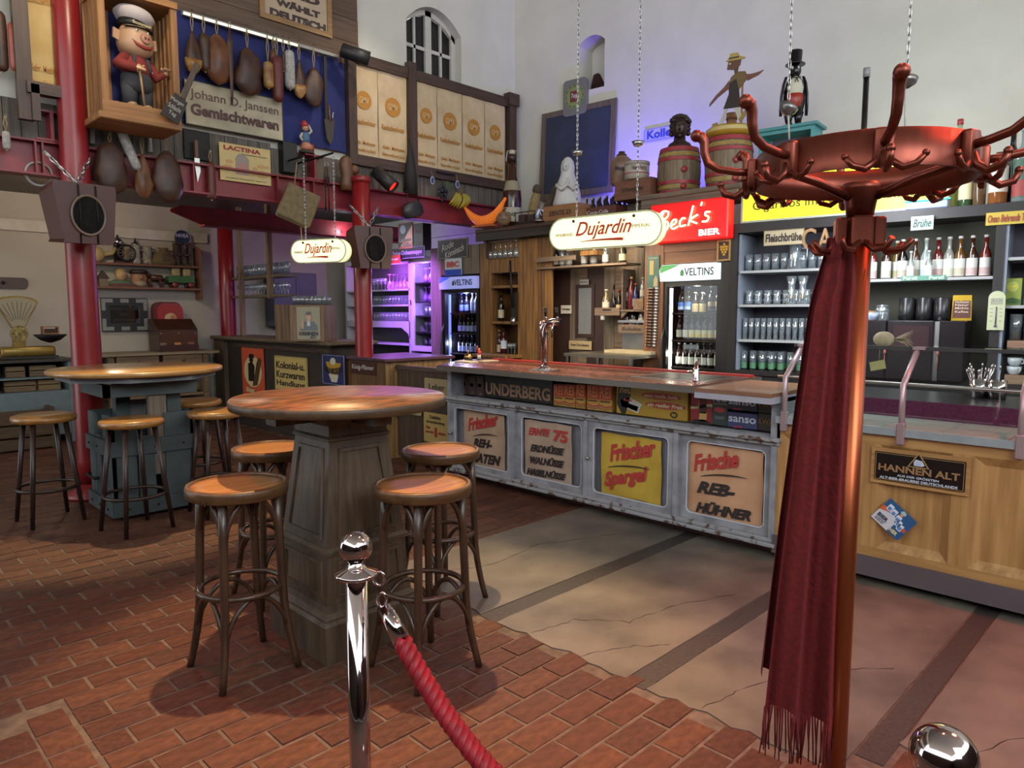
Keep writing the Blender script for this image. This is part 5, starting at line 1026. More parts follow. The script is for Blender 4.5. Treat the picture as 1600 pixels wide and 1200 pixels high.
# thermometer, tea boxes, glasses and cups on the right
q = c0+CB.ax*cbs(1556)-CB.ay*.045; a, wd, h = CB.out(.045).rect(1545, 459, 1568, 516); t = thing('wall_thermometer', 'cream enamel thermometer board on the black cupboard divider', 'thermometer', a, CB.yaw)
b = MB(); b.prism([(-wd/2, 0), (wd/2, 0), (wd/2, h*.88)]+arc(0, h*.88, wd/2, .0, PI, 10)[1:-1]+[(-wd/2, h*.88)], 0, .006); b.build('board', P('#b5b896', .35), t); b = MB(); b.tube([(0, -.004, h*.14), (0, -.004, h*.64)], .004, 6); b.ball((0, -.004, h*.12), .010, 8, 6); b.build('tube', flat('tube_grey', '#5b5f66', .3, .3), t)
for k, z in enumerate((.24, .38, .48, .58)): b = MB(); b.box(-wd*.36, -wd*.2, -.001, .001, h*z, h*z+.003); b.build('scale_mark', P('#54585c'), t); b = MB(); b.box(wd*.2, wd*.36, -.001, .001, h*z, h*z+.003); b.build('scale_mark', P('#54585c'), t)
for k in range(4): txt(t, ('Jod-Kaliklora', 'erhält die Zähne', 'gesund und weiß', 'Zahnpasta')[k], 0, h*(.86-.045*k), wd*.7, h*.026, -.001, P('#4a5c8c'))
for k, px in enumerate((1578, 1597)):
    t = thing('tea_box', 'green tea box with yellow sun disc, %s on the right shelf' % ('left', 'right')[k], 'box', tuple(c0+CB.ax*(cbs(1563, .05)+.075+.125*k)+CB.ay*.05+Vector((0, 0, 1.556))), CB.yaw, 'tea boxes on the right shelf')
    b = MB(); b.bbox(-.055, .055, 0, .08, 0, .195, .003); b.build('box', P('#7d8a34' if k == 0 else '#4f6a38', .45), t); b = MB(); b.prism([(.036*math.cos(a), .135+.036*math.sin(a)) for a in lin(0, 2*PI, 17)[:-1]], -.002, .001); b.build('disc', P('#a3a84a'), t); b = MB(); b.box(-.02, .02, -.003, .001, .13, .143); b.build('band', P('#c0b440'), t); b = MB(); b.prism([(-.055, .01), (.055, .01), (.055, .04), (0, .055), (-.055, .04)], -.002, .001); b.build('leaf_print', P('#3c5a2c'), t)
TL = tumbler(.19, .033, .04)
for r_ in range(2):
    for k in range(6): oncb(TL, 'latte_glass', 'tall flared glass on wooden tray, %s row, %s from left' % (('front', 'back')[r_], ORD[k]), 'glass', 2.09+.085*k, 1.30, .08+.12*r_, 'latte glasses on the tray')
CU = Proto(); b = MB(); b.lathe([(.025, 0), (.03, .004), (.044, .03), (.047, .06), (.044, .06), (.035, .015), (0, .012)], 16); CU.add('cup_body', b, mat('white_china', '#b9bcbf', .2, var=.03)); b = MB(); b.tube([(.042, 0, .05), (.065, 0, .045), (.06, 0, .022), (.04, 0, .018)], .005, 6); CU.add('handle', b, MATS['white_china'])
for z in range(2):
    for r_ in range(2):
        for k in range(5): oncb(CU, 'coffee_cup', 'white coffee cup, %s layer, %s row, %s from left on right shelf' % (('lower', 'upper')[z], ('front', 'back')[r_], ORD[k]), 'cup', 2.10+.105*k, 1.05+.062*z, .06+.13*r_, 'white cups on the right shelf', .5*((k+z) % 3)-.9)
oncb(SG, 'dessert_bowl', 'dark stemmed bowl on the top right shelf', 'bowl', 2.15, 1.90, .12, None, 0, 1.0)
# signs on the cupboard
def cbsign(px, name, lab, col, s, tc, out=.03, bold=.01, shear=0.0, wf=.84, hf=.5, tilt=0.0, frame=None):
    c, wd, h = CB.out(out).rect(*px); t = thing(name, lab, 'sign', c, CB.yaw); b = MB(); b.box(-wd/2, wd/2, 0, .006, 0, h); b.build('plate', P(col, .4), t)
    if frame: b = MB(); frame_mb(b, -wd/2, wd/2, 0, h, .006, -.003, .004); b.build('frame', P(frame, .4), t)
    txt(t, s, 0, h*.5, wd*wf, h*hf, -.002, P(tc), bold, shear); return t
cbsign((1194, 361, 1256, 381), 'broth_sign', 'cream hanging card with black Fraktur lettering at the cupboard top', '#a89a7c', 'Fleischbrühe', '#2a211e', .06, .03, .0, .9, .55, 0, '#8a7a58')
cbsign((1424, 339, 1458, 358), 'broth_sign', 'pale green card with italic lettering hung from the cupboard beam', '#8fae9e', 'Brühe', '#25332f', .05, .005, .3, .8, .6, 0, '#a9bcae')
cbsign((1541, 333, 1612, 348), 'enamel_strip', 'yellow enamel strip with red script at the upper right cupboard beam', '#b39a34', 'Onno Behrends Tee', '#8c2a26', .03, .02, .25, .9, .6)
cbsign((1408, 431.5, 1478, 437), 'shelf_edge_strip', 'green shelf edge strip with white lettering under the syrup bottles', '#3f7c62', 'Persil      Persil', '#c3d2c4', .012, .02, 0, .9, .7)
c, wd, h = CB.out(.03).rect(1252, 358, 1290, 390)
for k, (s, px) in enumerate((('C', 1253), ('A', 1278), ('F', 1305), ('E', 1330))):
    q = CB.out(.04).p(px, 390); t = thing('wooden_letter', 'brown wooden letter %s hanging under the cupboard beam' % s, 'letter', (q.x, q.y, q.z), CB.yaw, 'wooden letters on the cupboard'); txt(t, s, .055, .085, .11, .17, 0, wood('letter_wood', '#7a5a3a', '#96744e'), .01, 0, 0, 1, 'letter_shape', .02)
# glowing yellow cigarillo sign on top
q = CB.p(1158, 342); s1 = (CB.p(1479, 313)-q).dot(CB.ax); t = thing('cigarillo_sign', 'long glowing yellow lightbox sign on top of the glass cupboard', 'lightbox', (q.x, q.y, 2.292), CB.yaw); hh = .40
b = MB(); b.box(0, s1, .02, .14, 0.02, hh); b.build('box', mat('lit_yellow', '#e4d81c', .4, 0, 0, emit=.85), t); b = MB(); frame_mb(b, -.01, s1+.01, .005, hh+.015, .016, .015, .16); b.build('frame', P('#9a9c90', .4), t)
txt(t, 'Cigarillos im Naturdeckblatt', s1*.46, hh*.34, s1*.80, hh*.25, .018, P('#54501c'), .01)
for k in range(7): b = MB(); b.prism([(.42+k*.16, hh*.70), (.44+k*.16, hh*.70), (.50+k*.16, hh*.98), (.48+k*.16, hh*.98)], .017, .022); b.build('red_stripe', P('#b5551c'), t)
# big bottles on top right, teal cabinet, green box
ZT = 2.291
def ontop(p, name, lab, px, into, scale=1.0): return oncb(p, name, lab, 'bottle', cbs(px, into), ZT, into, None, 0, scale)
ontop(bottle(.70, .05, gl('#b9c8a8', .35), None, '#8c2a2c', neck=.5, nr=.36), 'display_bottle', 'tall clear bottle with red cap behind the coat stand ring', 1485, .30)
ontop(bottle(.36, .05, gl('#44603c', .5), '#b8ad86', '#2a2a26', lz=(.15, .55)), 'display_bottle', 'green vermouth bottle half hidden by the coat stand hooks', 1500, .1)
ontop(bottle(.33, .042, '#54402c', None, '#4a3a2a', neck=.3, nr=.5), 'display_bottle', 'plain brown stoneware bottle on the cupboard top', 1521, .06)
ontop(bottle(.37, .06, '#7a4a26', '#b9b4a8', '#3a2a20', lz=(.22, .72), neck=.22), 'display_bottle', 'wide amber bottle with white label on the cupboard top', 1549, .06)
ontop(bottle(.55, .05, '#191412', '#8c8c84', '#2e3c5c', lz=(.5, .56)), 'display_bottle', 'black bottle with blue cap near the right picture edge', 1568, .16)
ontop(bottle(.53, .062, gl('#a8b8b4', .35), '#3f5c4a', '#9aa8a6', lz=(.05, .56), label2='#8c3a34'), 'display_bottle', 'large clear bottle with green figure label at the right edge', 1586, .05)
ontop(bottle(1.25, .07, '#15110f', '#5c8a6c', '#8a8a8c', neck=.62, nr=.34, lz=(.1, .3)), 'display_bottle', 'giant slender black display bottle rising behind the coat stand', 1338, .38)
t = thing('plastic_tub', 'low pale blue plastic tub with teal lid on the cupboard top', 'tub', tuple(c0+CB.ax*cbs(1440, -.02)-CB.ay*.0+Vector((0, 0, ZT+.001))), CB.yaw); b = MB(); b.bbox(-.14, .14, -.02, .015, 0, .055, .006); b.build('tub', P('#8c98b8'), t); b = MB(); b.bbox(-.15, .16, -.021, .016, .055, .07, .004); b.build('lid', P('#3fae9c'), t)
q = c0+CB.ax*cbs(1226, .33)+CB.ay*.33; t = thing('teal_showcase', 'small teal painted display box under the penguin figure', 'box', (q.x, q.y, ZT+.001), CB.yaw); M_teal = mat('teal_paint', '#3f7f82', .5, var=.1)
HB = RW.out(.35).p(1226, 222).z-ZT
b = MB(); frame_mb(b, -.24, .24, 0, HB-.03, .03, -.12, .12); b.build('carcass', M_teal, t); b = MB(); b.bbox(-.27, .27, -.14, .14, HB-.03, HB, .006); b.build('lid', M_teal, t); b = MB(); b.box(-.2, .2, .10, .12, .03, HB-.03); b.build('back', M_cupd, t)
PZ = ZT+HB+.002; PQ = q
# ================================================================== LEDGE AND UPPER RIGHT WALL
def at_x(px, py, X): return Fr(X, 0, -PI/2).p(px, py)
def hpx(px, y0, y1, X): return at_x(px, y0, X).z-at_x(px, y1, X).z
def wpx(x0, x1, py, X): return at_x(x0, py, X).y-at_x(x1, py, X).y
ZG = 2.50
t = thing('plank_ledge', 'dark plank ledge loaded with curiosities above the door', 'shelf', (5.85, at_x(880, 350, 6).y, ZG), -PI/2); w0 = t.location.y
xl, xr = w0-at_x(742, 350, 5.85).y, w0-at_x(1016, 350, 5.85).y
b = MB(); b.bbox(xl, xr, 0, .95, -.05, 0, .008); b.build('board', M_dwood, t); b = MB(); b.box(xl, xr, .01, .05, -.14, -.05); b.build('apron', M_black, t)
for x in (xl+.1, xr-.25, 0.1): b = MB(); b.prism([(0, 0), (.04, 0), (.04, -.3), (0, -.1)], .05, .2, Matrix.Translation((x, 0, -.05))); b.build('bracket', M_dwood, t)
# higher shelf for the barrels
ZB = 2.64; t = thing('barrel_shelf', 'weathered plank shelf carrying two barrels above the neon sign', 'shelf', (5.90, at_x(1080, 300, 5.9).y, ZB), -PI/2); y0_ = t.location.y
b = MB(); b.bbox(y0_-at_x(995, 300, 5.9).y, y0_-at_x(1158, 300, 5.9).y, 0, .9, -.045, 0, .006); b.build('board', M_cratew, t); b = MB(); b.box(y0_-at_x(1000, 300, 5.9).y, y0_-at_x(1150, 300, 5.9).y, .02, .05, -.13, -.045); b.build('front_board', M_cratew, t)
# giant beer bottle
H = .95; q = at_x(800, 340, 6.15); t = thing('giant_bottle', 'giant brown swing-top display beer bottle on the ledge by the corner', 'bottle', (q.x, q.y, ZG+.001), -PI/4)
b = MB(); b.lathe([(.10, 0), (.115, .02), (.115, .36), (.105, .46), (.06, .60), (.045, .66), (.045, .80)], 24); b.build('body', glossy('#3a1f14'), t)
b = MB(); b.lathe([(.052, .79), (.052, .87), (.04, .88)], 20); b.build('neck_foil', flat('dark_foil', '#2a1a16', .4), t); b = MB(); b.lathe([(.03, .88), (.038, .885), (.038, .925), (0, .93)], 16); b.build('stopper', P('#b8ac92'), t)
b = MB(); b.tube([(.052, 0, .74), (.07, 0, .82), (.055, 0, .92), (0, 0, .935), (-.055, 0, .92), (-.07, 0, .82), (-.052, 0, .74)], .004, 6); b.build('wire_clip', M_chrome2, t)
b = MB(); b.lathe([(.1155, .08), (.1165, .09), (.1165, .24), (.1155, .25)], 24); b.f = b.f[:-2]; b.sm = b.sm[:-2]; b.build('label', P('#a8a08a'), t); txt(t, 'DAB', 0, .165, .09, .05, -.119, P('#3a3a34'), .03)
b = MB(); b.lathe([(.108, .45), (.075, .565)], 24); b.f = b.f[:-2]; b.sm = b.sm[:-2]; b.build('neck_label', P('#8c8468'), t)
# corn cobs
M_corn = mat('dried_corn', '#6d5a3a', .8, 0, 0, 70, .8, col2='#a08b58')
for px, py0, py1, lean, lab in ((838, 282, 332, .25, 'pale dried corn cob leaning beside the giant bottle'), (856, 288, 334, .55, 'dark dried corn cob leaning behind the white statue')):
    q = at_x(px-8, py1, 6.1); t = thing('corn_cob', lab, 'corn cob', (q.x, q.y, ZG+.03), -PI/2, 'dried corn cobs'); T = Matrix.Rotation(lean, 4, 'Y')
    b = MB(); b.lathe([(.05, 0), (.065, .05), (.065, .2), (.05, .33), (.02, .40), (0, .41)], 18, T); b.build('cob', M_corn if lean < .4 else mat('dark_corn', '#3a2c26', .8, 0, 0, 70, .8, col2='#5a4838'), t); b = MB(); b.lathe([(.03, .34), (.06, .37), (.05, .43), (.02, .45), (0, .45)], 10, T); b.lathe([(.07, -.03), (.075, .03), (.06, .08)], 10, T); b.build('husk', mat('corn_husk', '#4a3f30', .9, var=.3, scale=20), t)
# orange gourd boat
t = thing('orange_squash', 'long translucent orange banana-shaped plastic decoration at the beam end', 'decoration', (5.75, at_x(757, 350, 5.75).y, ZG+.045), -PI/2); s = wpx(726, 789, 345, 5.75)
def boat(u, v):
    a = v*2*PI; x = (u-.5)*s; k = math.sin(PI*min(max(u, .03), .97))**.55; cz = .18*(2*u-1)**2+.09*(u > .8)*(u-.8)*5*.3
    return (x, .075*k*math.cos(a), cz+(.085*k)*math.sin(a)*(1 if math.sin(a) < 0 else .55)+.04)
b = MB(); b.grid(boat, 28, 16); b.build('shell', mat('orange_plastic_glow', '#d8722a', .35, var=.12, scale=14, emit=.35), t); b = MB(); b.box(-.16, .16, -.06, .06, -.045, -.02); b.build('foot', P('#a85a22'), t)  # small emission stands in for light coming through the shell
# carved gourd
q = at_x(787, 352, 5.72); t = thing('carved_gourd', 'small round gourd with carved pumpkin face on the ledge', 'gourd', (5.80, at_x(787, 352, 5.80).y, ZG+.001), -PI/4)
b = MB(); v = []
b.lathe([(.0, 0), (.05, .004), (.085, .05), (.085, .09), (.06, .14), (.02, .16), (0, .16)], 20); b.build('gourd', mat('gourd_skin', '#7a5e44', .6, var=.15), t); b = MB(); b.tube([(0, 0, .155), (.01, 0, .185), (.03, 0, .19)], [.014, .010, .008], 7); b.build('stalk', M_dwood, t)
for x in (-.032, .032): b = MB(); b.prism([(x-.014, .10), (x+.014, .10), (x, .125)], -.085, -.07); b.build('eye', M_black, t)
b = MB(); b.prism([(-.045, .072), (-.02, .05), (.02, .05), (.045, .072), (.02, .062), (-.02, .062)], -.092, -.07); b.build('mouth', M_black, t)
# black cup tray, chess-like figure
q = at_x(822, 345, 5.85); t = thing('iron_tray', 'black wire tray with dark blocks in front of the giant bottle', 'tray', (5.86, at_x(820, 345, 5.86).y, ZG+.001), -PI/2); b = MB(); b.box(-.15, .15, 0, .12, 0, .02); b.build('tray', M_black, t); b = MB(); b.tube([(-.15, 0, .02), (-.15, 0, .13), (.15, 0, .13), (.15, 0, .02)], .006, 5); b.build('wire', M_black, t); b = MB(); b.box(-.12, -.02, .02, .1, .02, .11); b.build('block', mat('block_brown', '#3a2a24', .6), t); b = MB(); b.box(.02, .12, .02, .1, .02, .10); b.build('block', MATS['block_brown'], t)
q = at_x(842, 350, 5.83); t = thing('horse_figure', 'small silver horse figurine on round base on the ledge', 'figurine', (5.83, at_x(842, 350, 5.83).y, ZG+.001), -PI/4); b = MB(); b.lathe([(.06, 0), (.06, .012), (.045, .02), (.04, .035), (0, .04)], 18); b.build('base', M_chrome2, t)
b = MB(); b.tube([(-.02, 0, .03), (-.015, 0, .08), (.0, 0, .12), (.02, 0, .135)], [.025, .022, .024, .018], 9); b.tube([(.0, 0, .115), (.03, 0, .06)], [.012, .007], 7); b.tube([(.018, 0, .13), (.045, 0, .115), (.05, 0, .1)], [.014, .012, .008], 8); b.build('horse', mat('silver_blue_lit', '#9aa0b8', .35, .4), t)  # blue light on the silver horse is put into its colour
# white madonna statue on its crate
def box_crate(px, X, name, lab, mt, text, tcol, dep=.3, rot=-PI/2, z=None, th=.014):
    a, e = at_x(px[0], px[3], X), at_x(px[2], px[3], X); wd = a.y-e.y; h = hpx((px[0]+px[2])/2, px[1], px[3], X); t = thing(name, lab, 'crate', (X, (a.y+e.y)/2, z), rot)
    b = MB(); b.box(-wd/2, wd/2, 0, th, 0, h); o = b.build('front_board', mt, t); b = MB(); b.box(-wd/2, wd/2, dep-th, dep, 0, h); b.build('back_board', mt, t)
    for s in (-1, 1): b = MB(); b.box(s*wd/2-(th if s > 0 else 0), s*wd/2+(th if s < 0 else 0), th, dep-th, 0, h); b.build('end_board', mt, t)
    b = MB(); b.box(-wd/2+th, wd/2-th, th, dep-th, 0, .012); b.build('bottom', mt, t)
    if text: txt(t, text, 0, h*.5, wd*.6, h*.36, -.0015, P(tcol), .02)
    return t, wd, h
M_tanb = wood('tan_crate', '#7a5230', '#946a42', 0, 2, .6); M_redb = wood('red_crate', '#4a241e', '#63332a', 0, 2, .6); M_brnb = wood('brown_crate', '#5a3626', '#744a34', 0, 2, .6)
ec, ew, eh = box_crate((848, 330, 903, 351), 5.86, 'harvest_crate', 'tan wooden crate with stamped letters and number under the white statue', M_tanb, 'ERNTE 23', '#33241a', .3, z=ZG+.001)
b = MB(); b.box(-ew/2, ew/2, .0, .3, eh, eh+.012); b.build('lid', M_tanb, ec)
SZ = ZG+eh+.014; q = at_x(884, 328, 6.0); t = thing('madonna_statue', 'white plaster praying statue of a veiled woman on the crate', 'statue', (6.02, at_x(884, 328, 6.02).y, SZ), -PI/4)
M_pl = mat('white_plaster', '#b4b2ae', .6, var=.06, bump=.05, scale=14)
HS = hpx(884, 250, 328, 6.0)
def ringp(cx, cy, z, rx, ry, n=20, fold=0.0, ph=0.0): return [(cx+rx*math.cos(2*PI*k/n)*(1+fold*math.sin(5*2*PI*k/n+ph)), cy+ry*math.sin(2*PI*k/n)*(1+fold*math.sin(6*2*PI*k/n+ph)), z) for k in range(n)]
k_ = HS/.62
b = MB(); b.loft([ringp(.02*k_, 0, z*k_, rx*k_, ry*k_, 24, f_, z*9) for z, rx, ry, f_ in ((0, .175, .13, .05), (.04, .185, .14, .05), (.1, .17, .13, .06), (.2, .15, .115, .06), (.30, .125, .10, .05), (.38, .095, .085, .03), (.42, .085, .085, 0), (.50, .088, .09, 0), (.56, .075, .08, 0), (.605, .04, .05, 0), (.62, .005, .01, 0))]); b.build('veil_and_robe', M_pl, t)
b = MB(); b.ball((-.005*k_, -.055*k_, .49*k_), .058*k_, 14, 10, sx=.85, sz=1.25); b.tube([(-.005*k_, -.112*k_, .50*k_), (-.005*k_, -.122*k_, .475*k_)], [.006, .01], 6); b.build('face', M_pl, t)
b = MB(); b.tube([(-.12*k_, -.06*k_, .26*k_), (-.06*k_, -.13*k_, .20*k_), (.01*k_, -.15*k_, .26*k_)], [.03*k_, .028*k_, .018*k_], 9); b.tube([(.14*k_, -.06*k_, .26*k_), (.08*k_, -.13*k_, .20*k_), (.02*k_, -.15*k_, .26*k_)], [.03*k_, .028*k_, .018*k_], 9); b.tube([(.015*k_, -.15*k_, .25*k_), (.015*k_, -.14*k_, .34*k_)], [.022*k_, .008*k_], 8); b.build('praying_hands', M_pl, t)
# cola crate with small bottles, lemonade crate
cc_, cw, ch = box_crate((906, 322, 962, 338), 6.0, 'cola_crate', 'red-brown bottle crate with white script holding small dark bottles', M_redb, 'Coca-Cola', '#b5a8a0', .3, z=ZG+.001)
ch_ = cc_.location.z+.013
CBt = bottle(.21, .026, '#17100f', None, '#8c8c90', neck=.45)
for r_ in range(3):
    for k in range(5): CBt.place('cola_bottle', 'small dark cola bottle in the crate, %s row, %s from left' % (ORD[r_], ORD[k]), 'bottle', (6.05+.09*r_, cc_.location.y+cw*.38-k*cw*.19, ch_), 0, 'bottles in the cola crate')
for k in range(2): t = thing('barrel_prop', 'small wooden block supporting the higher plank shelf, %s one' % ('left', 'right')[k], 'block', (6.2, at_x((965, 990)[k], 340, 6.2).y, ZG+.001), -PI/2); b = MB(); b.bbox(-.09, .09, 0, .2, 0, .135, .008); b.build('block', M_cratew, t)
sc_, sw, sh = box_crate((960, 278, 1016, 307), 6.0, 'lemonade_crate', 'orange-brown wooden crate with handwritten script on the barrel shelf', M_brnb, 'Schweppes', '#2f201a', .3, z=ZB+.001)
b = MB(); b.box(-sw/2, sw/2, 0, .3, sh, sh+.01); b.build('lid', M_brnb, sc_); ZC = ZB+sh+.012
q = at_x(970, 276, 6.2); t = thing('stoneware_jar', 'tall brown stoneware jar with lettering behind the tin', 'jar', (6.22, at_x(971, 276, 6.22).y, ZC), -PI/4); HJ = hpx(971, 222, 276, 6.2)
b = MB(); b.lathe([(.10, 0), (.115, .02), (.115, HJ*.62), (.10, HJ*.75), (.06, HJ*.84), (.05, HJ*.86)], 22); b.build('jar', mat('brown_stoneware', '#5f4436', .35, 0, 0, 3, col2='#8c6c56'), t); b = MB(); b.lathe([(.055, HJ*.86), (.05, HJ*.9), (.03, HJ*.94), (.035, HJ*.98), (0, HJ)], 18); b.build('lid', flat('jar_lid', '#3a241c', .35), t); txt(t, 'Moutarde', 0, HJ*.45, .17, .05, -.121, P('#2c2430'), .02)
q = at_x(994, 275, 6.05); t = thing('biscuit_tin', 'round cream tin with red printed band on the lemonade crate', 'tin', (6.09, at_x(995, 275, 6.09).y, ZC), -PI/4); HT = hpx(994, 247, 275, 6.05)
b = MB(); b.lathe([(.125, 0), (.125, HT*.86), (0, HT*.87)], 26); b.build('tin', P('#a39a8e', .4), t); b = MB(); b.lathe([(.128, HT*.8), (.128, HT), (0, HT)], 26); b.build('lid', P('#8f867c', .4), t); b = MB(); b.lathe([(.1265, HT*.3), (.1265, HT*.36)], 26); b.f = b.f[:-2]; b.sm = b.sm[:-2]; b.build('red_line', P('#8a3838'), t); txt(t, 'Feinster Hering', -.0, HT*.56, .15, .06, -.129, P('#4a2f30'), .01)
q = at_x(1000, 236, 6.3); t = MB(); t.ball((0, 0, .06), .06, 16, 10); o = t.build('glass_ball', flat('pale_globe', '#b0aaa0', .3), None, (6.34, at_x(1004, 240, 6.34).y, ZC)); tag(o, 'pale round globe peeping above the tin', 'globe')  # globe has one even pale colour
# barrels, bust, cheese wheel
def barrel(px0, px1, py0, py1, X, lab):
    wd = wpx(px0, px1, py1-20, X)*.5; H = hpx((px0+px1)/2, py0, py1, X); R0 = wd*.86/1.0; R0 = min(wd, .26)
    q = at_x((px0+px1)/2, py1, X); t = thing('wooden_barrel', lab, 'barrel', (X, q.y, ZB+.001), -PI/4)
    pr = lambda z: R0*(.86+.14*math.sin(PI*z))
    n = 20
    for k in range(n):
        b = MB(); a0, a1 = 2*PI*k/n, 2*PI*(k+1)/n-.012; v = []
        for j in range(7):
            z = j/6; r = pr(z)
            for a in (a0, a1): v.append((r*math.cos(a), r*math.sin(a), z*H))
        b.add(v, [(2*j, 2*j+1, 2*j+3, 2*j+2) for j in range(6)], True); b.build('stave', wood('barrel_wood', '#5a4c3c', '#7d6a50', 2, 3, .6), t)
    for z0_, z1_, red in ((.0, .09, 1), (.12, .2, 0), (.22, .29, 1), (.71, .78, 1), (.8, .88, 0), (.91, 1.0, 1)):
        b = MB(); b.lathe([(pr(z0_)+.006, z0_*H), (pr(z1_)+.006, z1_*H)], 32); b.f = b.f[:-2]; b.sm = b.sm[:-2]; b.build('hoop', P('#8c2a30', .4) if red else mat('yellow_hoop', '#8a7038', .5, var=.2, scale=20), t)
    b = MB(); b.lathe([(0, H*.97), (R0*.84, H*.97)], 28); b.f = [f for f in b.f]; b.build('head', M_cratew, t)
    for z in (.16, .5): b = MB(); b.lathe([(.03, 0), (.03, .012), (0, .014)], 12, Matrix.Translation((0, -pr(z)-.004, z*H)) @ Matrix.Rotation(PI/2, 4, 'X')); b.build('bung', P('#8c2a30', .4), t)
    return t, H, R0
br1, H1, R1 = barrel(1031, 1089, 231, 304, 6.22, 'red-hooped small wooden barrel under the bronze bust'); br2, H2, R2 = barrel(1104, 1171, 217, 296, 6.20, 'red-hooped small wooden barrel under the yellow cheese wheel')
t = thing('bronze_bust', 'dark bronze bust of a man with wild hair on the left barrel', 'bust', (br1.location.x, br1.location.y, ZB+H1+.002), -PI/4-.25); M_brz = mat('dark_bronze', '#3a2a26', .35, .5, .2, 10); k = hpx(1065, 177, 232, 6.2)/.42
b = MB(); b.loft([ringp(0, 0, z*k, rx*k, ry*k, 20) for z, rx, ry in ((0, .14, .10), (.03, .15, .10), (.07, .13, .085), (.10, .075, .07), (.15, .068, .07))]); b.build('shoulders', M_brz, t)
b = MB(); b.loft([ringp(0, -.012*k, z*k, rx*k, ry*k, 18) for z, rx, ry in ((.13, .03, .04), (.145, .062, .075), (.18, .082, .095), (.23, .092, .104), (.29, .095, .105), (.34, .085, .095), (.38, .05, .06))]); b.tube([(0, -.115*k, .275*k), (0, -.135*k, .225*k), (0, -.115*k, .215*k)], [.012*k, .018*k, .014*k], 8)
b.tube([(-.06*k, -.098*k, .285*k), (-.02*k, -.115*k, .275*k)], .012*k, 7); b.tube([(.06*k, -.098*k, .285*k), (.02*k, -.115*k, .275*k)], .012*k, 7); b.tube([(-.028*k, -.11*k, .185*k), (.028*k, -.11*k, .185*k)], .010*k, 7); b.ball((0, -.095*k, .15*k), .028*k, 8, 6)
for s in (-1, 1): b.ball((s*.093*k, .0, .24*k), .025*k, 8, 6, sx=.5)
b.build('head', M_brz, t)
b = MB(); random.seed(5)
for j in range(46):
    a = random.uniform(0, 2*PI); e = random.uniform(.1, 1.5); r = .10*k; p = Vector((r*1.05*math.cos(a)*math.cos(e), r*1.1*math.sin(a)*math.cos(e)+.01*k, .315*k+r*.9*math.sin(e)))
    if p.y < -.085*k and p.z < .36*k: continue
    b.ball(p, .032*k, 8, 6, sx=1.2, sz=.8)
for s in (-1, 1):
    for z in (.2, .25, .3): b.ball((s*.098*k, .04*k, z*k), .034*k, 8, 6)
b.build('hair', M_brz, t)['kind'] = 'stuff'
t = thing('cheese_wheel', 'yellow cheese wheel with printed rim on the right barrel', 'cheese', (br2.location.x, br2.location.y, ZB+H2+.002), -PI/4); hc = hpx(1138, 200, 217, 6.2)
b = MB(); b.lathe([(R2*.80, 0), (R2*.98, hc*.3), (R2*.98, hc*.7), (R2*.85, hc), (0, hc*1.02)], 32); b.build('wheel', mat('cheese_wax', '#a07a24', .45, var=.1), t); b = MB(); b.lathe([(R2*.985, hc*.45), (R2*.985, hc*.78)], 32); b.f = b.f[:-2]; b.sm = b.sm[:-2]; b.build('paper_rim', P('#b5a468'), t)
ZW = ZB+H2+hc+.01
q = at_x(1128, 200, 6.3); t = thing('wooden_beaker', 'turned wooden beaker standing behind the cut-out figure', 'beaker', (br2.location.x+.14, br2.location.y+.06, ZW), 0); b = MB(); b.lathe([(.045, 0), (.05, .02), (.045, .1), (.05, .16), (.04, .16), (0, .15)], 16); b.build('beaker', M_tanb, t); b = MB(); b.lathe([(.052, .1), (.052, .12)], 16); b.build('ring', M_brnb, t)
# flat cut-out waiter
hk_ = hpx(1145, 88, 200, 6.15); t = thing('cutout_figure', 'flat painted cut-out of a striding person in straw hat and dark apron', 'cut-out', (br2.location.x-.03, br2.location.y-.01, ZW), -PI/2); k = hk_
def cut(pts, y, col, nm, th=.012): b = MB(); b.prism([(x*k, z*k) for x, z in pts], y, y+th); return b.build(nm, P(col), t)
cut([(-.22, .0), (-.18, .02), (-.05, .33), (.0, .36), (-.12, .02), (-.14, -.02)], .0, '#b3aca0', 'trouser_leg'); cut([(.02, .36), (.1, .33), (.2, .08), (.14, .06), (.06, .25)], .0, '#b3aca0', 'trouser_leg')
cut([(-.28, .08), (-.20, .09), (-.13, -.02), (-.26, -.03)], -.001, '#8a7434', 'shoe'); cut([(.14, .07), (.17, .02), (.25, .12), (.29, .21), (.22, .17)], -.001, '#8a7434', 'shoe')
cut([(-.10, .26), (.16, .24), (.13, .5), (.09, .64), (-.02, .60), (-.02, .45)], -.004, '#2c2320', 'apron'); cut([(-.04, .52), (.0, .68), (.1, .74), (.22, .72), (.26, .62), (.14, .5), (.08, .42)], -.002, '#6a5632', 'shirt')
cut([(-.02, .64), (-.05, .52), (-.2, .44), (-.33, .34), (-.32, .38), (-.22, .48), (-.1, .56)], -.006, '#6d4438', 'arm'); cut([(.22, .68), (.26, .58), (.42, .62), (.5, .67), (.4, .66), (.3, .66)], -.006, '#6d4438', 'arm')
cut([(.06, .72), (.10, .72), (.12, .84), (.04, .84)], -.003, '#5a3d2e', 'neck'); cut([(-.06, .80), (.06, .77), (.14, .82), (.16, .92), (.0, .95), (-.04, .90)], -.006, '#5f4030', 'head')
cut([(-.08, .915), (.20, .89), (.22, .91), (.13, .95), (.11, 1.0), (-.01, 1.01), (-.03, .95)], -.009, '#a8904c', 'straw_hat'); cut([(-.03, .935), (.13, .925), (.13, .945), (-.03, .955)], -.0105, '#3a3028', 'hat_band'); cut([(-.02, .86), (.0, .86), (.0, .88), (-.02, .88)], -.008, '#cfc8ba', 'eye')
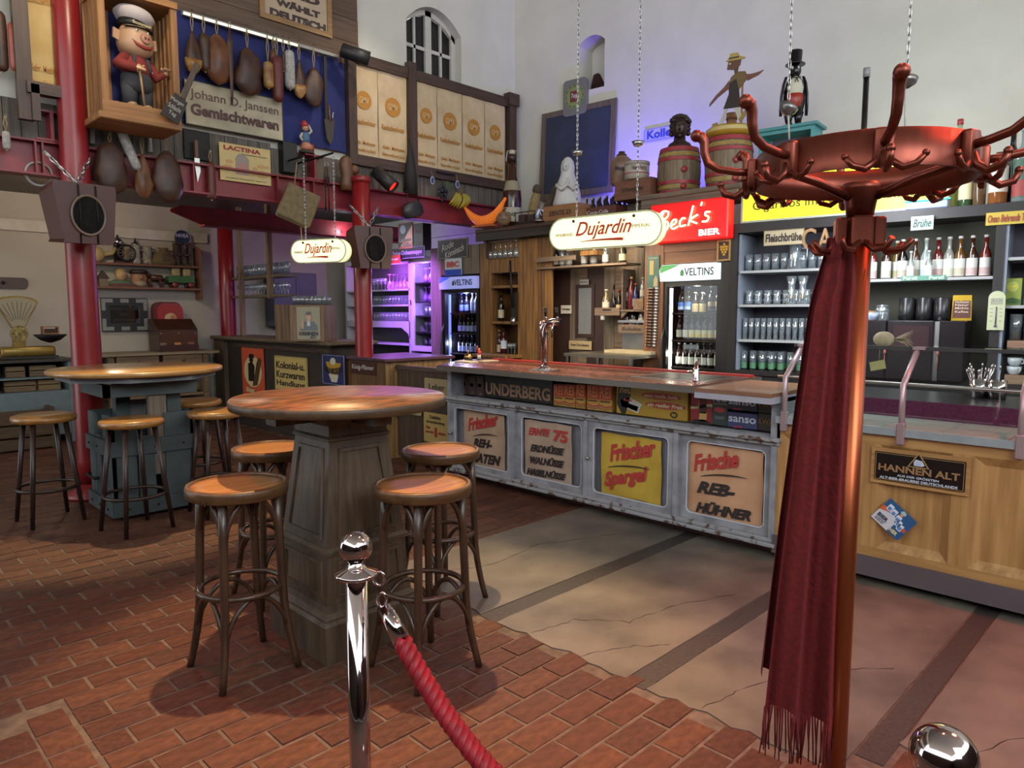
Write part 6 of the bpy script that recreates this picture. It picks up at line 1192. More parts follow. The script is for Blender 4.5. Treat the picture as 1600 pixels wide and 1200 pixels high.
b = MB(); b.box(.16*k, .185*k, .012, .022, 0, .58*k); b.build('support_stick', M_tanb, t)
# penguin figure
HP = RW.out(.5).p(1240, 88).z-PZ; t = thing('penguin_figure', 'black wooden penguin figure in top hat and red waistcoat', 'figurine', (PQ.x, PQ.y-.02, PZ), -PI/4-.15); k = HP
Mp = flat('penguin_black', '#151313', .25)
b = MB(); b.bbox(-.13*k, .13*k, -.07*k, .07*k, 0, .025*k, .004); b.build('base', P('#8c8a86'), t)
for s in (-1, 1): b = MB(); b.tube([(s*.055*k, 0, .05*k), (s*.06*k, 0, .18*k)], [.035*k, .06*k], 10); b.ball((s*.055*k, -.03*k, .038*k), .04*k, 10, 5, sy=1.5, sz=.4); b.build('leg', Mp, t)
b = MB(); b.loft([ringp(0, 0, z*k, rx*k, ry*k, 20) for z, rx, ry in ((.13, .05, .05), (.17, .105, .08), (.28, .125, .095), (.42, .12, .09), (.54, .095, .075), (.60, .055, .05))]); b.build('body', Mp, t)
b = MB(); b.loft([ringp(0, -.03*k, z*k, rx*k, ry*k, 18) for z, rx, ry in ((.36, .06, .06), (.38, .095, .075), (.46, .10, .072), (.54, .075, .06), (.59, .03, .03))]); b.build('shirt_front', P('#b9b5a2'), t)
b = MB(); b.loft([ringp(0, -.03*k, z*k, rx*k, ry*k, 18) for z, rx, ry in ((.20, .03, .04), (.24, .08, .07), (.32, .106, .08), (.385, .10, .078))]); b.build('waistcoat', P('#8c2a1e', .4), t)
for s in (-1, 1): b = MB(); b.loft([ringp(s*x*k, .005*k, z*k, .018*k, ry*k, 12) for z, x, ry in ((.14, .15, .012), (.22, .15, .05), (.38, .145, .065), (.52, .125, .05), (.60, .10, .02))]); b.build('wing', Mp, t)
b = MB(); b.ball((0, 0, .665*k), .072*k, 16, 12, sz=1.12); b.tube([(-.03*k, -.055*k, .66*k), (-.05*k, -.09*k, .65*k)], [.02*k, .006*k], 8); b.build('head', Mp, t)
for s in (-1, 1): b = MB(); b.ball((s*.035*k-.01*k, -.06*k, .69*k), .013*k, 8, 6, sz=1.6); b.build('eye', P('#b9b5a8'), t)
b = MB(); b.lathe([(.115*k, .735*k), (.115*k, .745*k), (.072*k, .75*k), (.078*k, .90*k), (.066*k, .905*k), (0, .905*k)], 22); b.build('top_hat', Mp, t)
b = MB(); b.tube([(-.05*k, -.10*k, .57*k), (0, -.105*k, .56*k), (.05*k, -.10*k, .57*k)], .006*k, 6); b.tube([(0, -.105*k, .56*k), (-.02*k, -.105*k, .51*k)], .005*k, 6); b.tube([(0, -.105*k, .56*k), (.02*k, -.105*k, .51*k)], .005*k, 6); b.build('bow_tie', M_black, t)
# ---- on the right wall: chalkboard, clock, enamel sign
a, wd, h = RW.out(.10).rect(848, 183, 950, 292); t = thing('chalkboard', 'large wood-framed chalkboard leaning on the white wall', 'chalkboard', a, RW.yaw); t.rotation_euler = (-.06, 0, RW.yaw)
b = MB(); b.box(-wd/2, wd/2, .01, .02, 0, h); b.build('slate', mat('slate', '#2b3140', .8, var=.25, scale=3), t); b = MB(); frame_mb(b, -wd/2-.06, wd/2+.06, -.06, h+.06, .07, 0, .03); b.build('frame', wood('board_frame', '#4c4038', '#6b5c50', 2, 3), t)
a, wd, h = RW.out(.05).rect(880, 128, 916, 176); t = thing('wall_clock', 'square soft-drink wall clock with red emblem above the chalkboard', 'clock', a, RW.yaw); b = MB(); b.prism(rrect(-wd/2, wd/2, 0, h, .05), 0, .05); b.build('case', P('#6d6a64', .4), t); R = wd*.42
b = MB(); b.prism([(R*math.cos(q_), h/2+R*math.sin(q_)) for q_ in lin(0, 2*PI, 33)[:-1]], -.004, .002); b.build('dial', P('#6f7a4c', .4), t); b = MB(); b.prism([(R*.75*math.cos(q_), h/2+R*.75*math.sin(q_)) for q_ in lin(0, 2*PI, 33)[:-1]], -.006, .0); b.build('inner_dial', P('#7d8a52', .4), t); b = MB(); b.box(-R*.42, R*.42, -.009, -.002, h/2-R*.4, h/2+R*.5); b.build('emblem', P('#6b2c2c', .4), t); txt(t, '7up', 0, h/2+R*.06, R*.6, R*.5, -.011, P('#a9a59a'), .03)
for q_ in lin(0, 2*PI, 13)[:-1]: b = MB(); b.box(-.004, .004, -.006, -.003, 0, .02, Matrix.Translation((R*.86*math.cos(q_), 0, h/2+R*.86*math.sin(q_)))); b.build('hour_mark', M_black, t)
a, wd, h = RW.out(.02).rect(1006, 197, 1062, 213); t = thing('street_plate', 'white enamel plate with blue Fraktur lettering behind the bust', 'sign', (a.x, a.y, RW.out(.02).p(1030, 219).z), RW.yaw); h = .15
b = MB(); b.prism(rrect(-wd/2, wd/2, 0, h, .025), 0, .008); b.build('plate', P('#aaa9b4', .35), t); b = MB(); q_ = [(x, -.001, z) for x, z in rrect(-wd/2+.012, wd/2-.012, .012, h-.012, .02)]; b.tube(q_, .002, 5, True); b.build('blue_border', P('#3c4a9c'), t); txt(t, 'Koller', 0, h*.5, wd*.8, h*.62, -.003, P('#2c3a9a'), .03)
# ---- hanging oval lightboxes, chains with ladles
def chain(t, p0, p1, r=.012, link=.035):
    d = Vector(p1)-Vector(p0); n = max(2, int(d.length/link)); b = MB()
    for k in range(n):
        c = Vector(p0)+d*((k+.5)/n); l = d.length/n*.68; pts = []
        for a in lin(0, 2*PI, 9)[:-1]:
            u, v = r*.55*math.cos(a), l*math.sin(a); pts.append(c+d.normalized()*v+(Vector((u, 0, 0)) if k % 2 else Vector((0, u, 0))))
        b.tube(pts, r*.2, 4, True)
    return b.build('chain', M_chrome2, t)
def lightbox(c, yaw, wd, h, lab, ztop, cups, em):
    t = thing('oval_lightbox', lab, 'lightbox', (c.x, c.y, c.z-h/2), yaw); r = h/2
    def stad(k=1.0, dx=0.0): rr = r*k; return arc(wd/2-r+dx, r, rr, -PI/2, PI/2, 12)+arc(-wd/2+r+dx, r, rr, PI/2, 1.5*PI, 12)
    b = MB(); b.prism(stad(1.0), 0, .07); b.build('box', mat('warm_lightbox', '#efe6b4', .4, 0, 0, emit=em), t); b = MB(); b.tube([(x, -.002, z) for x, z in stad(1.0)], .006, 5, True); b.build('rim', P('#b8bf94', .3), t)
    b = MB(); b.prism(stad(.95, -.02), .09, .13); b.build('rear_box', mat('warm_lightbox_rear', '#d9dc9a', .4, 0, 0, emit=em*.6), t)
    txt(t, 'Dujardin', 0, h*.55, wd*.50, h*.58, -.003, P('#b8321c'), .012, .4); b = MB(); b.tube([(-wd*.2+wd*.38*i/10, -.004, h*.22+.02*h*math.sin(i/10*PI)) for i in range(11)], [.002+.009*i/10 for i in range(11)], 6); b.build('swash', P('#b8321c'), t)
    txt(t, 'WEINBRAND', -wd*.36, h*.47, wd*.17, h*.10, -.003, P('#6d6650')); txt(t, 'IMPERIAL', wd*.33, h*.58, wd*.16, h*.10, -.003, P('#6d6650'))
    for s in (-1, 1):
        x = s*wd*.27; b = MB(); b.ball((x, -.004, h*.88), .012, 8, 5); b.build('screw', M_black, t); chain(t, (x, .04, h), (x, .04, ztop-t.location.z))
        if cups: b = MB(); z = cups[0 if s < 0 else 1]; b.lathe([(.005, -.035), (.03, -.03), (.045, 0), (.042, 0), (0, -.02)], 14, Matrix.Translation((x, .04, z))); b.build('chain_cup', M_chrome2, t)
    if not cups:
        Mi = (Matrix.Translation(t.location) @ Matrix.Rotation(yaw, 4, 'Z')).inverted()
        for s in (-1, 1): p = Vector((s*wd*.27, .04, ztop-t.location.z)); g = Mi.inverted() @ p; b = MB(); b.tube([p, Mi @ Vector((g.x, 6.79, g.z))], .01, 6); b.build('hanger_bar', M_iron, t)
    return t
yw = -PI/2+math.radians(7); c = atF(942, 361, 5.3); fr = Fr(c.x, c.y, yw); a, wd, h = fr.rect(853, 361, 1026, 361); hh = fr.p(940, 334).z-fr.p(940, 387).z
lightbox(c, yw, wd, hh*.96, 'large glowing oval brandy lightbox hanging on chains over the bar', 6.5, (fr.p(896, 236).z-(c.z-hh/2), fr.p(996, 220).z-(c.z-hh/2)), 1.15)
c = atF(497, 392, 6.9); fr = Fr(c.x, c.y, -PI/2+math.radians(22)); a, wd, h = fr.rect(451, 392, 536, 392); hh = fr.p(497, 374).z-fr.p(497, 410).z
lightbox(c, -PI/2+math.radians(22), wd, hh, 'smaller glowing oval brandy lightbox hanging below the red beam', 3.0, None, .85)
for k, (px, pyc, f_, pyb, lab) in enumerate(((1232, 168, 3.9, 218, 'pewter ladle hanging on long chain in front of the penguin'), (1416, 124, 3.4, 225, 'pewter ladle hanging on long chain behind the front coat hook'))):
    c = atF(px, pyc, f_); t = thing('hanging_ladle', lab, 'ladle', (c.x, c.y, c.z), -PI/4); b = MB(); b.lathe([(0, -.04), (.02, -.038), (.045, -.015), (.05, .01), (.046, .01), (.04, -.012), (0, -.03)], 16, Matrix.Rotation(.5-.3*k, 4, 'Y')); b.build('bowl', flat('pewter', '#7d7a78', .35, .8), t)
    e = atF(px+8, pyb, f_); b = MB(); b.tube([(0, 0, -.03), (.01, 0, e.z-c.z)], .005, 6); b.build('rod', flat('white_rod', '#a9a8a4', .4), t); chain(t, (0, 0, .0), (-.03+.06*k, 0, 6.5-c.z), .012, .04)
# ================================================================== LEFT WALL: BEAM, COLUMNS, GALLERY FRONT
def lw(px, py, out=0.0): return LW.p(px, py, out)
def hl(px, y0, y1, out=0.0): return lw(px, y0, out).z-lw(px, y1, out).z
ZBm0, ZBm1 = 2.575, 2.845
t = thing('steel_beam', 'long oxide-red steel beam spanning the opening under the gallery', 'beam', (2.0, 6.72, ZBm0)); H = ZBm1-ZBm0; X0, X1 = -4.0, 4.78
b = MB(); b.box(X0, X1, -.008, .008, 0, H); b.build('web', M_red, t)
for z0_, z1_ in ((0, .016), (H-.016, H)): b = MB(); b.box(X0, X1, -.09, .09, z0_, z1_); b.build('flange', M_red, t)
for px in (57, 68, 300, 430, 470, 486): x = lw(px, 300, .1).x-2.0; b = MB(); b.box(x-.006, x+.006, -.085, .0, .016, H-.016); b.build('stiffener', M_red, t)
# joist ends
for k, (px, py0, py1) in enumerate(((78, 158, 205), (487, 236, 275))):
    a = lw(px, py1, .1); h = hl(px, py0, py1, .16); t = thing('joist_end', 'red I-shaped joist end resting on the steel beam, %s one' % ('left', 'right')[k], 'joist', (a.x, 6.62, ZBm1+.001)); w_ = .11
    b = MB(); b.box(-.012, .012, 0, .25, .014, h-.014); b.build('web', M_red, t)
    for z0_, z1_ in ((0, .014), (h-.014, h)): b = MB(); b.box(-w_, w_, 0, .25, z0_, z1_); b.build('flange', M_red, t)
# columns
def column(x, y, h, r0, r1, lab, cap=False):
    t = thing('steel_column', lab, 'column', (x, y, 0)); b = MB(); b.lathe([(r0, .12), (r0, .3), ((r0+r1)/2, h*.6), (r1, h-.06)], 28); b.build('shaft', M_redcol, t)
    b = MB(); b.lathe([(r0*1.9, 0), (r0*1.9, .03), (r0*1.25, .06), (r0*1.1, .12)], 28); b.build('foot', M_redcol, t); b = MB(); b.lathe([(r1, h-.06), (r1*1.12, h-.05), (r1*1.12, h-.02), (r1, h)], 28); b.build('cap', M_redcol, t); return t
column(lw(132, 500, .3).x, 6.5, 5.6, .112, .085, 'thick glossy red steel column rising past the gallery at the left')
column(lw(566, 400, .28).x, 6.52, 2.92, .094, .094, 'red steel column standing in the plank counter at centre')
column(4.27, 9.92, 2.9, .105, .10, 'dark red column at the far end of the back bar')
p3 = BK.out(1.6)
a = p3.p(265, 318); e = p3.p(560, 372); t = thing('rear_beam', 'second dark red steel beam deeper under the gallery', 'beam', (a.x, 8.6, 0)); q0 = p3.p(300, 322).z; q1 = p3.p(300, 350).z
b = MB(); b.prism([(0, q0-.06), (.12, q0), (3.6, q0), (3.6, q1), (.35, q1), (0, q1+.12)], -.012, .012); b.build('web', M_red, t); b = MB(); b.box(.35, 3.6, -.09, .09, q1-.016, q1); b.build('flange', M_red, t)
# ---- plank cladding and panels of the gallery front
t = thing('upper_cladding', 'dark brown horizontal boards on the gallery front', 'wall'); struct(t); zc0 = lw(527, 90).z-.06; xr = lw(557, 40).x
for k in range(9): z = zc0+k*.24; b = MB(); b.box(-2.5, xr+random.uniform(-.02, .02), 6.755, 6.8, z, z+.235); b.build('board', M_clad, t)
t = thing('lower_cladding', 'grey upright boards between the gallery rail and the red beam', 'wall'); struct(t)
for k in range(75): x = -2.0+k*.115; z1_ = 3.12 if x > 3.4 else 3.16; b = MB(); b.box(x, x+.11, 6.765+random.uniform(-.004, .004), 6.8, ZBm1, z1_); b.build('board', M_greyplank, t)
# dark frame around feed sacks
def fbar(t, p0, p1, w_, d=.07, out=.06): b = MB(); a = lw(*p0, out); e = lw(*p1, out); b.beam((a.x, a.y, a.z), (e.x, e.y, e.z), d, w_); return b.build('rail', M_dwood, t)
t = thing('sack_frame', 'dark timber frame holding the row of paper feed sacks', 'frame')
zt = lw(660, 127, .06).z; zb = lw(660, 262, .06).z; xl_ = lw(548, 200, .06).x; xr_ = lw(800, 200, .06).x; xm = lw(642, 200, .06).x
b = MB(); b.box(xl_, xr_, 6.70, 6.77, zt-.02, zt+.09); b.build('top_rail', M_dwood, t); b = MB(); b.box(xl_, xr_, 6.70, 6.77, zb-.10, zb+.01); b.build('bottom_rail', M_dwood, t)
for x, w_, z0_, z1_ in ((xl_, .05, zb-.1, zt+.09), (xm, .055, ZBm1, zt+.16), (xr_-.03, .06, ZBm1, zt+.15)): b = MB(); b.box(x-w_, x+w_, 6.685, 6.765, z0_, z1_); b.build('post', M_dwoodv, t)
b = MB(); b.box(xr_-.12, xr_+.06, 6.66, 6.77, zt+.0, zt+.15); b.build('post_cap', M_dwood, t)
M_sack = mat('kraft_paper', '#b09874', .85, 0, 0, 4, .3, col2='#c8b292'); M_och = P('#a8742c')
def sack(x0, x1, z0, z1, lab, out=.05, logo=.70, msack=None, dx=0.0):
    wd = x1-x0; h = z1-z0; t = thing('feed_sack', lab, 'paper sack', ((x0+x1)/2, 6.8-out-.01, z0), 0, 'paper feed sacks on the gallery front'); sd = random.uniform(0, 9)
    fn = lambda u, v: (-wd/2+wd*u, .005*math.sin(u*8+sd)*math.sin(v*6+sd), h*v+.006*math.sin(u*6+sd))
    b = MB(); b.grid(fn, 10, 14); b.grid(lambda u, v: (fn(u, v)[0], fn(u, v)[1]+.012, fn(u, v)[2]), 10, 14); b.build('paper', msack or M_sack, t)
    R = wd*.27; z = h*logo; b = MB(); b.prism([(dx+R*math.cos(a), z+R*math.sin(a)) for a in lin(0, 2*PI, 25)[:-1]], -.008, -.006); b.build('round_emblem', M_och, t); txt(t, 'GMV', dx, z, R*1.3, R*.7, -.009, P('#c0a070'), .02)
    txt(t, 'Kaninchenfutter', dx, h*(logo-.24), wd*.80, h*.055, -.008, M_och, .02); txt(t, 'Gebr. Methysen', dx-.0, h*.15, wd*.76, h*.05, -.008, M_och, .02); txt(t, 'Rittermühle bei Sieck', dx, h*.075, wd*.78, h*.035, -.008, M_och, .01); return t
zz0, zz1 = zb-.0, zt-.01
e_ = [lw(p, 200, .06).x for p in (546, 591, 636, 648, 683, 722, 757, 789)]
nm = ('first', 'second', 'third', 'fourth', 'fifth', 'sixth')
for k, (i, j) in enumerate(((0, 1), (1, 2), (3, 4), (4, 5), (5, 6), (6, 7))): sack(e_[i]+.006, e_[j]-.004, zz0, zz1, 'tan paper feed sack with round orange print, %s from the left in the dark frame' % nm[k], .05, .62)
M_sack_lit = mat('kraft_paper_yellow_lit', '#b0925a', .85, 0, 0, 4, .3, col2='#c4aa74')  # sack paper with the yellow light put into its colour
a = lw(40, 140, .25); e = lw(92, 140, .25); sack(a.x, e.x+.06, a.z-.03, a.z+1.3, 'yellow-lit paper feed sack left of the thick red column', .25, .78, M_sack_lit)
a = lw(122, 156, .1); e = lw(158, 162, .1); sack(a.x-.08, e.x+.05, a.z, lw(140, 8, .1).z, 'shaded paper feed sack between the red column and the pig crate', .1, .62)
t = thing('left_sack_frame', 'dark timber post and rail left of the red column', 'frame'); a = lw(30, 0, .3); e = lw(60, 195, .3)
b = MB(); b.box(lw(37, 100, .3).x-.055, lw(37, 100, .3).x+.045, 6.47, 6.54, lw(45, 188, .3).z, 5.6); b.build('post', M_dwoodv, t); b = MB(); b.box(lw(40, 140, .3).x, lw(107, 150, .3).x, 6.44, 6.52, lw(75, 152, .3).z, lw(75, 134, .3).z); b.build('rail', M_dwood, t); b = MB(); b.box(lw(47, 160, .3).x, lw(60, 160, .3).x, 6.44, 6.48, lw(54, 190, .3).z, lw(54, 134, .3).z); b.build('short_post', M_dwoodv, t)
# blue cloth
M_blue = mat('navy_cloth', '#20265c', .9, var=.18, scale=5)
t = thing('blue_curtain', 'navy blue cloth hung behind the hams and shop sign', 'curtain'); x0, x1 = lw(255, 60, .04).x, lw(545, 170, .04).x
def cloth(u, v):
    x = x0+(x1-x0)*u; zt_ = lw(400, 52, .04).z-.0; zb_ = lw(480, 228, .04).z; return (x, 6.745+.012*math.sin(u*34)*(.3+.7*(u > .8))+.008*math.sin(u*13+v*3), zb_+(zt_-zb_)*v)
b = MB(); b.grid(cloth, 70, 10); b.build('cloth', M_blue, t)
a = lw(285, 20, .12); e = lw(527, 89, .12); t = thing('light_rail', 'thin white fluorescent tube rail above the hanging hams', 'light rail', (0, 0, 0)); b = MB(); b.beam(a, e, .05, .03); b.build('housing', P('#8c8a86'), t); b = MB(); b.tube([a+Vector((0, -.03, -.01)), a.lerp(e, .7)+Vector((0, -.03, -.01))], .013, 8); b.build('tube', flat('tube_light', '#e4e2cf', .5, 0, 1.1), t)
zr = lambda px: lw(px, 20+(px-285)*.285, .12).z
# framed sign with heavy lettering
a, wd, h = LW.out(.05).rect(402, -75, 518, 61); t = thing('framed_sign', 'wood-framed cream sign with heavy brown letters, cut by the top edge', 'sign', a); b = MB(); b.box(-wd/2, wd/2, .0, .02, 0, h); b.build('panel', mat('cream_panel', '#a8957c', .7, var=.05), t); b = MB(); frame_mb(b, -wd/2, wd/2, 0, h, .05, -.02, .03); b.build('frame', wood('sign_frame', '#7a5a38', '#96744c', 0), t)
for k, s in enumerate(('DEUTSCH', 'WÄHLT', 'UND')): txt(t, s, .02, h*(.14+.2*k), wd*(.78 if k == 0 else .62), h*.13, -.004, P('#3a2a26'), .06)
# shop sign
a, wd, h = LW.out(.10).rect(287, 122, 443, 221); t = thing('shop_sign', 'weathered pale grocer sign with two lines of dark lettering', 'sign', a); b = MB(); b.box(-wd/2, wd/2, 0, .02, 0, h); b.build('board', mat('weathered_sign', '#857d6e', .8, 0, 0, 3.0, .1, col2='#b8b094', detail=9, lo=.3, hi=.65), t); b = MB(); frame_mb(b, -wd/2, wd/2, 0, h, .008, -.004, .02); b.build('edge', P('#4c463c'), t)
txt(t, 'Johann D. Janssen', 0, h*.68, wd*.9, h*.26, -.004, P('#5a4038'), .005); txt(t, 'Gemischtwaren', 0, h*.36, wd*.9, h*.26, -.004, P('#4c302c'), .04)
# LACTINA sign
a, wd, h = LW.out(.12).rect(342, 221, 424, 291); t = thing('feed_advert', 'cream tin advert with red heading, milk churn and piglets', 'sign', a); b = MB(); b.bbox(-wd/2, wd/2, 0, .008, 0, h, .002); b.build('plate', mat('advert_cream', '#bfa870', .5, var=.06), t); txt(t, 'LACTINA', -.06*wd, h*.88, wd*.72, h*.12, -.002, P('#8c2a22'), .04); txt(t, 'Ferschmelkulver-Emulsion', .18*wd, h*.76, wd*.5, h*.035, -.002, P('#3a3024'))
b = MB(); b.prism([(-.2*wd, .2*h), (.06*wd, .2*h), (.06*wd, .62*h), (.02*wd, .70*h), (-.02*wd, .76*h), (-.13*wd, .76*h), (-.17*wd, .70*h), (-.2*wd, .62*h)], -.003, .001); b.build('churn', P('#8f8478'), t); b = MB(); b.box(-.17*wd, .03*wd, -.004, .001, .24*h, .5*h); b.build('churn_label', P('#a8786c'), t)
for x, z, r in ((-.36, .36, .1), (-.32, .52, .07), (.18, .42, .06), (.32, .28, .14), (.12, .26, .08), (.3, .5, .07), (.42, .5, .05)): b = MB(); b.prism([(x*wd+r*wd*math.cos(q), z*h+r*h*.7*math.sin(q)) for q in lin(0, 2*PI, 13)[:-1]], -.0035, .001); b.build('piglet', P('#b58f5c'), t)
txt(t, 'Vorzüglicher Milchaustausch · ideale Kost', 0, h*.08, wd*.8, h*.04, -.002, P('#3a3024'))
# ---- hanging hams and sausages
M_ham = mat('smoked_ham', '#2e1d16', .5, 0, 0, 9, .6, col2='#4f3121', detail=8); M_ham2 = mat('brown_ham', '#4a2a1a', .45, 0, 0, 8, .5, col2='#7a4a26', detail=8); M_fat = mat('ham_fat_end', '#6b3f1c', .4, 0, 0, 9, .4, col2='#b08a4a'); M_sal = mat('red_salami', '#5a231c', .5, var=.15, scale=20, bump=.2); M_wsal = mat('white_salami', '#7d7a78', .8, 0, 0, 30, .2, col2='#a8a49c'); M_string = P('#8f7d58')
from mathutils import noise as NZ
def ham(px, py0, py1, wpx_, lab, mt, name='ham', kind='ham', out=.2, tip=None, hook=True, tilt=0.0, flat_=.55, n=16, string_to=None):
    a = lw(px, py1, out); h = hl(px, py0, py1, out); r = (lw(px+wpx_/2, (py0+py1)/2, out).x-lw(px-wpx_/2, (py0+py1)/2, out).x)/2; z0 = a.z
    t = thing(name, lab, 'sausage' if kind == 'salami' else ('meat' if kind != 'fish' else 'fish'), (a.x, 6.8-out, z0), 0, 'hanging meats on the gallery front')
    if kind == 'ham': pf = [(0, .12), (.06, .55), (.18, .88), (.34, 1.0), (.5, .93), (.66, .72), (.8, .46), (.92, .30), (1, .18)]
    elif kind == 'round': pf = [(0, .15), (.08, .62), (.22, .92), (.4, 1.0), (.6, .98), (.78, .82), (.9, .58), (1, .2)]
    elif kind == 'fish': pf = [(0, .25), (.2, .6), (.5, .9), (.8, 1.0), (1, .3)]
    else: pf = [(0, .25), (.03, .7), (.08, .95), (.2, 1), (.8, 1), (.93, .92), (.98, .6), (1, .2)]
    am = {'ham': .26, 'round': .24, 'salami': .03, 'fish': .15}[kind]; fl2 = 1 if kind == 'salami' else flat_; T = Matrix.Rotation(tilt, 4, 'Y'); sd = px*.37
    rings = []
    for v, k in pf:
        ring = []
        for i in range(n):
            q = 2*PI*i/n; d = 1+am*NZ.noise(Vector((math.cos(q)*1.5+sd, math.sin(q)*1.5, v*3.2)))*2
            ring.append((r*k*d*math.cos(q), r*k*d*fl2*math.sin(q), v*h))
        rings.append(ring)
    b = MB(); b.loft(rings, True, True, T); b.build('body', mt, t)
    if tip:
        b = MB(); b.loft([[(x*1.03, y*1.03-.004, z) for x, y, z in rg] for rg in rings[:4]], True, True, T); b.build('fat_end', tip, t)
    if hook:
        zt_ = (string_to if string_to is not None else zr(px))-z0; p = T @ Vector((0, 0, h*.97)); b = MB(); b.tube([p, (p.x+.012, 0, (p.z+zt_)/2), (0, 0, zt_)], .004, 5); b.tube([p, (p.x-.012, 0, (p.z+zt_)/2), (0, 0, zt_)], .004, 5); b.build('string', M_string, t); b = MB(); b.tube([(0, 0, zt_-.02), (.012, 0, zt_-.01), (.01, 0, zt_+.02), (0, 0.02, zt_+.025)], .004, 5); b.build('hook', M_chrome2, t)
    if kind == 'salami':
        b = MB(); b.tube([(.0, 0, -.012), (0, 0, 0)], [.004, .01], 6, mx=T); b.build('tied_end', M_string, t)
    return t
ham(303, 50, 116, 25, 'ham with pale fatty lower end, first under the light rail', M_ham, tip=M_fat)
ham(321, 53, 112, 17, 'curled dark smoked sausage, second under the light rail', M_ham, 'smoked_sausage', 'salami')
ham(342, 55, 132, 40, 'large chestnut-brown flat ham, third under the light rail', M_ham2, kind='round')
ham(363, 45, 163, 9, 'long thin black dried fish hanging before the shop sign', M_ham, 'dried_fish', 'fish', out=.24)
ham(389, 76, 149, 41, 'large dark round ham above the shop sign', M_ham, kind='round')
ham(420, 97, 138, 15, 'small tan sausage tied in net beside the red salami', M_fat, 'net_sausage', 'salami'); ham(428, 77, 110, 10, 'small greenish sausage behind the netted one', M_ham2, 'smoked_sausage', 'salami', out=.16)
ham(435, 88, 160, 16, 'long red salami hanging over the shop sign corner', M_sal, 'salami', 'salami'); ham(443.5, 82, 110, 5, 'thin dark stick sausage beside the white salami', M_ham, 'stick_sausage', 'salami')
ham(453.5, 79, 140, 15, 'white mould-coated salami on the blue cloth', M_wsal, 'salami', 'salami'); ham(469, 95, 154, 18, 'small ham with pale end right of the white salami', M_ham, tip=M_fat); ham(492, 107, 168, 28, 'flat dark ham rightmost on the blue cloth', M_ham, kind='round')
ham(176, 223, 304, 50, 'huge dark wrinkled ham below the pig crate, leftmost', M_ham, kind='round', out=.3, string_to=lw(165, 205, .3).z); ham(216, 198, 266, 15, 'long grey salami hanging slanted below the pig crate', M_wsal, 'salami', 'salami', out=.32, tilt=-.38, string_to=lw(178, 190, .32).z); ham(226, 242, 311, 28, 'orange-brown knuckle of ham below the pig crate', M_ham2, kind='ham', out=.3, string_to=lw(214, 205, .3).z); ham(264, 237, 317, 47, 'huge dark round ham below the pig crate, rightmost', M_ham, kind='round', out=.3, string_to=lw(258, 205, .3).z)
ham(331, 253, 312, 14, 'dark red sausage hanging left of the piglet advert', M_sal, 'salami', 'salami', out=.14, string_to=lw(331, 235, .14).z)
ham(4, 18, 112, 22, 'thick black sausage at the left picture edge', M_ham, 'black_sausage', 'salami', out=.2, string_to=5.2); ham(23, 36, 112, 14, 'bright red sausage hanging beside the dark post at far left', mat('bright_sausage', '#8c3a26', .4, var=.1), 'red_sausage', 'salami', out=.26, string_to=5.1)
ham(11, 205, 234, 13, 'pale wrapped sausage hanging at the far left edge', M_wsal, 'wrapped_sausage', 'salami', out=.2, string_to=lw(8, 180, .2).z)
# ---- tools, boards and fittings on the gallery front
def hang(name, lab, cat, px, py, out=.14): a = lw(px, py, out); return thing(name, lab, cat, (a.x, a.y, a.z))
t = hang('chopping_board', 'black chopping board hanging left of the piglet advert', 'board', 309, 250, .06); b = MB(); b.bbox(-.12, .12, 0, .02, 0, .26, .006); b.build('board', M_iron, t)
t = hang('kitchen_knife', 'kitchen knife with wooden handle hanging on the black board', 'knife', 309, 285, .12); h = hl(309, 216, 285, .12); b = MB(); b.prism([(.0, 0), (.03, .1), (.025, h*.55), (-.02, h*.55), (-.02, .16)], 0, .004); b.build('blade', M_chrome2, t); b = MB(); b.bbox(-.017, .017, -.008, .012, h*.55, h*.95, .005); b.build('handle', wood('knife_handle', '#4a3222', '#6b4a32', 2), t)
t = hang('black_block', 'black wooden block beside the right joist end', 'block', 455, 270, .14); h = hl(455, 222, 270, .14); b = MB(); b.bbox(-.075, .075, 0, .12, 0, h, .006); b.build('block', M_black, t)
t = hang('boot_last', 'carved brown wooden boot last hanging beside the centre column', 'wood carving', 545, 298, .2); h = hl(545, 245, 298, .2); b = MB(); b.loft([ringp(x, 0, z*h, rx, rx*.8, 14) for z, x, rx in ((0, -.02, .075), (.2, -.02, .075), (.45, -.01, .07), (.75, -.03, .075), (.92, -.03, .06), (1, -.03, .03))]); b.ball((.06, -.02, h*.62), .055, 10, 8); b.build('carving', mat('carved_wood', '#5a3a22', .5, var=.2, scale=8), t)
t = hang('sharpening_steel', 'pair of long tools hanging on a ring over the red beam', 'tool', 512, 330, .2); h = hl(512, 252, 330, .2)
for s in (-1, 1): b = MB(); b.tube([(s*.02, 0, 0), (s*.018, 0, h*.6)], .007, 6); o = b.build('steel', M_iron, t); b = MB(); b.tube([(s*.018, 0, h*.6), (s*.012, 0, h*.88)], [.014, .009], 8); b.build('handle', M_dwoodv, o)
b = MB(); b.tube([(.02*math.cos(q), 0, h*.93+.02*math.sin(q)) for q in lin(0, 2*PI, 13)[:-1]], .004, 5, True); b.build('ring', M_chrome2, t)
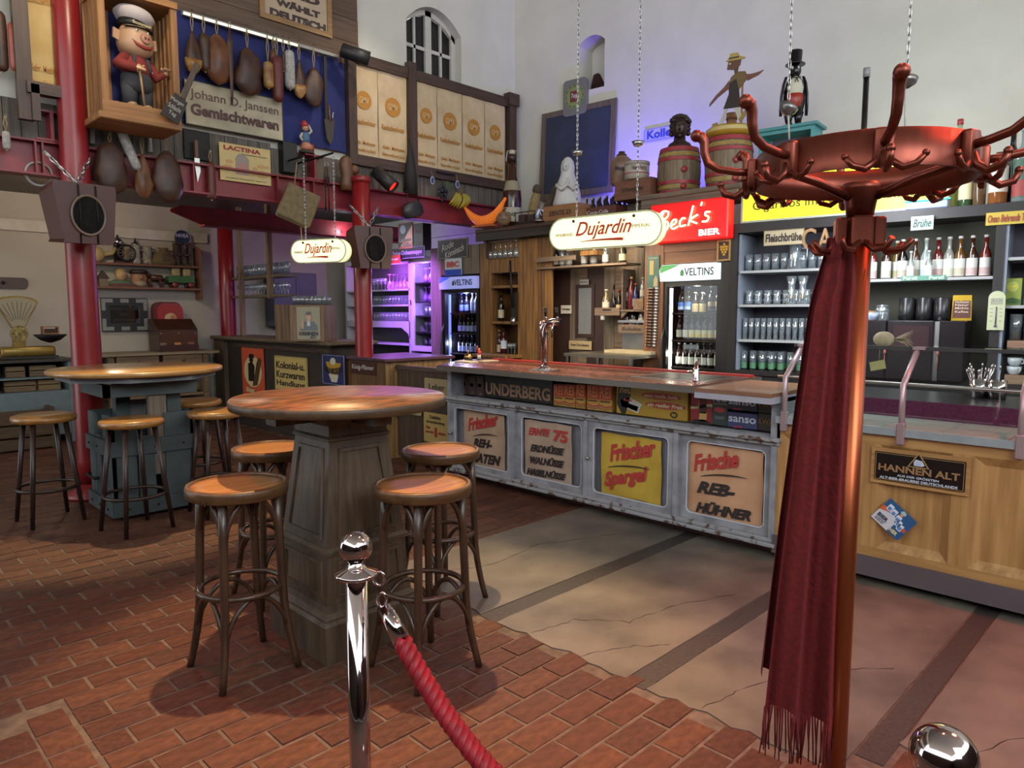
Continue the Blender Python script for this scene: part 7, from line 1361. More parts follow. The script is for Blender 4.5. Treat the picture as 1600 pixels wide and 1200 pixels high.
t = hang('knife_sheath', 'long black strap with pointed knife sheath on the blue cloth', 'sheath', 516, 226, .12); h = hl(516, 88, 226, .12); b = MB(); b.prism([(0, 0), (.035, h*.06), (.06, h*.28), (-.06, h*.28), (-.035, h*.06)], 0, .03); b.build('sheath', mat('old_leather', '#3a322c', .7), t); b = MB(); b.box(-.05, -.02, 0, .015, h*.28, h); b.build('strap', M_black, t); b = MB(); b.tube([(.01, .01, h*.26), (.0, .01, h*.45)], [.016, .010], 8); b.build('knife_handle', MATS['knife_handle'], t); b = MB(); b.tube([(.04, .01, h*.26), (.045, .01, h*.36), (.06, .01, h*.38)], .007, 6); b.build('hook_handle', M_chrome2, t)
for k, px in enumerate((145, 235)): a = lw(px, 225 if k == 0 else 238, .1); t = thing('shelf_bracket', 'white enamel Y-shaped bracket under the pig crate, %s one' % ('left', 'right')[k], 'bracket', a); b = MB(); b.tube([(0, 0, 0), (0, 0, .12), (-.045, 0, .22)], [.022, .018, .02], 8); b.tube([(0, 0, .12), (.045, 0, .21)], [.016, .02], 8); b.build('bracket', P('#a8a6a0', .35), t)
t = hang('plaster_gnome', 'small gnome figurine in red cap and blue overalls on the right joist', 'figurine', 478, 231, .16); k = hl(478, 178, 231, .16); t.location.z = ZBm1+hl(487, 236, 275, .16)+.004
b = MB(); b.loft([ringp(.02*k, 0, z*k, rx*k, rx*.6*k, 14) for z, rx in ((0, .26), (.06, .24), (.09, .15))]); b.build('mossy_base', mat('moss_base', '#2c2a20', .8, var=.3), t)
b = MB(); b.loft([ringp(x*k, -.02*k, z*k, rx*k, rx*.8*k, 14) for z, x, rx in ((.08, .0, .15), (.16, .02, .2), (.24, .02, .17), (.30, 0, .12))]); b.build('breeches', P('#a86a54'), t)
b = MB(); b.loft([ringp(0, 0, z*k, rx*k, rx*.75*k, 14) for z, rx in ((.27, .12), (.4, .14), (.55, .13), (.62, .07))]); b.build('overalls', P('#3a5a78'), t); b = MB(); b.tube([(-.1*k, 0, .57*k), (-.18*k, 0, .45*k), (-.14*k, -.06*k, .34*k)], [.045*k, .04*k, .035*k], 8); b.tube([(.1*k, 0, .57*k), (.2*k, 0, .68*k), (.1*k, 0, .84*k)], [.045*k, .04*k, .035*k], 8); b.build('shirt_sleeves', P('#a8a096'), t)
b = MB(); b.ball((-.02*k, -.02*k, .73*k), .10*k, 12, 9); b.ball((-.03*k, -.12*k, .72*k), .02*k, 6, 5); b.build('head', P('#b08468'), t); b = MB(); b.lathe([(.115*k, 0), (.11*k, .06*k), (.07*k, .14*k), (.0, .19*k)], 14, Matrix.Translation((-.02*k, -.01*k, .78*k)) @ Matrix.Rotation(-.25, 4, 'Y')); b.build('cap', P('#9a2c26'), t); b = MB(); b.tube([(.22*k, -.05*k, .08*k), (.2*k, -.05*k, .28*k)], .03*k, 7); b.build('boot', P('#8c2a26'), t)
# spotlights
def spotlight(px, py, out, aim, lab, lens, em):
    a = lw(px, py, out); t = thing('stage_spotlight', lab, 'spotlight', a); d = Vector(aim).normalized(); Q = d.to_track_quat('Z', 'Y').to_matrix().to_4x4()
    b = MB(); b.lathe([(.045, -.16), (.07, -.15), (.07, -.02), (.075, 0), (.075, .13), (.068, .13), (.06, .02), (0, .02)], 18, Q); b.build('housing', flat('lamp_black', '#1a1719', .5), t); b = MB(); b.lathe([(0, .10), (.062, .10)], 18, Q); b.build('lens', flat('lens_'+lens[1:], lens, .3, 0, em), t); b = MB(); b.tube([(-.09, 0, 0), (-.09, .06, .06), (0, .1, .1), (.09, .06, .06), (.09, 0, 0)], .007, 6); b.build('yoke', M_iron, t); b = MB(); b.tube([(0, .1, .1), (0, out-.0, .1)], .012, 6); b.build('wall_arm', M_iron, t)
spotlight(557, 86, .35, (.8, -.5, -.25), 'black stage spotlight with blue lens at the cladding corner', '#2848e0', 4.0); spotlight(602, 281, .3, (.35, -.55, -.55), 'black stage spotlight with red lens above the beam', '#ff1810', 6.0)
# bags, fruit, boxes hanging at the beam
t = hang('leather_bag', 'black leather pouch hanging in front of the red beam', 'bag', 648, 339, .22); b = MB(); T = Matrix.Rotation(-.35, 4, 'Y'); b.loft([ringp(0, 0, z, rx, .06, 16) for z, rx in ((0, .10), (.02, .14), (.09, .145), (.15, .12), (.165, .08))], True, True, T); b.build('pouch', mat('black_leather', '#262728', .4, var=.2, scale=12, bump=.2), t); b = MB(); b.tube([(.06, 0, .17), (.03, .05, .45), (-.02, .1, .62)], .008, 5); b.tube([(-.08, 0, .1), (-.08, .05, .3)], .008, 5); b.build('strap', M_black, t)
t = hang('folded_umbrella', 'black folded umbrella hanging on the frame post', 'umbrella', 642, 305, .14); h = hl(642, 222, 305, .14); b = MB(); b.lathe([(.075, 0), (.07, h*.4), (.03, h*.85), (.008, h)], 10); b.build('canopy', flat('umbrella_black', '#1f1a1a', .8), t); b = MB(); b.tube([(0, 0, h), (0, .02, h+.06)], .006, 6); b.build('tip', M_iron, t)
a = lw(466, 322, .32); t = thing('hanging_case', 'worn tan square case hanging tilted below the red beam', 'case', (a.x, a.y, a.z), -.35); T = Matrix.Rotation(.38, 4, 'Y'); b = MB(); b.bbox(-.165, .165, -.09, .09, -.165, .165, .02, 2, T); b.build('case', mat('worn_canvas', '#6b5c40', .85, var=.2, scale=25, bump=.2), t); b = MB(); b.tube([(-.03, 0, .20), (0, 0, .42)], .006, 6); b.build('string', M_string, t); b = MB(); b.tube([(.02, 0, -.2), (.03, 0, -.48)], .006, 6); b.build('string', M_string, t)
a = lw(697, 272, .12); t = thing('hook_rail', 'toothed iron hook rail under the feed sacks', 'rail', a); b = MB(); b.box(-.14, .14, 0, .012, 0, .02); b.build('bar', M_iron, t)
for k in range(12): b = MB(); x = -.13+k*.0236; b.tube([(x, -.002, .0), (x, -.02, -.015)], .003, 5); b.build('tooth', M_iron, t)
for k, (px, py) in enumerate(((676, 282), (715, 288))): a = lw(px, py+6, .16); t = thing('price_tag', 'small oval blue enamel tag hanging on the hook rail, %s one' % ('left', 'right')[k], 'tag', a); b = MB(); b.prism([(.03*math.cos(q), .045+.045*math.sin(q)) for q in lin(0, 2*PI, 17)[:-1]], 0, .006); b.build('rim', P('#a9adb4'), t); b = MB(); b.prism([(.022*math.cos(q), .045+.035*math.sin(q)) for q in lin(0, 2*PI, 17)[:-1]], -.002, .004); b.build('field', P('#2c3c70'), t); b = MB(); b.tube([(0, 0, .09), (0, .03, .16)], .003, 4); b.build('string', M_string, t)
t = hang('grape_bunch', 'bunch of dark blue artificial grapes hanging beside the bananas', 'grapes', 692, 315, .16); random.seed(9)
for k in range(34): z = random.uniform(0, .2); r = .05*(.25+.75*math.sin(min(1, z/.2)*2.4)); q = random.uniform(0, 2*PI); b = MB(); b.ball((r*math.cos(q), r*math.sin(q), z), .017, 8, 6); b.build('grape', P('#241f30', .3), t)
b = MB(); b.tube([(0, 0, .2), (.005, 0, .26)], .005, 5); b.build('stalk', M_dwoodv, t); b = MB(); b.prism([(.03, .17), (.09, .14), (.12, .2), (.08, .25), (.02, .23)], -.01, -.006); b.build('leaf', P('#3c4a34'), t)
t = hang('banana_bunch', 'bunch of yellow artificial bananas hanging on the beam', 'bananas', 716, 330, .24)
for k in range(8):
    b = MB(); x = -.12+.032*k; pts = [(x*1.15-.02+.05*math.sin(s*1.6)*(1 if k > 3 else -.4), -.02+.05*math.sin(s*PI)*(-1), .02+.19*s+(.012*abs(k-3.5))*(1-s)) for s in lin(0, 1, 7)]; pts = [(p[0]*(1-.55*i/6)+.03*i/6, p[1], p[2]) for i, p in enumerate(pts)]; b.tube(pts, [.006, .016, .019, .02, .019, .014, .008], 7); b.build('banana', mat('banana_yellow', '#9a8a2c', .45, var=.15, scale=12), t)
b = MB(); b.ball((.02, -.02, .215), .025, 8, 6); b.build('crown', P('#5c4f24'), t)
# loudspeakers
def speaker(px, py, out, k, lab, yaw):
    a = lw(px, py, out); t = thing('loudspeaker', lab, 'loudspeaker', a, yaw); t.scale = (.8, 1, 1); Ms = mat('brown_case', '#452019', .4, var=.15, scale=8)
    b = MB(); rg = []
    for y, x0, x1, z0, z1 in ((-.14, -.22, .22, .0, .36), (.14, -.20, .20, .02, .34)): rg.append([(x*k, y*k, z*k) for x, z in ((x0*.72, z0+.02), (x0*.78, z0), (x1*.78, z0), (x1*.72+.03, z0+.02), (x1, z1-.03), (x1*.96, z1), (x0*.96, z1), (x0, z1-.03))])
    b.loft(rg, True, False); b.build('cabinet', Ms, t)
    b = MB(); T = Matrix.Translation((.01*k, -.145*k, .17*k)) @ Matrix.Rotation(PI/2, 4, 'X'); b.lathe([(.11*k, 0), (.125*k, 0), (.125*k, .012*k), (.11*k, .012*k), (.11*k, 0)], 28, T); b.build('grille_ring', P('#6b5a4c', .4), t); b = MB(); b.lathe([(0, .002*k), (.112*k, .002*k)], 28, T); b.build('grille_cloth', flat('grille_dark', '#1f1b19', .9), t)
    for x in (-.05, .07): b = MB(); b.tube([(x*k, .10*k, .352*k), (x*k, -.10*k, .362*k), (x*k, -.148*k, .345*k), (x*k, -.158*k, .17*k), (x*k, -.145*k, .0)], .005*k, 5); b.build('strap_wire', M_iron, t)
    chain(t, (0, -.02*k, .37*k), (-.16*k, .1*k, .56*k), .03*k, .05*k); chain(t, (0, -.02*k, .37*k), (.16*k, .1*k, .56*k), .03*k, .05*k)
speaker(124, 383, .62, 1.22, 'brown trapezoid loudspeaker chained to the thick red column', .1); speaker(577, 421, .60, 1.15, 'brown trapezoid loudspeaker chained to the centre column', -.25)
t = hang('wire_ring', 'white wire ring hanging under the beam at far left', 'ring', 61, 272, .1); b = MB(); b.tube([(.09*math.cos(q), 0, .09*math.sin(q)) for q in lin(0, 2*PI, 25)[:-1]], .010, 6, True); b.build('ring', P('#8f8d88'), t)
# ---- pig in a slatted crate
M_pinec = wood('crate_pine', '#7a5230', '#a0713f', 2, 2, .6); M_pineh = wood('crate_pine_rail', '#7a5230', '#a0713f', 0, 2, .6)
OUT = .75; a = lw(215, 186, OUT); xl2 = lw(160, 160, OUT).x; xr2 = lw(283, 180, OUT).x; zb2 = lw(215, 183, OUT).z; zt2 = lw(215, -12, OUT).z; wd = xr2-xl2; h = zt2-zb2; D = .42
t = thing('slat_crate', 'upright pine slatted crate housing the pig doll', 'crate', ((xl2+xr2)/2, a.y, zb2)); pc = t
b = MB(); b.bbox(-wd/2-.03, wd/2+.0, -.02, D, -.05, .0, .006); b.build('base_board', M_pineh, t); b = MB(); b.box(-wd/2, wd/2, -.005, .018, .0, .09); b.build('front_rail', M_pineh, t)
for x in (-wd/2+.025, wd/2-.025):
    for y in (0.01, D-.03): b = MB(); b.box(x-.024, x+.024, y-.012, y+.022, 0, h); b.build('post', M_pinec, t)
for k in range(4):
    for s in (-1, 1): b = MB(); y = .05+k*.088; b.box(s*(wd/2-.02)-.008, s*(wd/2-.02)+.008, y, y+.05, 0, h); b.build('side_slat', M_pinec, t)
b = MB(); b.box(-wd/2, wd/2, -.02, D, h-.05, h); b.build('top_board', M_pineh, t)
for k in range(5): b = MB(); x = -wd/2+.05+k*(wd-.1)/4; b.box(x-.02, x+.02, D-.02, D-.008, 0, h); b.build('back_slat', M_pinec, t)
b = MB(); b.box(-wd/2, wd/2, D-.006, D, 0, h); b.build('blue_back', M_blue, t)
b = MB(); random.seed(4)
for k in range(260): x = random.uniform(-wd*.42, wd*.42); y = random.uniform(.03, .3); q = random.uniform(0, PI); l = .03; z = .05+random.uniform(.0, .07)*(1-abs(x)/wd); b.tube([(x, y, z), (x+l*math.cos(q), y+l*math.sin(q), z+random.uniform(-.02, .03))], .0018, 3, cap=False)
b.box(-wd*.44, wd*.44, .02, .36, .0, .07); b.build('straw', mat('straw', '#8a6a34', .9, var=.3, scale=50), t)['kind'] = 'stuff'
PK = hl(225, 5, 160, OUT)/1.0; t = thing('pig_doll', 'pig doll in white sailor cap, red shirt and grey dungarees', 'doll', ((xl2+xr2)/2+.01, a.y+.15, zb2+.10), .25); k = PK
M_pk = mat('pig_skin', '#b08a6c', .5, var=.06); M_dun = mat('dungaree', '#3b3a3e', .85, var=.1); M_rsh = mat('red_shirt', '#7a2a24', .85, var=.1)
for s in (-1, 1):
    b = MB(); b.tube([(s*.085*k, 0, .03*k), (s*.08*k, 0, .24*k)], [.07*k, .085*k], 12); b.build('trouser_leg', M_dun, t); b = MB(); b.ball((s*.085*k, -.03*k, .02*k), .055*k, 10, 6, sy=1.3, sz=.6); b.build('foot', M_pk, t)
b = MB(); b.loft([ringp(0, 0, z*k, rx*k, ry*k, 18) for z, rx, ry in ((.16, .13, .10), (.22, .165, .135), (.32, .155, .13), (.36, .14, .12))]); b.build('trousers', M_dun, t)
b = MB(); b.loft([ringp(0, 0, z*k, rx*k, ry*k, 18) for z, rx, ry in ((.33, .15, .125), (.42, .145, .12), (.50, .12, .10), (.56, .07, .07))]); b.build('shirt', M_rsh, t)
for s in (-1, 1): b = MB(); b.tube([(s*.11*k, .0, .34*k), (s*.09*k, -.115*k, .40*k), (s*.07*k, -.10*k, .49*k), (s*.07*k, .03*k, .55*k)], .018*k, 6); b.build('brace', M_dun, t); b = MB(); b.ball((s*.1*k, -.13*k, .37*k), .012*k, 8, 5); b.build('button', M_chrome2, t)
for s, hand in ((-1, (-.10, -.20, .36)), (1, (.26, -.10, .42))):
    el = (s*.22*k, -.04*k, .40*k if s < 0 else .36*k); hd = tuple(q*k for q in hand); b = MB(); b.tube([(s*.11*k, 0, .50*k), el, hd], [.06*k, .058*k, .045*k], 10); b.build('sleeve', M_rsh, t)
    b = MB(); b.ball(hd, .042*k, 10, 8)
    for j in range(4): b.tube([(hd[0]+(j-1.5)*.02*k, hd[1]-.02*k, hd[2]), (hd[0]+(j-1.5)*.024*k, hd[1]-.055*k, hd[2]-.015*k*(1 if s < 0 else -2)), (hd[0]+(j-1.5)*.024*k, hd[1]-.06*k, hd[2]-.035*k*(1 if s < 0 else -1))], .011*k, 6)
    b.tube([(hd[0]-s*.03*k, hd[1], hd[2]+.01*k), (hd[0]-s*.05*k, hd[1]-.03*k, hd[2]+.03*k)], .012*k, 6); b.build('hand', M_pk, t)
b = MB(); b.loft([ringp(0, -.01*k, z*k, rx*k, ry*k, 20) for z, rx, ry in ((.52, .08, .09), (.57, .165, .15), (.64, .185, .17), (.72, .17, .16), (.80, .14, .14), (.86, .09, .09))]); b.build('head', M_pk, t)
b = MB(); T = Matrix.Translation((.01*k, -.155*k, .68*k)) @ Matrix.Rotation(PI/2, 4, 'X'); b.lathe([(.055*k, 0), (.05*k, .045*k), (.042*k, .05*k), (0, .05*k)], 16, T); sn = b.build('snout', mat('pig_snout', '#a8775f', .5), t)
for s in (-1, 1): b = MB(); b.ball((.01*k+s*.018*k, -.206*k, .68*k), .011*k, 8, 5, sz=1.4); b.build('nostril', P('#5a2f28'), sn)
b = MB(); b.tube([(-.11*k, -.135*k, .655*k), (-.07*k, -.165*k, .61*k), (.0, -.175*k, .59*k), (.07*k, -.165*k, .60*k), (.11*k, -.14*k, .64*k)], [.008*k, .016*k, .020*k, .016*k, .008*k], 7); b.build('mouth', P('#8c2f28'), t)
for s in (-1, 1): b = MB(); b.ball((s*.062*k, -.150*k, .752*k), .017*k, 10, 7); e = b.build('eye', P('#c9c4b6', .3), t); b = MB(); b.ball((s*.062*k, -.164*k, .752*k), .009*k, 8, 5); b.build('pupil', M_black, e); b = MB(); b.prism([(s*.15*k, .74*k), (s*.23*k, .76*k), (s*.24*k, .66*k), (s*.18*k, .64*k)], -.02*k, .0); b.build('ear', M_pk, t)
b = MB(); T = Matrix.Translation((-.01*k, 0, .84*k)) @ Matrix.Rotation(.18, 4, 'Y'); b.lathe([(.13*k, .0), (.17*k, .05*k), (.20*k, .10*k), (.17*k, .145*k), (0, .16*k)], 24, T); b.build('cap_crown', mat('cap_white', '#b3a8a6', .8, var=.06), t); b = MB(); b.lathe([(.142*k, -.045*k), (.146*k, .02*k)], 24, T); b.build('cap_band', M_black, t); o = txt(t, 'Bootsmann', .0, .832*k, .2*k, .035*k, -.15*k, P('#b8a87c'), .02); b = MB(); b.loft([[(.145*k*math.cos(q)*f_, .145*k*math.sin(q)*f_-.0, z*k) for q in lin(PI*1.15, PI*1.85, 12)]+[(.14*k*math.cos(q)*f_, .14*k*math.sin(q)*f_, (z-.006)*k) for q in lin(PI*1.85, PI*1.15, 12)] for z, f_ in ((.80, 1.0), (.785, 1.3))], True, False); b.build('cap_peak', M_black, t)
b = MB(); b.tube([(-.10*k, -.22*k, .36*k), (-.05*k, -.20*k, .0)], .012*k, 6); b.build('walking_stick', wood('stick', '#8a6a44', '#a5835a', 2), t)
a = lw(262, 165, OUT+.05); t = thing('butcher_cleaver', 'old chalk-lettered cleaver leaning on the pig crate', 'cleaver', (a.x, a.y-.02, zb2+.01)); T = Matrix.Rotation(.42, 4, 'Y'); L_ = hl(262, 55, 165, OUT)
b = MB(); b.prism([(-.075, 0), (.075, 0), (.07, L_*.36), (-.04, L_*.40)], -.01, .0, T); b.build('blade', mat('dark_steel', '#2f2825', .6, .3, .2), t); b = MB(); b.bbox(.0, .045, -.016, .006, L_*.37, L_*.98, .006, 1, T); b.build('handle', wood('cleaver_handle', '#3a2c22', '#54402f', 2), t)
for k, s in enumerate(('Morgen', 'Schlacht', 'Tag')): o = txt(t, s, -.0, L_*(.29-.10*k), .10 if k < 2 else .06, .038, -.012, P('#a8a298'), .0); o.rotation_euler = T.to_euler()
# ================================================================== BACK BAR UNDER THE GALLERY
M_kbar = wood('dark_bar_panel', '#1f1813', '#32271f', 2, 3, .6); M_wtop = wood('waney_top', '#4a3d30', '#6e5e4a', 1, 2.5, .5)
KF = Fr(4.13, 0, -PI/2)
t = thing('rear_bar', 'dark panelled bar with rough wooden top hung with enamel signs', 'bar', (4.15, 8.2, 0), -PI/2)
b = MB(); b.box(-1.75, 1.2, .0, .45, 0, 1.14); b.build('body', M_kbar, t); b = MB(); b.bbox(-1.85, 1.32, -.10, .55, 1.14, 1.185, .012); b.build('top', M_wtop, t); b = MB(); b.box(-1.80, -1.50, -.06, .45, 0, 1.14); b.build('corner_post', wood('rear_post', '#3d2f22', '#5c4a38', 2), t); b = MB(); b.box(-1.25, 1.2, -.03, 0, 1.05, 1.10); b.build('upper_rail', M_dwood, t)
def esign(fr, px, name, lab, col, cat='sign', th=.008, rim=None):
    c, wd, h = fr.rect(*px); t = thing(name, lab, cat, c, fr.yaw); b = MB(); b.prism(rrect(-wd/2, wd/2, 0, h, .012), 0, th); b.build('plate', P(col, .5), t)
    if rim: b = MB(); b.tube([(x, -.001, z) for x, z in rrect(-wd/2+.008, wd/2-.008, .008, h-.008, .01)], .003, 5, True); b.build('rim', P(rim, .35), t)
    return t, wd, h
def disc(t, x, z, rx, rz, col, y=-.002, nm='printed_disc'): b = MB(); b.prism([(x+rx*math.cos(q), z+rz*math.sin(q)) for q in lin(0, 2*PI, 21)[:-1]], y, y+.003); return b.build(nm, P(col, .35), t)
def shape(t, pts, col, y=-.003, nm='printed_shape'): b = MB(); b.prism(pts, y, y+.002); return b.build(nm, P(col, .35), t)
t, wd, h = esign(KF, (377, 541, 414, 622), 'beer_sign', 'orange enamel sign of a bowler-hatted silhouette with beer bottle', '#b0482a'); disc(t, 0, h*.5, wd*.40, h*.32, '#b8a878'); shape(t, [(-.2*wd, .3*h), (.05*wd, .3*h), (.1*wd, .62*h), (-.02*wd, .70*h), (-.2*wd, .66*h)], '#191513'); disc(t, -.05*wd, h*.74, .09*wd, .06*h, '#191513', -.004); shape(t, [(-.18*wd, .78*h), (.1*wd, .78*h), (.05*wd, .86*h), (-.12*wd, .86*h)], '#191513', -.004); shape(t, [(-.02*wd, .2*h), (.2*wd, .24*h), (.42*wd, .76*h), (.3*wd, .8*h), (.2*wd, .7*h)], '#4a3422', -.005); txt(t, 'Bier', -.12*wd, h*.12, wd*.4, h*.10, -.004, P('#b8a878'), .03)
t, wd, h = esign(KF, (428, 555, 481, 616), 'grocery_sign', 'cream enamel sign with black lettering for groceries and haberdashery', '#b09a5c', rim='#6b5c34')
for k, s in enumerate(('Kolonial-u.', 'Kurzwaren', 'Handlung')): txt(t, s, 0, h*(.74-.27*k), wd*.86, h*.21, -.003, P('#2a2319'), .02)
t, wd, h = esign(KF, (503, 553, 539, 604), 'mustard_sign', 'navy enamel sign with yellow egg cup and curved lettering', '#1c2350', rim='#8f93a8'); shape(t, [(-.32*wd, .76*h), (.36*wd, .74*h), (.2*wd, .34*h), (-.18*wd, .36*h)], '#a8802c'); disc(t, 0, h*.78, .12*wd, .12*h, '#b9b2a0', -.004); shape(t, [(-.2*wd, .36*h), (.24*wd, .34*h), (.16*wd, .1*h), (-.08*wd, .1*h)], '#b9b2a0', -.004); txt(t, 'HANKSEN', 0, h*.55, wd*.8, h*.2, -.006, P('#191513'), .04, 0, 0, 1, 'lettering', .0015, -.03)
# ---- plank counter with column, gate
M_cpl = wood('counter_plank', '#5a4326', '#8a6a3e', 2, 2, .6)
t = thing('plank_counter', 'low plank counter block with rough top beside the rear bar', 'counter', (4.18, 6.0, 0)); w_ = .86
b = MB(); b.box(.02, w_, .02, .84, 0, 1.0); b.build('carcass', M_kbar, t); b = MB(); b.bbox(-.03, w_+.04, -.04, .86, 1.0, 1.035, .008); b.build('top', wood('plum_top', '#3a2630', '#573a44', 0, 2, .35), t)
for k in range(8): b = MB(); x = k*w_/8; b.box(x+.002, x+w_/8-.002, 0, .02, 0, 1.0); b.build('plank', M_cpl, t)
for k in range(7): b = MB(); y = .01+k*.119; b.box(-.002, .02, y+.002, y+.119, 0, 1.0); b.build('plank', M_plank2, t)
c, wd, h = Fr(4.165, 0, -PI/2).rect(547, 563, 587, 587); t = thing('pilsner_sign', 'brown plate with white script lettering on the plank counter', 'sign', (4.168, c.y, c.z), -PI/2); h = .13; b = MB(); b.box(-wd/2, wd/2, 0, .008, 0, h); b.build('plate', P('#3f1d18', .4), t); txt(t, 'König-Pilsener', 0, h*.52, wd*.88, h*.5, -.002, P('#a8a098'), .005, .25)
GF = Fr(4.30, 0, -PI/2)
t = thing('swing_gate', 'dark stained plank swing gate between plank counter and bar', 'gate', (4.30, 5.55, 0), -PI/2)
for k in range(8): b = MB(); x = -.42+k*.105; b.box(x+.002, x+.103, 0, .025, .03, .95); b.build('plank', wood('gate_plank', '#2c1f14', '#4a3522', 2, 2.5, .6), t)
b = MB(); b.box(-.43, .43, -.012, .03, .93, .97); b.build('cap_rail', M_dwood, t); b = MB(); b.box(.42, .44, -.015, .03, .03, .97); b.build('red_edge', P('#4a1f1c'), t); b = MB(); b.tube([(-.38, -.03, .42), (-.38, -.03, .54)], .008, 6); b.build('handle', M_chrome2, t)
g2 = GF.out(.03)
t, wd, h = esign(g2, (663, 590, 699, 628), 'liver_sign', 'cream sign with black letters on the upper swing gate', '#93805e'); txt(t, 'Leber', .02, h*.62, wd*.7, h*.28, -.003, P('#2a231d'), .01); txt(t, 'heute', .06, h*.25, wd*.4, h*.14, -.003, P('#2a231d'), .01)
t, wd, h = esign(g2, (662, 643, 699.5, 696), 'workwear_sign', 'yellow-cream sign about defective work clothes on the lower swing gate', '#a0864c')
for s, x, z, w2_, cc in (('Defekte', 0, .86, .46, '#2a231d'), ('Arbeitskleidung', 0, .68, .78, '#2a231d'), ('Hier', -.3, .50, .2, '#8c2f22'), ('gesondert', -.24, .34, .36, '#8c2f22'), ('ablegen', .28, .34, .3, '#8c2f22')): txt(t, s, x*wd, z*h, w2_*wd, h*.12, -.003, P(cc), .01)
shape(t, [(-.03*wd, .2*h), (.07*wd, .2*h), (.07*wd, .52*h), (-.03*wd, .52*h)], '#8c2f22')
t, wd, h = esign(g2, (628, 632, 658, 650), 'arrow_sign', 'small cream sign with diagonal arrow on the swing gate', '#94865c'); txt(t, 'ACHTUNG', 0, h*.78, wd*.8, h*.2, -.003, P('#2a231d'), .01); shape(t, [(-.1*wd, .05*h), (.0, .05*h), (.46*wd, .5*h), (.42*wd, .6*h)], '#2a231d')
# ---- box with brewery poster, glasses on top
q = atF(480, 523, 7.9); t = thing('poster_box', 'wooden box with brewery poster of a smiling person on the rear bar', 'box', (q.x, q.y, 1.187), -PI/4-.38); w2, h = .23, .40
b = MB(); b.box(-w2, w2, 0, .22, 0, h); b.build('box', wood('poster_box_wood', '#5a4026', '#7d5c38', 2, 2), t); b = MB(); b.box(-w2-.24, -w2-.01, .04, .10, 0, h*1.02); b.build('carved_board', M_plank2, t)
b = MB(); b.box(-w2+.10, w2-.05, -.006, 0, .02, h-.02); b.build('poster', P('#8c8670'), t); X_ = .025
shape(t, [(X_-.11, .12), (X_+.12, .12), (X_+.12, .17), (X_+.07, .22), (X_-.05, .22), (X_-.09, .18)], '#3a3f48', -.009); shape(t, [(X_-.015, .17), (X_+.03, .17), (X_+.025, .225), (X_-.01, .225)], '#a8a49a', -.011); disc(t, X_+.01, .27, .035, .045, '#a5785c', -.012); shape(t, [(X_-.03, .29), (X_+.045, .29), (X_+.035, .325), (X_-.015, .325)], '#2b221e', -.014); shape(t, [(X_-.09, .14), (X_-.06, .14), (X_-.055, .24), (X_-.08, .24)], '#a5785c', -.012); txt(t, 'HANNEN', X_, .085, .25, .045, -.009, P('#2b2f38'), .03); txt(t, 'ALT', X_+.06, .045, .08, .025, -.009, P('#2b2f38'), .03)
TS = tumbler(.10, .026); yw = -PI/4-.38
for k in range(8):
    for r_ in range(2): p = q+Vector((math.cos(yw), math.sin(yw), 0))*(-.20+.057*k)+Vector((-math.sin(yw), math.cos(yw), 0))*(.06+.08*r_); TS.place('beer_glass', 'small clear glass on the poster box, %s row, %s from left' % (('front', 'back')[r_], ORD[k]), 'glass', (p.x, p.y, 1.187+h+.001), 0, 'glasses on the poster box')
# ---- glass rack behind the rear bar
GR = Fr(4.3, 0, -PI/2); t = thing('glass_rack', 'timber rack with two shelves of glasses above the rear bar', 'shelf', (4.3, 8.6, 0), -PI/2)
def gz(px, py): return GR.p(px, py).z
xa, xb = 8.6-GR.p(356, 440).y, 8.6-GR.p(440, 440).y; za, zb_ = gz(400, 431), gz(400, 461)
for z in (za, zb_): b = MB(); b.box(xa, xb, 0, .25, z-.03, z); b.build('shelf', M_wtop, t)
for px in (377, 422): x = 8.6-GR.p(px, 440).y; b = MB(); b.box(x-.03, x+.03, -.03, .03, 1.19 if px < 400 else za-.3, 2.92); b.build('post', wood('rack_post', '#5a4630', '#7d6648', 2), t)
for k in range(20):
    x = xa+.10+k*.083
    if x < xb-.04: TG = tumbler(.16, .032) if k == 0 else TG; TG.place('beer_glass', 'straight glass on upper shelf of timber rack, %s from left' % ORD[k], 'glass', (4.42, 8.6-x, za+.001), 0, 'glasses on the timber rack'); SG.place('wine_glass', 'stemmed glass on lower shelf of timber rack, %s from left' % ORD[k], 'glass', (4.42, 8.6-x, zb_+.001), 0, 'glasses on the timber rack')
t = thing('grey_unit', 'blue-grey wall unit beside the white boards', 'cabinet', (5.3, 9.88, 1.3), 0); b = MB(); b.bbox(-.35, .35, 0, .3, 0, .8, .01); b.build('carcass', mat('grey_unit_paint', '#4d5058', .6), t); b = MB(); b.box(-.005, .005, -.004, 0, .02, .78); b.build('door_gap', M_black, t)
t = thing('door_2', 'pale blue-grey panel door behind the rear bar', 'door', (6.5, at_x(522, 480, 6.5).y, 0), -PI/2); struct(t); b = MB(); b.box(-.36, .36, 0, .04, 0, 2.15); b.build('leaf', mat('pale_door', '#6f7d88', .6), t); b = MB(); frame_mb(b, -.28, .28, .9, 2.05, .02, -.01, .0); b.build('panel_frame', MATS['pale_door'], t)
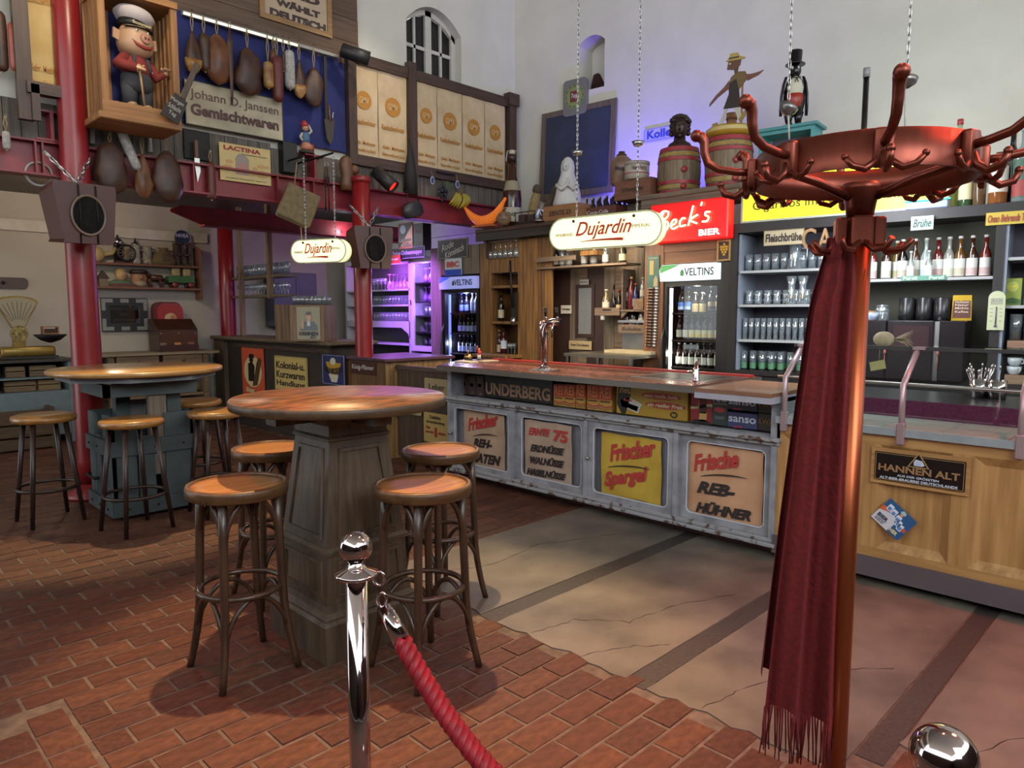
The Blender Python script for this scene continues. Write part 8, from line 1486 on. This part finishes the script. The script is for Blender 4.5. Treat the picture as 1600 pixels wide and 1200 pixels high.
# ---- violet-lit shelf unit and glass cabinet
VX = 6.05; Vf = Fr(VX, 0, -PI/2); M_vio = mat('white_cabinet_paint', '#b4b2b8', .5, var=.04)
yv0, yv1 = Vf.p(541, 470).y, Vf.p(640, 470).y; cyv = (yv0+yv1)/2; w2 = (yv0-yv1)/2
t = thing('wall_shelf_unit', 'white shelf unit with rows of glasses glowing violet', 'shelf', (VX, cyv, 0), -PI/2); vz = lambda py: Vf.p(610, py).z
b = MB(); b.box(-w2, w2, .33, .35, .8, 2.3); b.build('back', M_cupd, t)
for s in (-1, 1): b = MB(); b.box(s*w2-.02, s*w2+.02, 0, .35, .8, vz(406)); b.build('side', M_vio, t)
for py in (452, 476, 502, 536): b = MB(); b.box(-w2, w2, 0, .33, vz(py)-.025, vz(py)); b.build('shelf', M_vio, t)
b = MB(); b.prism([(-w2, vz(502)-.025), (w2, vz(502)-.025), (w2, vz(502)-.25), (w2-.05, vz(502)-.17), (w2-.2, vz(502)-.09), (-w2, vz(502)-.09)], 0, .02); b.build('apron', M_vio, t); b = MB(); b.box(-w2, w2, -.01, .34, 2.22, 2.28); b.build('cornice', M_vio, t)
SV = stem(.22, .047, False, thin_glass('violet_wine_glass', '#d9a8e8', .25, .05, .35)); TV = tumbler(.13, .031)  # violet light is put into the tint of the upturned glasses
for k in range(7): x = w2-.07-k*.095; SV.place('wine_glass', 'large upturned pink-glowing wine glass, top violet shelf, %s from right' % ORD[k], 'glass', (VX+.12, cyv-x, vz(452)+.001), 0, 'upturned wine glasses on the violet shelf')
for k in range(4): x = w2-.75-k*.095; stem(.17, .04).place('wine_glass', 'smaller dark-looking wine glass on top violet shelf, %s from right' % ORD[k], 'glass', (VX+.12, cyv-x, vz(452)+.001), 0, 'small wine glasses on the violet shelf')
for j, py in enumerate((476, 502)):
    for k in range(13): x = w2-.06-k*.078; TV.place('tumbler', 'clear tumbler on the %s violet shelf, %s from right' % (ORD[j+1], ORD[k]), 'glass', (VX+.10, cyv-x, vz(py)+.001), 0, 'tumblers on the violet shelves')
yc0, yc1 = Vf.p(641, 470).y, Vf.p(679, 470).y; cyc = (yc0+yc1)/2; w3 = (yc0-yc1)/2; wz = lambda py: Vf.p(660, py).z
t = thing('glass_door_cabinet', 'tall narrow violet-lit cabinet with glass door and five shelves', 'cabinet', (VX, cyc, 0), -PI/2); z0_, z1_ = wz(549), wz(402)
b = MB(); b.box(-w3, w3, .33, .35, z0_, z1_); b.build('back', M_cupd, t)
for s in (-1, 1): b = MB(); b.box(s*w3-(.02 if s > 0 else 0), s*w3+(.02 if s < 0 else 0), .03, .33, z0_, z1_); b.build('side', M_vio, t)
b = MB(); frame_mb(b, -w3, w3, z0_, z1_, .075, 0, .03); d = b.build('door_frame', M_vio, t); b = MB(); b.box(-w3+.07, w3-.07, .012, .016, z0_+.07, z1_-.07); b.build('door_glass', M_pane2, d); b = MB(); b.tube([(-w3+.03, -.01, (z0_+z1_)/2), (-w3+.03, -.025, (z0_+z1_)/2+.07)], .006, 6); b.build('latch', M_iron, d)
for j, py in enumerate((441, 471, 493, 519, 545)):
    z = wz(py); b = MB(); b.box(-w3+.02, w3-.02, .04, .32, z-.02, z); b.build('shelf', flat('dark_shelf', '#221c22', .6), t)
    for k in range(3): x = -.10+.10*k; (SV if j < 2 else (TV, SG, T1)[j-2]).place('cabinet_glass', 'glass on %s shelf of narrow violet cabinet, %s from left' % (ORD[j], ORD[k]), 'glass', (VX+.15, cyc-x, z+.001), 0, 'glasses in the narrow violet cabinet', .9 if j < 2 else .95)
lamp('added_cabinet_light', 'POINT', (VX+.06, cyc, z1_-.11), None, 10, (.45, .2, 1), .03); lamp('added_cabinet_light', 'POINT', (VX+.05, cyc, wz(480)), None, 6, (.45, .25, 1), .03); lamp('added_shelf_light', 'POINT', (VX+.08, cyv-w2*.3, 2.1), None, 14, (.6, .15, 1), .03)  # violet point lights added to brighten the cabinet and shelf unit
# signs above the violet shelves
S6 = Fr(5.9, 0, -PI/2)
t, wd, h = esign(S6, (622, 350, 645.5, 388), 'coffee_sign', 'black and red enamel coffee sign above the violet cabinet', '#18110f', rim='#c0442c'); shape(t, [(wd*.48, h*.02), (-wd*.46, h*.02), (wd*.48, h*.92)], '#c23a22'); disc(t, -wd*.16, h*.76, wd*.2, h*.17, '#7d88a0', -.005); txt(t, 'Lehmers', 0, h*.36, wd*.8, h*.15, -.006, P('#c9c0c8'), .01, .3); txt(t, 'Kaffee', .02, h*.16, wd*.66, h*.14, -.006, P('#c9c0c8'), .01, .3)
t, wd, h = esign(S6, (646, 350, 661, 390), 'dark_tin', 'tall dark tin with faint lettering beside the coffee sign', '#2a1f2a', 'tin', .14); txt(t, 'KX', 0, h*.7, wd*.6, h*.12, -.003, P('#7a3a48'), .02)
t, wd, h = esign(S6, (610, 389, 664, 402), 'soup_sign', 'long black sign with pale gothic lettering over the violet cabinet', '#1d1522', rim='#a89ac0'); txt(t, 'Feine Ochsensuppe', 0, h*.5, wd*.84, h*.5, -.003, P('#a89ac0'), .02)
t, wd, h = esign(S6.out(.05), (602, 400, 625, 411), 'red_tag', 'small red oval tag with white letters under the black soup sign', '#b83a30'); txt(t, 'Ochsensuppe', 0, h*.5, wd*.8, h*.35, -.003, P('#cfc4c0'), .01)
t, wd, h = esign(Fr(5.98, 0, -PI/2), (684, 376, 731, 402), 'script_sign', 'aluminium-framed black sign with white script above the left fridge', '#141011', rim='#a8a296'); txt(t, 'Rode', -wd*.16, h*.66, wd*.42, h*.32, -.003, P('#b3aea6'), .0, .35, .25); txt(t, 'Köminsch', wd*.06, h*.36, wd*.66, h*.34, -.003, P('#b3aea6'), .0, .35, .25)
t, wd, h = esign(Fr(5.98, 0, -PI/2), (695, 404, 721, 430), 'beer_tin_sign', 'small white and blue tin sign with red letters above the left fridge', '#a8b0b4'); shape(t, [(-wd/2, 0), (wd/2, 0), (wd/2, h*.35), (-wd/2, h*.35)], '#2446a8'); txt(t, 'BBC', 0, h*.64, wd*.74, h*.32, -.004, P('#a8322c'), .04)
# ---- hanging glasses under the ledge
t = thing('glass_hanger', 'wooden hanging rack for stemmed glasses under the dark ledge', 'rack', (5.92, at_x(780, 368, 5.92).y, ZG-.16), -PI/2)
for k in range(4): b = MB(); b.box(-.27, .27, .02+k*.09, .05+k*.09, 0, .02); b.build('rail', M_wtop, t)
for s in (-.25, .25): b = MB(); b.box(s-.015, s+.015, .0, .34, .02, .108); b.build('bracket', M_wtop, t)
SH = stem(.19, .038, False)
for r_ in range(3):
    for k in range(6): SH.place('wine_glass', 'stemmed glass hanging from the ledge rack, %s row, %s from left' % (ORD[r_], ORD[k]), 'glass', (5.985+.09*r_, t.location.y+.22-.088*k, ZG-.158-.19+.0), 0, 'glasses hanging under the ledge')
# ================================================================== FAR LEFT BACK WALL
BT = Fr(0, 9.55, 0)
a = BT.p(165, 553); e = BT.p(336, 547); t = thing('work_table', 'old wooden work table with drawers against the back wall', 'table', ((a.x+e.x)/2, 9.55, 0)); w2 = (e.x-a.x)/2; HT_ = 1.0
M_tbl = wood('old_table_wood', '#5a452e', '#7a6142', 0, 2.5, .6); b = MB(); b.bbox(-w2-.05, w2+.05, -.03, .6, HT_-.035, HT_, .006); b.build('top', wood('table_slab', '#6a5c48', '#8a7a60', 0, 2.5, .55), t)
for x in (-w2+.06, w2-.12):
    for y in (.02, .52): b = MB(); b.box(x-.035, x+.035, y, y+.07, 0, HT_-.035); b.build('leg', M_tbl, t)
for k in range(2): b = MB(); x = -w2+.12+k*(w2-.12); b.box(x, x+w2-.17, .01, .5, HT_-.19, HT_-.04); d = b.build('drawer', M_tbl, t); b = MB(); b.ball((x+w2/2-.08, .0, HT_-.115), .018, 8, 6); b.build('knob', M_dwood, d)
b = MB(); b.box(-w2+.05, w2-.1, .05, .55, .42, .45); b.build('lower_shelf', M_tbl, t)
q = BT.p(297, 604); t = thing('skittle_roller', 'yellow wooden roller with red ball end on the lower table shelf', 'toy', (q.x, 9.7, .455)); b = MB(); b.tube([(-.16, 0, .07), (.16, 0, .07)], .065, 14); b.build('roller', P('#8f7430'), t); b = MB(); b.ball((-.21, 0, .07), .062, 14, 9); b.build('ball', P('#6b1620', .3), t)
# register-like box and red tin
c, wd, h = BT.out(-.12).rect(246, 492, 310, 545); t = thing('wooden_till', 'dark wooden shop till with sloping glass front and brass studs', 'till', (c.x, 9.67, HT_+.001)); w2 = wd/2; M_till = mat('mahogany', '#3a1f16', .3, var=.2, scale=6)
b = MB(); b.loft([[(-w2, y, z) for y, z in ((0, 0), (.36, 0), (.36, .42), (.2, .42), (0, .28))], [(w2, y, z) for y, z in ((0, 0), (.36, 0), (.36, .42), (.2, .42), (0, .28))]], True, False); b.build('case', M_till, t); b = MB(); b.box(-w2+.02, w2-.02, -.008, .0, .09, .25); b.build('front_panel', mat('till_panel', '#4a2a1c', .25, var=.1), t); b = MB(); b.box(-w2, w2, -.02, .0, 0, .08); b.build('drawer', M_till, t)
for x, cc in ((-.02, '#a8702c'), (.15, '#7a4a2c'), (-.2, '#6d5a48')): b = MB(); b.box(x-.04, x+.04, -.016, -.006, .085, .115); b.build('tag_slot', P(cc), t)
for x in (-w2+.03, 0, w2-.03): b = MB(); b.ball((x, -.01, .235), .01, 8, 5); b.build('brass_stud', flat('stud', '#b0a088', .3, .8), t)
c, wd, h = BT.out(-.3).rect(248, 462, 290, 494); t = thing('bread_tin', 'red rounded bread tin with printed emblem behind the till', 'tin', (c.x, 9.93, 1.30)); b = MB(); b.prism(rrect(-wd/2, wd/2, 0, h+.06, .1), 0, .14); b.build('tin', P('#8c1c1e', .3), t); b = MB(); b.prism(rrect(-wd/2-.03, wd/2+.01, -.01, h+.08, .1), .06, .16); b.build('back_rim', P('#4a1a16', .4), t); disc(t, .0, h*.5, .075, .065, '#b59a70'); disc(t, .03, h*.52, .035, .035, '#a0603c', -.004); shape(t, [(-.1, h*.3), (0, h*.22), (.02, h*.4), (-.08, h*.45)], '#a8a048')
b = MB(); b.bbox(-.18, .18, .0, .12, 0, 1.30-HT_-.002, .006); o = b.build('tin_stand', M_till, None, (c.x, 9.96+.07-.08+.02, HT_+.001)); tag(o, 'plain dark wooden stand carrying the red bread tin', 'stand')
# mirror sign
c, wd, h = BK.out(.02).rect(156, 465, 231, 517); t = thing('mirror_sign', 'mirror with black and silver patterned frame and painted question', 'mirror', c); b = MB(); frame_mb(b, -wd/2, wd/2, 0, h, .10, -.03, .0); b.build('frame', P('#151416', .4), t); b = MB(); b.box(-wd/2+.09, wd/2-.09, -.012, .0, .09, h-.09); b.build('mirror', flat('mirror', '#b8bcc0', .04, 1.0), t)
for x0_, x1_, z0_, z1_ in ((-.49, -.25, .86, .97), (-.09, .09, .86, .97), (.25, .49, .86, .97), (-.49, -.25, .03, .14), (-.09, .09, .03, .14), (.25, .49, .03, .14), (-.49, -.41, .62, .86), (-.49, -.41, .14, .38), (.41, .49, .62, .86), (.41, .49, .14, .38)): shape(t, [(x0_*wd, z0_*h), (x1_*wd, z0_*h), (x1_*wd, z1_*h), (x0_*wd, z1_*h)], '#7a7874', -.033, 'silver_patch')
for k, s in enumerate(('Können Sie noch', 'in den', 'Spiegel schauen?')): txt(t, s, 0, h*(.68-.17*k), wd*(.56, .2, .54)[k], h*.085, -.014, P('#191513'), .02, .2)
# wall shelf with curios
a = BK.p(140, 411); e = BK.p(303, 418); z1_ = BK.p(225, 414).z; z2_ = BK.p(225, 449.5).z; t = thing('curio_shelf', 'two-tier brown wall shelf full of curios', 'shelf', ((a.x+e.x)/2, 10.0, z2_)); w2 = (e.x-a.x)/2; cxs = t.location.x
for z in (0, z1_-z2_): b = MB(); b.box(-w2, w2, 0, .2, z-.025, z); b.build('board', M_brnb, t)
b = MB(); b.prism([(w2, -.15), (w2+.03, -.15), (w2+.03, z1_-z2_+.22), (w2, z1_-z2_+.26)], 0, .2); b.build('end_board', M_brnb, t)
def cur(px, lvl, name, lab, cat, yaw=0.0): q = BK.out(.1).p(px, 420); return thing(name, lab, cat, (q.x, 10.1, (z1_ if lvl else z2_)+.001), yaw)
def hb(y0, y1): return BK.out(.1).p(225, y0).z-BK.out(.1).p(225, y1).z
t = cur(160, 1, 'pelican_figure', 'cream bird figurine holding a pipe at the left of the curio shelf', 'figurine'); b = MB(); b.ball((-.05, 0, .1), .1, 14, 9, sx=.9, sy=.6); b.tube([(-.09, 0, .15), (-.12, 0, .24), (-.07, 0, .29)], [.05, .04, .045], 9); b.tube([(.02, 0, .1), (.12, -.02, .12), (.16, -.02, .2)], [.035, .025, .025], 8); b.build('bird', P('#9a8458'), t); b = MB(); b.tube([(.16, -.03, .2), (.17, -.03, .26)], .03, 8); b.build('pipe', M_black, t)
t = cur(193, 1, 'toy_steam_engine', 'toy steam engine with spoked flywheel and boiler', 'toy'); b = MB(); b.box(-.1, .1, -.05, .05, 0, .03); b.build('base', P('#3a1c18'), t); b = MB(); b.tube([(.10*math.cos(q)+.03, -.06, .13+.10*math.sin(q)) for q in lin(0, 2*PI, 21)[:-1]], .014, 6, True); fw_ = b.build('flywheel', M_black, t)
for k in range(6): b = MB(); q = k*PI/6; b.tube([(.03-.1*math.cos(q), -.06, .13-.1*math.sin(q)), (.03+.1*math.cos(q), -.06, .13+.1*math.sin(q))], .005, 5); b.build('spoke', P('#6b5a44'), fw_)
b = MB(); b.cyl(.05, .03, .30, 14, Matrix.Translation((-.05, .02, 0))); b.build('boiler', M_iron, t); b = MB(); b.lathe([(.052, .24), (.056, .25), (.056, .30), (.02, .32), (.012, .36)], 14, Matrix.Translation((-.05, .02, 0))); b.build('chimney', M_chrome2, t)
def stein(px, lab, lid, body):
    t = cur(px, 1, 'beer_stein', lab, 'stein'); h = .24; b = MB(); b.lathe([(.06, 0), (.062, .02), (.055, h*.85), (.058, h), (.05, h), (0, .02)], 16); b.build('body', body, t); b = MB(); b.tube([(.055, 0, h*.8), (.1, 0, h*.75), (.1, 0, h*.35), (.058, 0, h*.2)], .010, 6); b.build('handle', body, t)
    if lid: b = MB(); b.lathe([(.058, h), (.05, h+.02), (.015, h+.05), (.01, h+.09), (0, h+.095)], 14); b.build('lid', M_chrome2, t)
stein(213, 'lidded pewter-topped beer stein on the curio shelf', 1, mat('stein_relief', '#6d6860', .5, 0, 0, 30, .4, col2='#9a958a')); stein(231, 'open relief-patterned beer stein on the curio shelf', 0, mat('stein_relief2', '#3f3a30', .5, 0, 0, 30, .4, col2='#9a8f78'))
t = cur(256, 1, 'burlap_sack', 'small tied burlap sack with stamped letters', 'sack'); b = MB(); b.loft([ringp(0, 0, z, rx, rx*.6, 16) for z, rx in ((0, .16), (.05, .17), (.13, .13), (.18, .06), (.2, .045), (.23, .08))]); b.build('sack', mat('burlap', '#5c4c30', .95, var=.15, scale=60, bump=.3), t)
for k, s in enumerate(('CAFE', 'DO', 'BRAZIL')): txt(t, s, 0, .13-.035*k, .1, .022, -.095-.012*k, P('#2c2416'), .01)
t = cur(286, 1, 'cream_tin_stand', 'wooden counter stand with round dark blue lettered disc', 'stand'); h = hb(378, 415)
for x in (-.09, 0, .09): b = MB(); b.box(x-.012, x+.012, -.03, .06, 0, h); b.build('upright', M_dwoodv, t)
for z in (.0, h*.45, h-.02): b = MB(); b.box(-.10, .10, -.03, .06, z, z+.02); b.build('cross_board', M_dwood, t)
disc(t, 0, h+.07, .10, .105, '#1e2440', -.02, 'disc'); txt(t, 'NIVEA', 0, h+.10, .17, .05, -.023, P('#a8aab8'), .03)
t = cur(153, 0, 'house_figurine', 'small pottery house and figure group on the lower curio shelf', 'figurine'); b = MB(); b.box(.0, .1, -.03, .04, 0, .1); b.build('house', P('#6d5c48'), t); b = MB(); b.prism([(-.02, .1), (.12, .1), (.05, .2)], -.04, .05); b.build('roof', P('#3a2a24'), t); b = MB(); b.lathe([(.04, 0), (.03, .1), (.035, .15), (.02, .22), (0, .24)], 12, Matrix.Translation((-.06, 0, 0))); b.build('figure', P('#8a7a60'), t)
t = cur(188, 0, 'pottery_bust', 'painted pottery bust of a fair-haired child with lettered base', 'bust'); b = MB(); b.loft([ringp(0, 0, z, rx, rx*.5, 14) for z, rx in ((0, .17), (.05, .16), (.09, .08))]); b.build('shoulders', P('#4f6650'), t); b = MB(); b.box(-.15, .15, -.09, -.05, 0, .04); b.build('base_plate', P('#5a2f2c'), t); b = MB(); b.ball((0, -.01, .15), .068, 14, 10, sz=1.2); b.ball((0, -.08, .145), .014, 7, 5); b.build('head', P('#a8875c'), t); b = MB(); b.ball((0, .012, .175), .07, 14, 8, sz=.9); b.build('hair', P('#8f7840'), t)
t = cur(216, 0, 'face_jug', 'pottery jug shaped as a bearded face with dark hair', 'jug'); b = MB(); b.loft([ringp(0, 0, z, rx, rx*.85, 16) for z, rx in ((0, .07), (.05, .10), (.13, .10), (.2, .085), (.21, .07))]); b.ball((0, -.10, .125), .022, 8, 6, sz=1.6); b.build('face', P('#8c6244'), t); b = MB(); b.loft([ringp(0, -.03, z, rx, rx*.8, 14) for z, rx in ((0, .05), (.03, .085), (.075, .075))]); b.build('beard', P('#8f8068'), t); b = MB(); b.lathe([(.105, .175), (.10, .22), (.07, .23)], 16); b.build('hair', P('#2e1c16'), t)
t = cur(241, 0, 'toy_horse', 'dark brown toy horse pulling the green wagon', 'toy'); Mh = P('#4a2c1c', .4); b = MB(); b.tube([(-.06, 0, .13), (.02, 0, .13), (.09, 0, .12)], [.045, .042, .045], 10); b.tube([(-.05, 0, .14), (-.11, 0, .2), (-.15, 0, .19), (-.19, 0, .16)], [.035, .028, .028, .018], 9)
for x in (-.07, -.04, .07, .1): b.tube([(x, (.02 if x in (-.04, .1) else -.02), .12), (x-.005, 0, .06), (x, 0, .0)], [.018, .012, .012], 7)
b.build('horse', Mh, t); b = MB(); b.tube([(.12, 0, .13), (.16, 0, .07)], [.012, .018], 7); b.build('tail', M_black, t)
t = cur(281, 0, 'toy_wagon', 'green toy wagon with red wheels carrying two small sacks', 'toy'); b = MB(); b.box(-.17, .17, -.06, .06, .07, .16); b.build('wagon_body', P('#2f5a2c', .4), t); b = MB(); b.tube([(-.17, 0, .08), (-.25, 0, .06)], .01, 6); b.build('shaft', M_dwood, t)
for x in (-.09, .12):
    for y in (-.07, .07): b = MB(); b.lathe([(.042, 0), (.042, .015), (0, .016)], 14, Matrix.Translation((x, y+.008, .042)) @ Matrix.Rotation(PI/2, 4, 'X')); b.build('wheel', P('#6b2c26', .4), t)
for x in (-.06, .08): b = MB(); b.bbox(x-.05, x+.05, -.05, .05, .16, .27, .015, 2); b.build('load_sack', P('#94845c'), t)
# grey cabinet, kitchen scale, crates
GCf = Fr(0, 9.45, 0); a = GCf.p(-20, 562); e = GCf.p(113, 562); zg = GCf.p(50, 562).z; t = thing('grey_cabinet', 'low grey-blue open cabinet under the kitchen scale', 'cabinet', ((a.x+e.x)/2, 9.45, 0)); w2 = (e.x-a.x)/2; M_gc = mat('grey_blue_cabinet', '#5f6d70', .6, var=.12, scale=12)
b = MB(); b.bbox(-w2-.03, w2+.02, -.02, .5, zg-.035, zg, .005); b.build('top', flat('dark_top', '#2c2725', .4), t)
for s in (-1, 1): b = MB(); b.box(s*w2-.05, s*w2+.03, 0, .5, 0, zg-.035); b.build('side', M_gc, t)
zs = [GCf.p(50, 590).z, GCf.p(50, 613).z]
for z in zs: b = MB(); b.box(-w2, w2, .02, .48, z-.02, z); b.build('shelf', M_gc, t)
b = MB(); b.box(-w2, w2, .01, .03, .1, zs[1]-.02); b.build('drop_front', M_gc, t); b = MB(); b.box(-w2, w2, .46, .48, .1, zg-.035); b.build('back', flat('cab_dark', '#2c2b2c', .8), t)
def basket(px, z, w_, lab, col, cover):
    q = GCf.p(px, 600); t = thing('berry_basket', lab, 'basket', (q.x, 9.6, z+.001), 0, 'chip baskets in the grey cabinet'); m = wood('chip_'+col[1:], col, col[:1]+'8a7048', 0, 3)
    for k in range(2): b = MB(); frame_mb_y = [(-w_/2, w_/2, 0, .008), (-w_/2, w_/2, .172, .18)]; b.box(-w_/2, w_/2, 0, .008, .01+.06*k, .06+.06*k); b.build('chip_strip', m, t); b = MB(); b.box(-w_/2, w_/2, .152, .16, .01+.06*k, .06+.06*k); b.build('chip_strip', m, t)
    for s in (-1, 1): b = MB(); b.box(s*w_/2-.004, s*w_/2+.004, 0, .16, 0, .12); b.build('end', m, t)
    b = MB(); b.box(-w_/2, w_/2, 0, .16, 0, .008); b.build('bottom', m, t)
    if cover: b = MB(); b.tube([(0, .0, .12), (0, .08, .17), (0, .16, .12)], .006, 5); b.build('handle', m, t)
basket(33, zs[0], .22, 'woodchip basket on the upper shelf of the grey cabinet, left', '#5c4630', 0); basket(70, zs[0], .30, 'wide woodchip basket on the upper shelf of the grey cabinet, right', '#4c3c2a', 0); basket(36, zs[1], .30, 'woodchip basket with handle on the lower shelf of the grey cabinet', '#5a4228', 1); basket(82, zs[1], .22, 'pale woodchip basket on the lower right of the grey cabinet', '#7a6238', 0)
q = GCf.p(48, 556); t = thing('shop_scale', 'gold fan-dial shop scale with dark pan on the grey cabinet', 'scale', (q.x, 9.62, zg+.001)); M_gold = mat('scale_gold', '#80692f', .35, .5, .15, 8); M_dial = P('#8a8268', .4); sw_ = GCf.p(92, 545).x-GCf.p(5, 545).x; hz = lambda y0, y1: GCf.p(45, y0).z-GCf.p(45, y1).z
b = MB(); b.bbox(-sw_/2, sw_/2, -.12, .12, .03, hz(537, 557), .03, 2); b.build('base', M_gold, t); b = MB(); b.box(-sw_/2-.01, sw_/2+.02, -.13, .13, .015, .035); b.build('base_rim', M_black, t)
zn = hz(508, 557); zt_ = hz(457, 557); wt = GCf.p(72, 470).x-GCf.p(3, 470).x; dx = -.07
def fan(k): return [(dx-.06*k, zn), (dx+.06*k, zn), (dx+wt*.5*k, zt_-.07)]+[(dx+wt*.5*k*math.cos(q_), zt_-.07+.07*k*math.sin(q_)) for q_ in lin(.3, PI-.3, 9)]+[(dx-wt*.5*k, zt_-.07)]
b = MB(); b.prism(fan(1.0), -.02, .03); b.build('fan_case', M_gold, t); b = MB(); b.prism([(x*.88+dx*.12, zn+(z-zn)*.92+.01) for x, z in fan(1.0)], -.026, .0); b.build('dial_face', M_dial, t)
for k in range(9): b = MB(); q_ = PI/2+(k-4)*.16; b.beam((dx+.1*math.cos(q_), -.028, zn+.1*math.sin(q_)), (dx+.30*math.cos(q_), -.028, zn+.30*math.sin(q_)), .003, .004); b.build('scale_line', P('#4a4434'), t)
b = MB(); b.lathe([(0, -.03), (.08, -.03), (.09, .02)], 20, Matrix.Translation((dx, -.02, zn-.06)) @ Matrix.Rotation(PI/2, 4, 'X')); b.build('ornament_boss', mat('boss', '#4a4028', .4, .4, 0, 40, col2='#a08c4c'), t); b = MB(); b.box(dx-.06, dx+.06, -.03, .03, hz(537, 557)-.02, zn-.04); b.build('neck', M_gold, t)
b = MB(); px_ = GCf.p(84, 520).x-q.x; b.lathe([(.02, 0), (.1, .03), (.17, .09), (.165, .095), (.09, .04), (0, .012)], 20, Matrix.Translation((px_, 0, hz(532, 557)))); b.build('pan', M_iron, t)
t = thing('wooden_punnet', 'small wooden punnet sitting in the scale pan', 'punnet', (q.x+px_, 9.62, zg+hz(532, 557)+.10)); b = MB(); frame_mb(b, -.08, .08, 0, .09, .012, -.06, .06); b.build('sides', M_tanb, t); b = MB(); b.box(-.07, .07, -.05, .05, .01, .06); b.build('filling', mat('peat', '#3a2c20', .95, var=.4, scale=40), t)
q = GCf.p(8, 536); b = MB(); b.bbox(-.13, .13, -.08, .08, 0, .13, .008); o = b.build('weight_block', M_tanb, None, (q.x-.09, 9.62, zg+.001)); tag(o, 'wooden weight block at the far left beside the scale', 'block')
CR = Fr(0, 9.15, 0); a = CR.p(-40, 695); e = CR.p(86, 695); t = thing('slatted_crate', 'dark slatted vegetable crate on the floor before the grey cabinet', 'crate', ((a.x+e.x)/2, 9.15, 0)); w2 = (e.x-a.x)/2
for k in range(3): b = MB(); b.box(-w2, w2, 0, .014, .02+.14*k, .135+.14*k); b.build('slat', wood('veg_crate', '#3c2e22', '#57442f', 0, 3, .8), t); b = MB(); b.box(-w2, w2, .27, .285, .02+.14*k, .135+.14*k); b.build('slat', MATS['veg_crate'], t)
for s in (-1, 1): b = MB(); b.box(s*w2-.02, s*w2+.02, .014, .27, 0, .46); b.build('end', MATS['veg_crate'], t)
a = BK.out(.03).p(2, 433); e = BK.out(.03).p(33, 451); t = thing('pull_board', 'grey rounded wooden board mounted on the far left wall', 'board', ((a.x+e.x)/2-.05, 10.17, e.z)); b = MB(); b.prism(rrect(-.22, .22, 0, a.z-e.z, .05), 0, .03); b.build('board', P('#4a3c3a'), t); b = MB(); b.ball((-.03, -.01, (a.z-e.z)/2), .02, 8, 6); b.build('knob', M_iron, t)
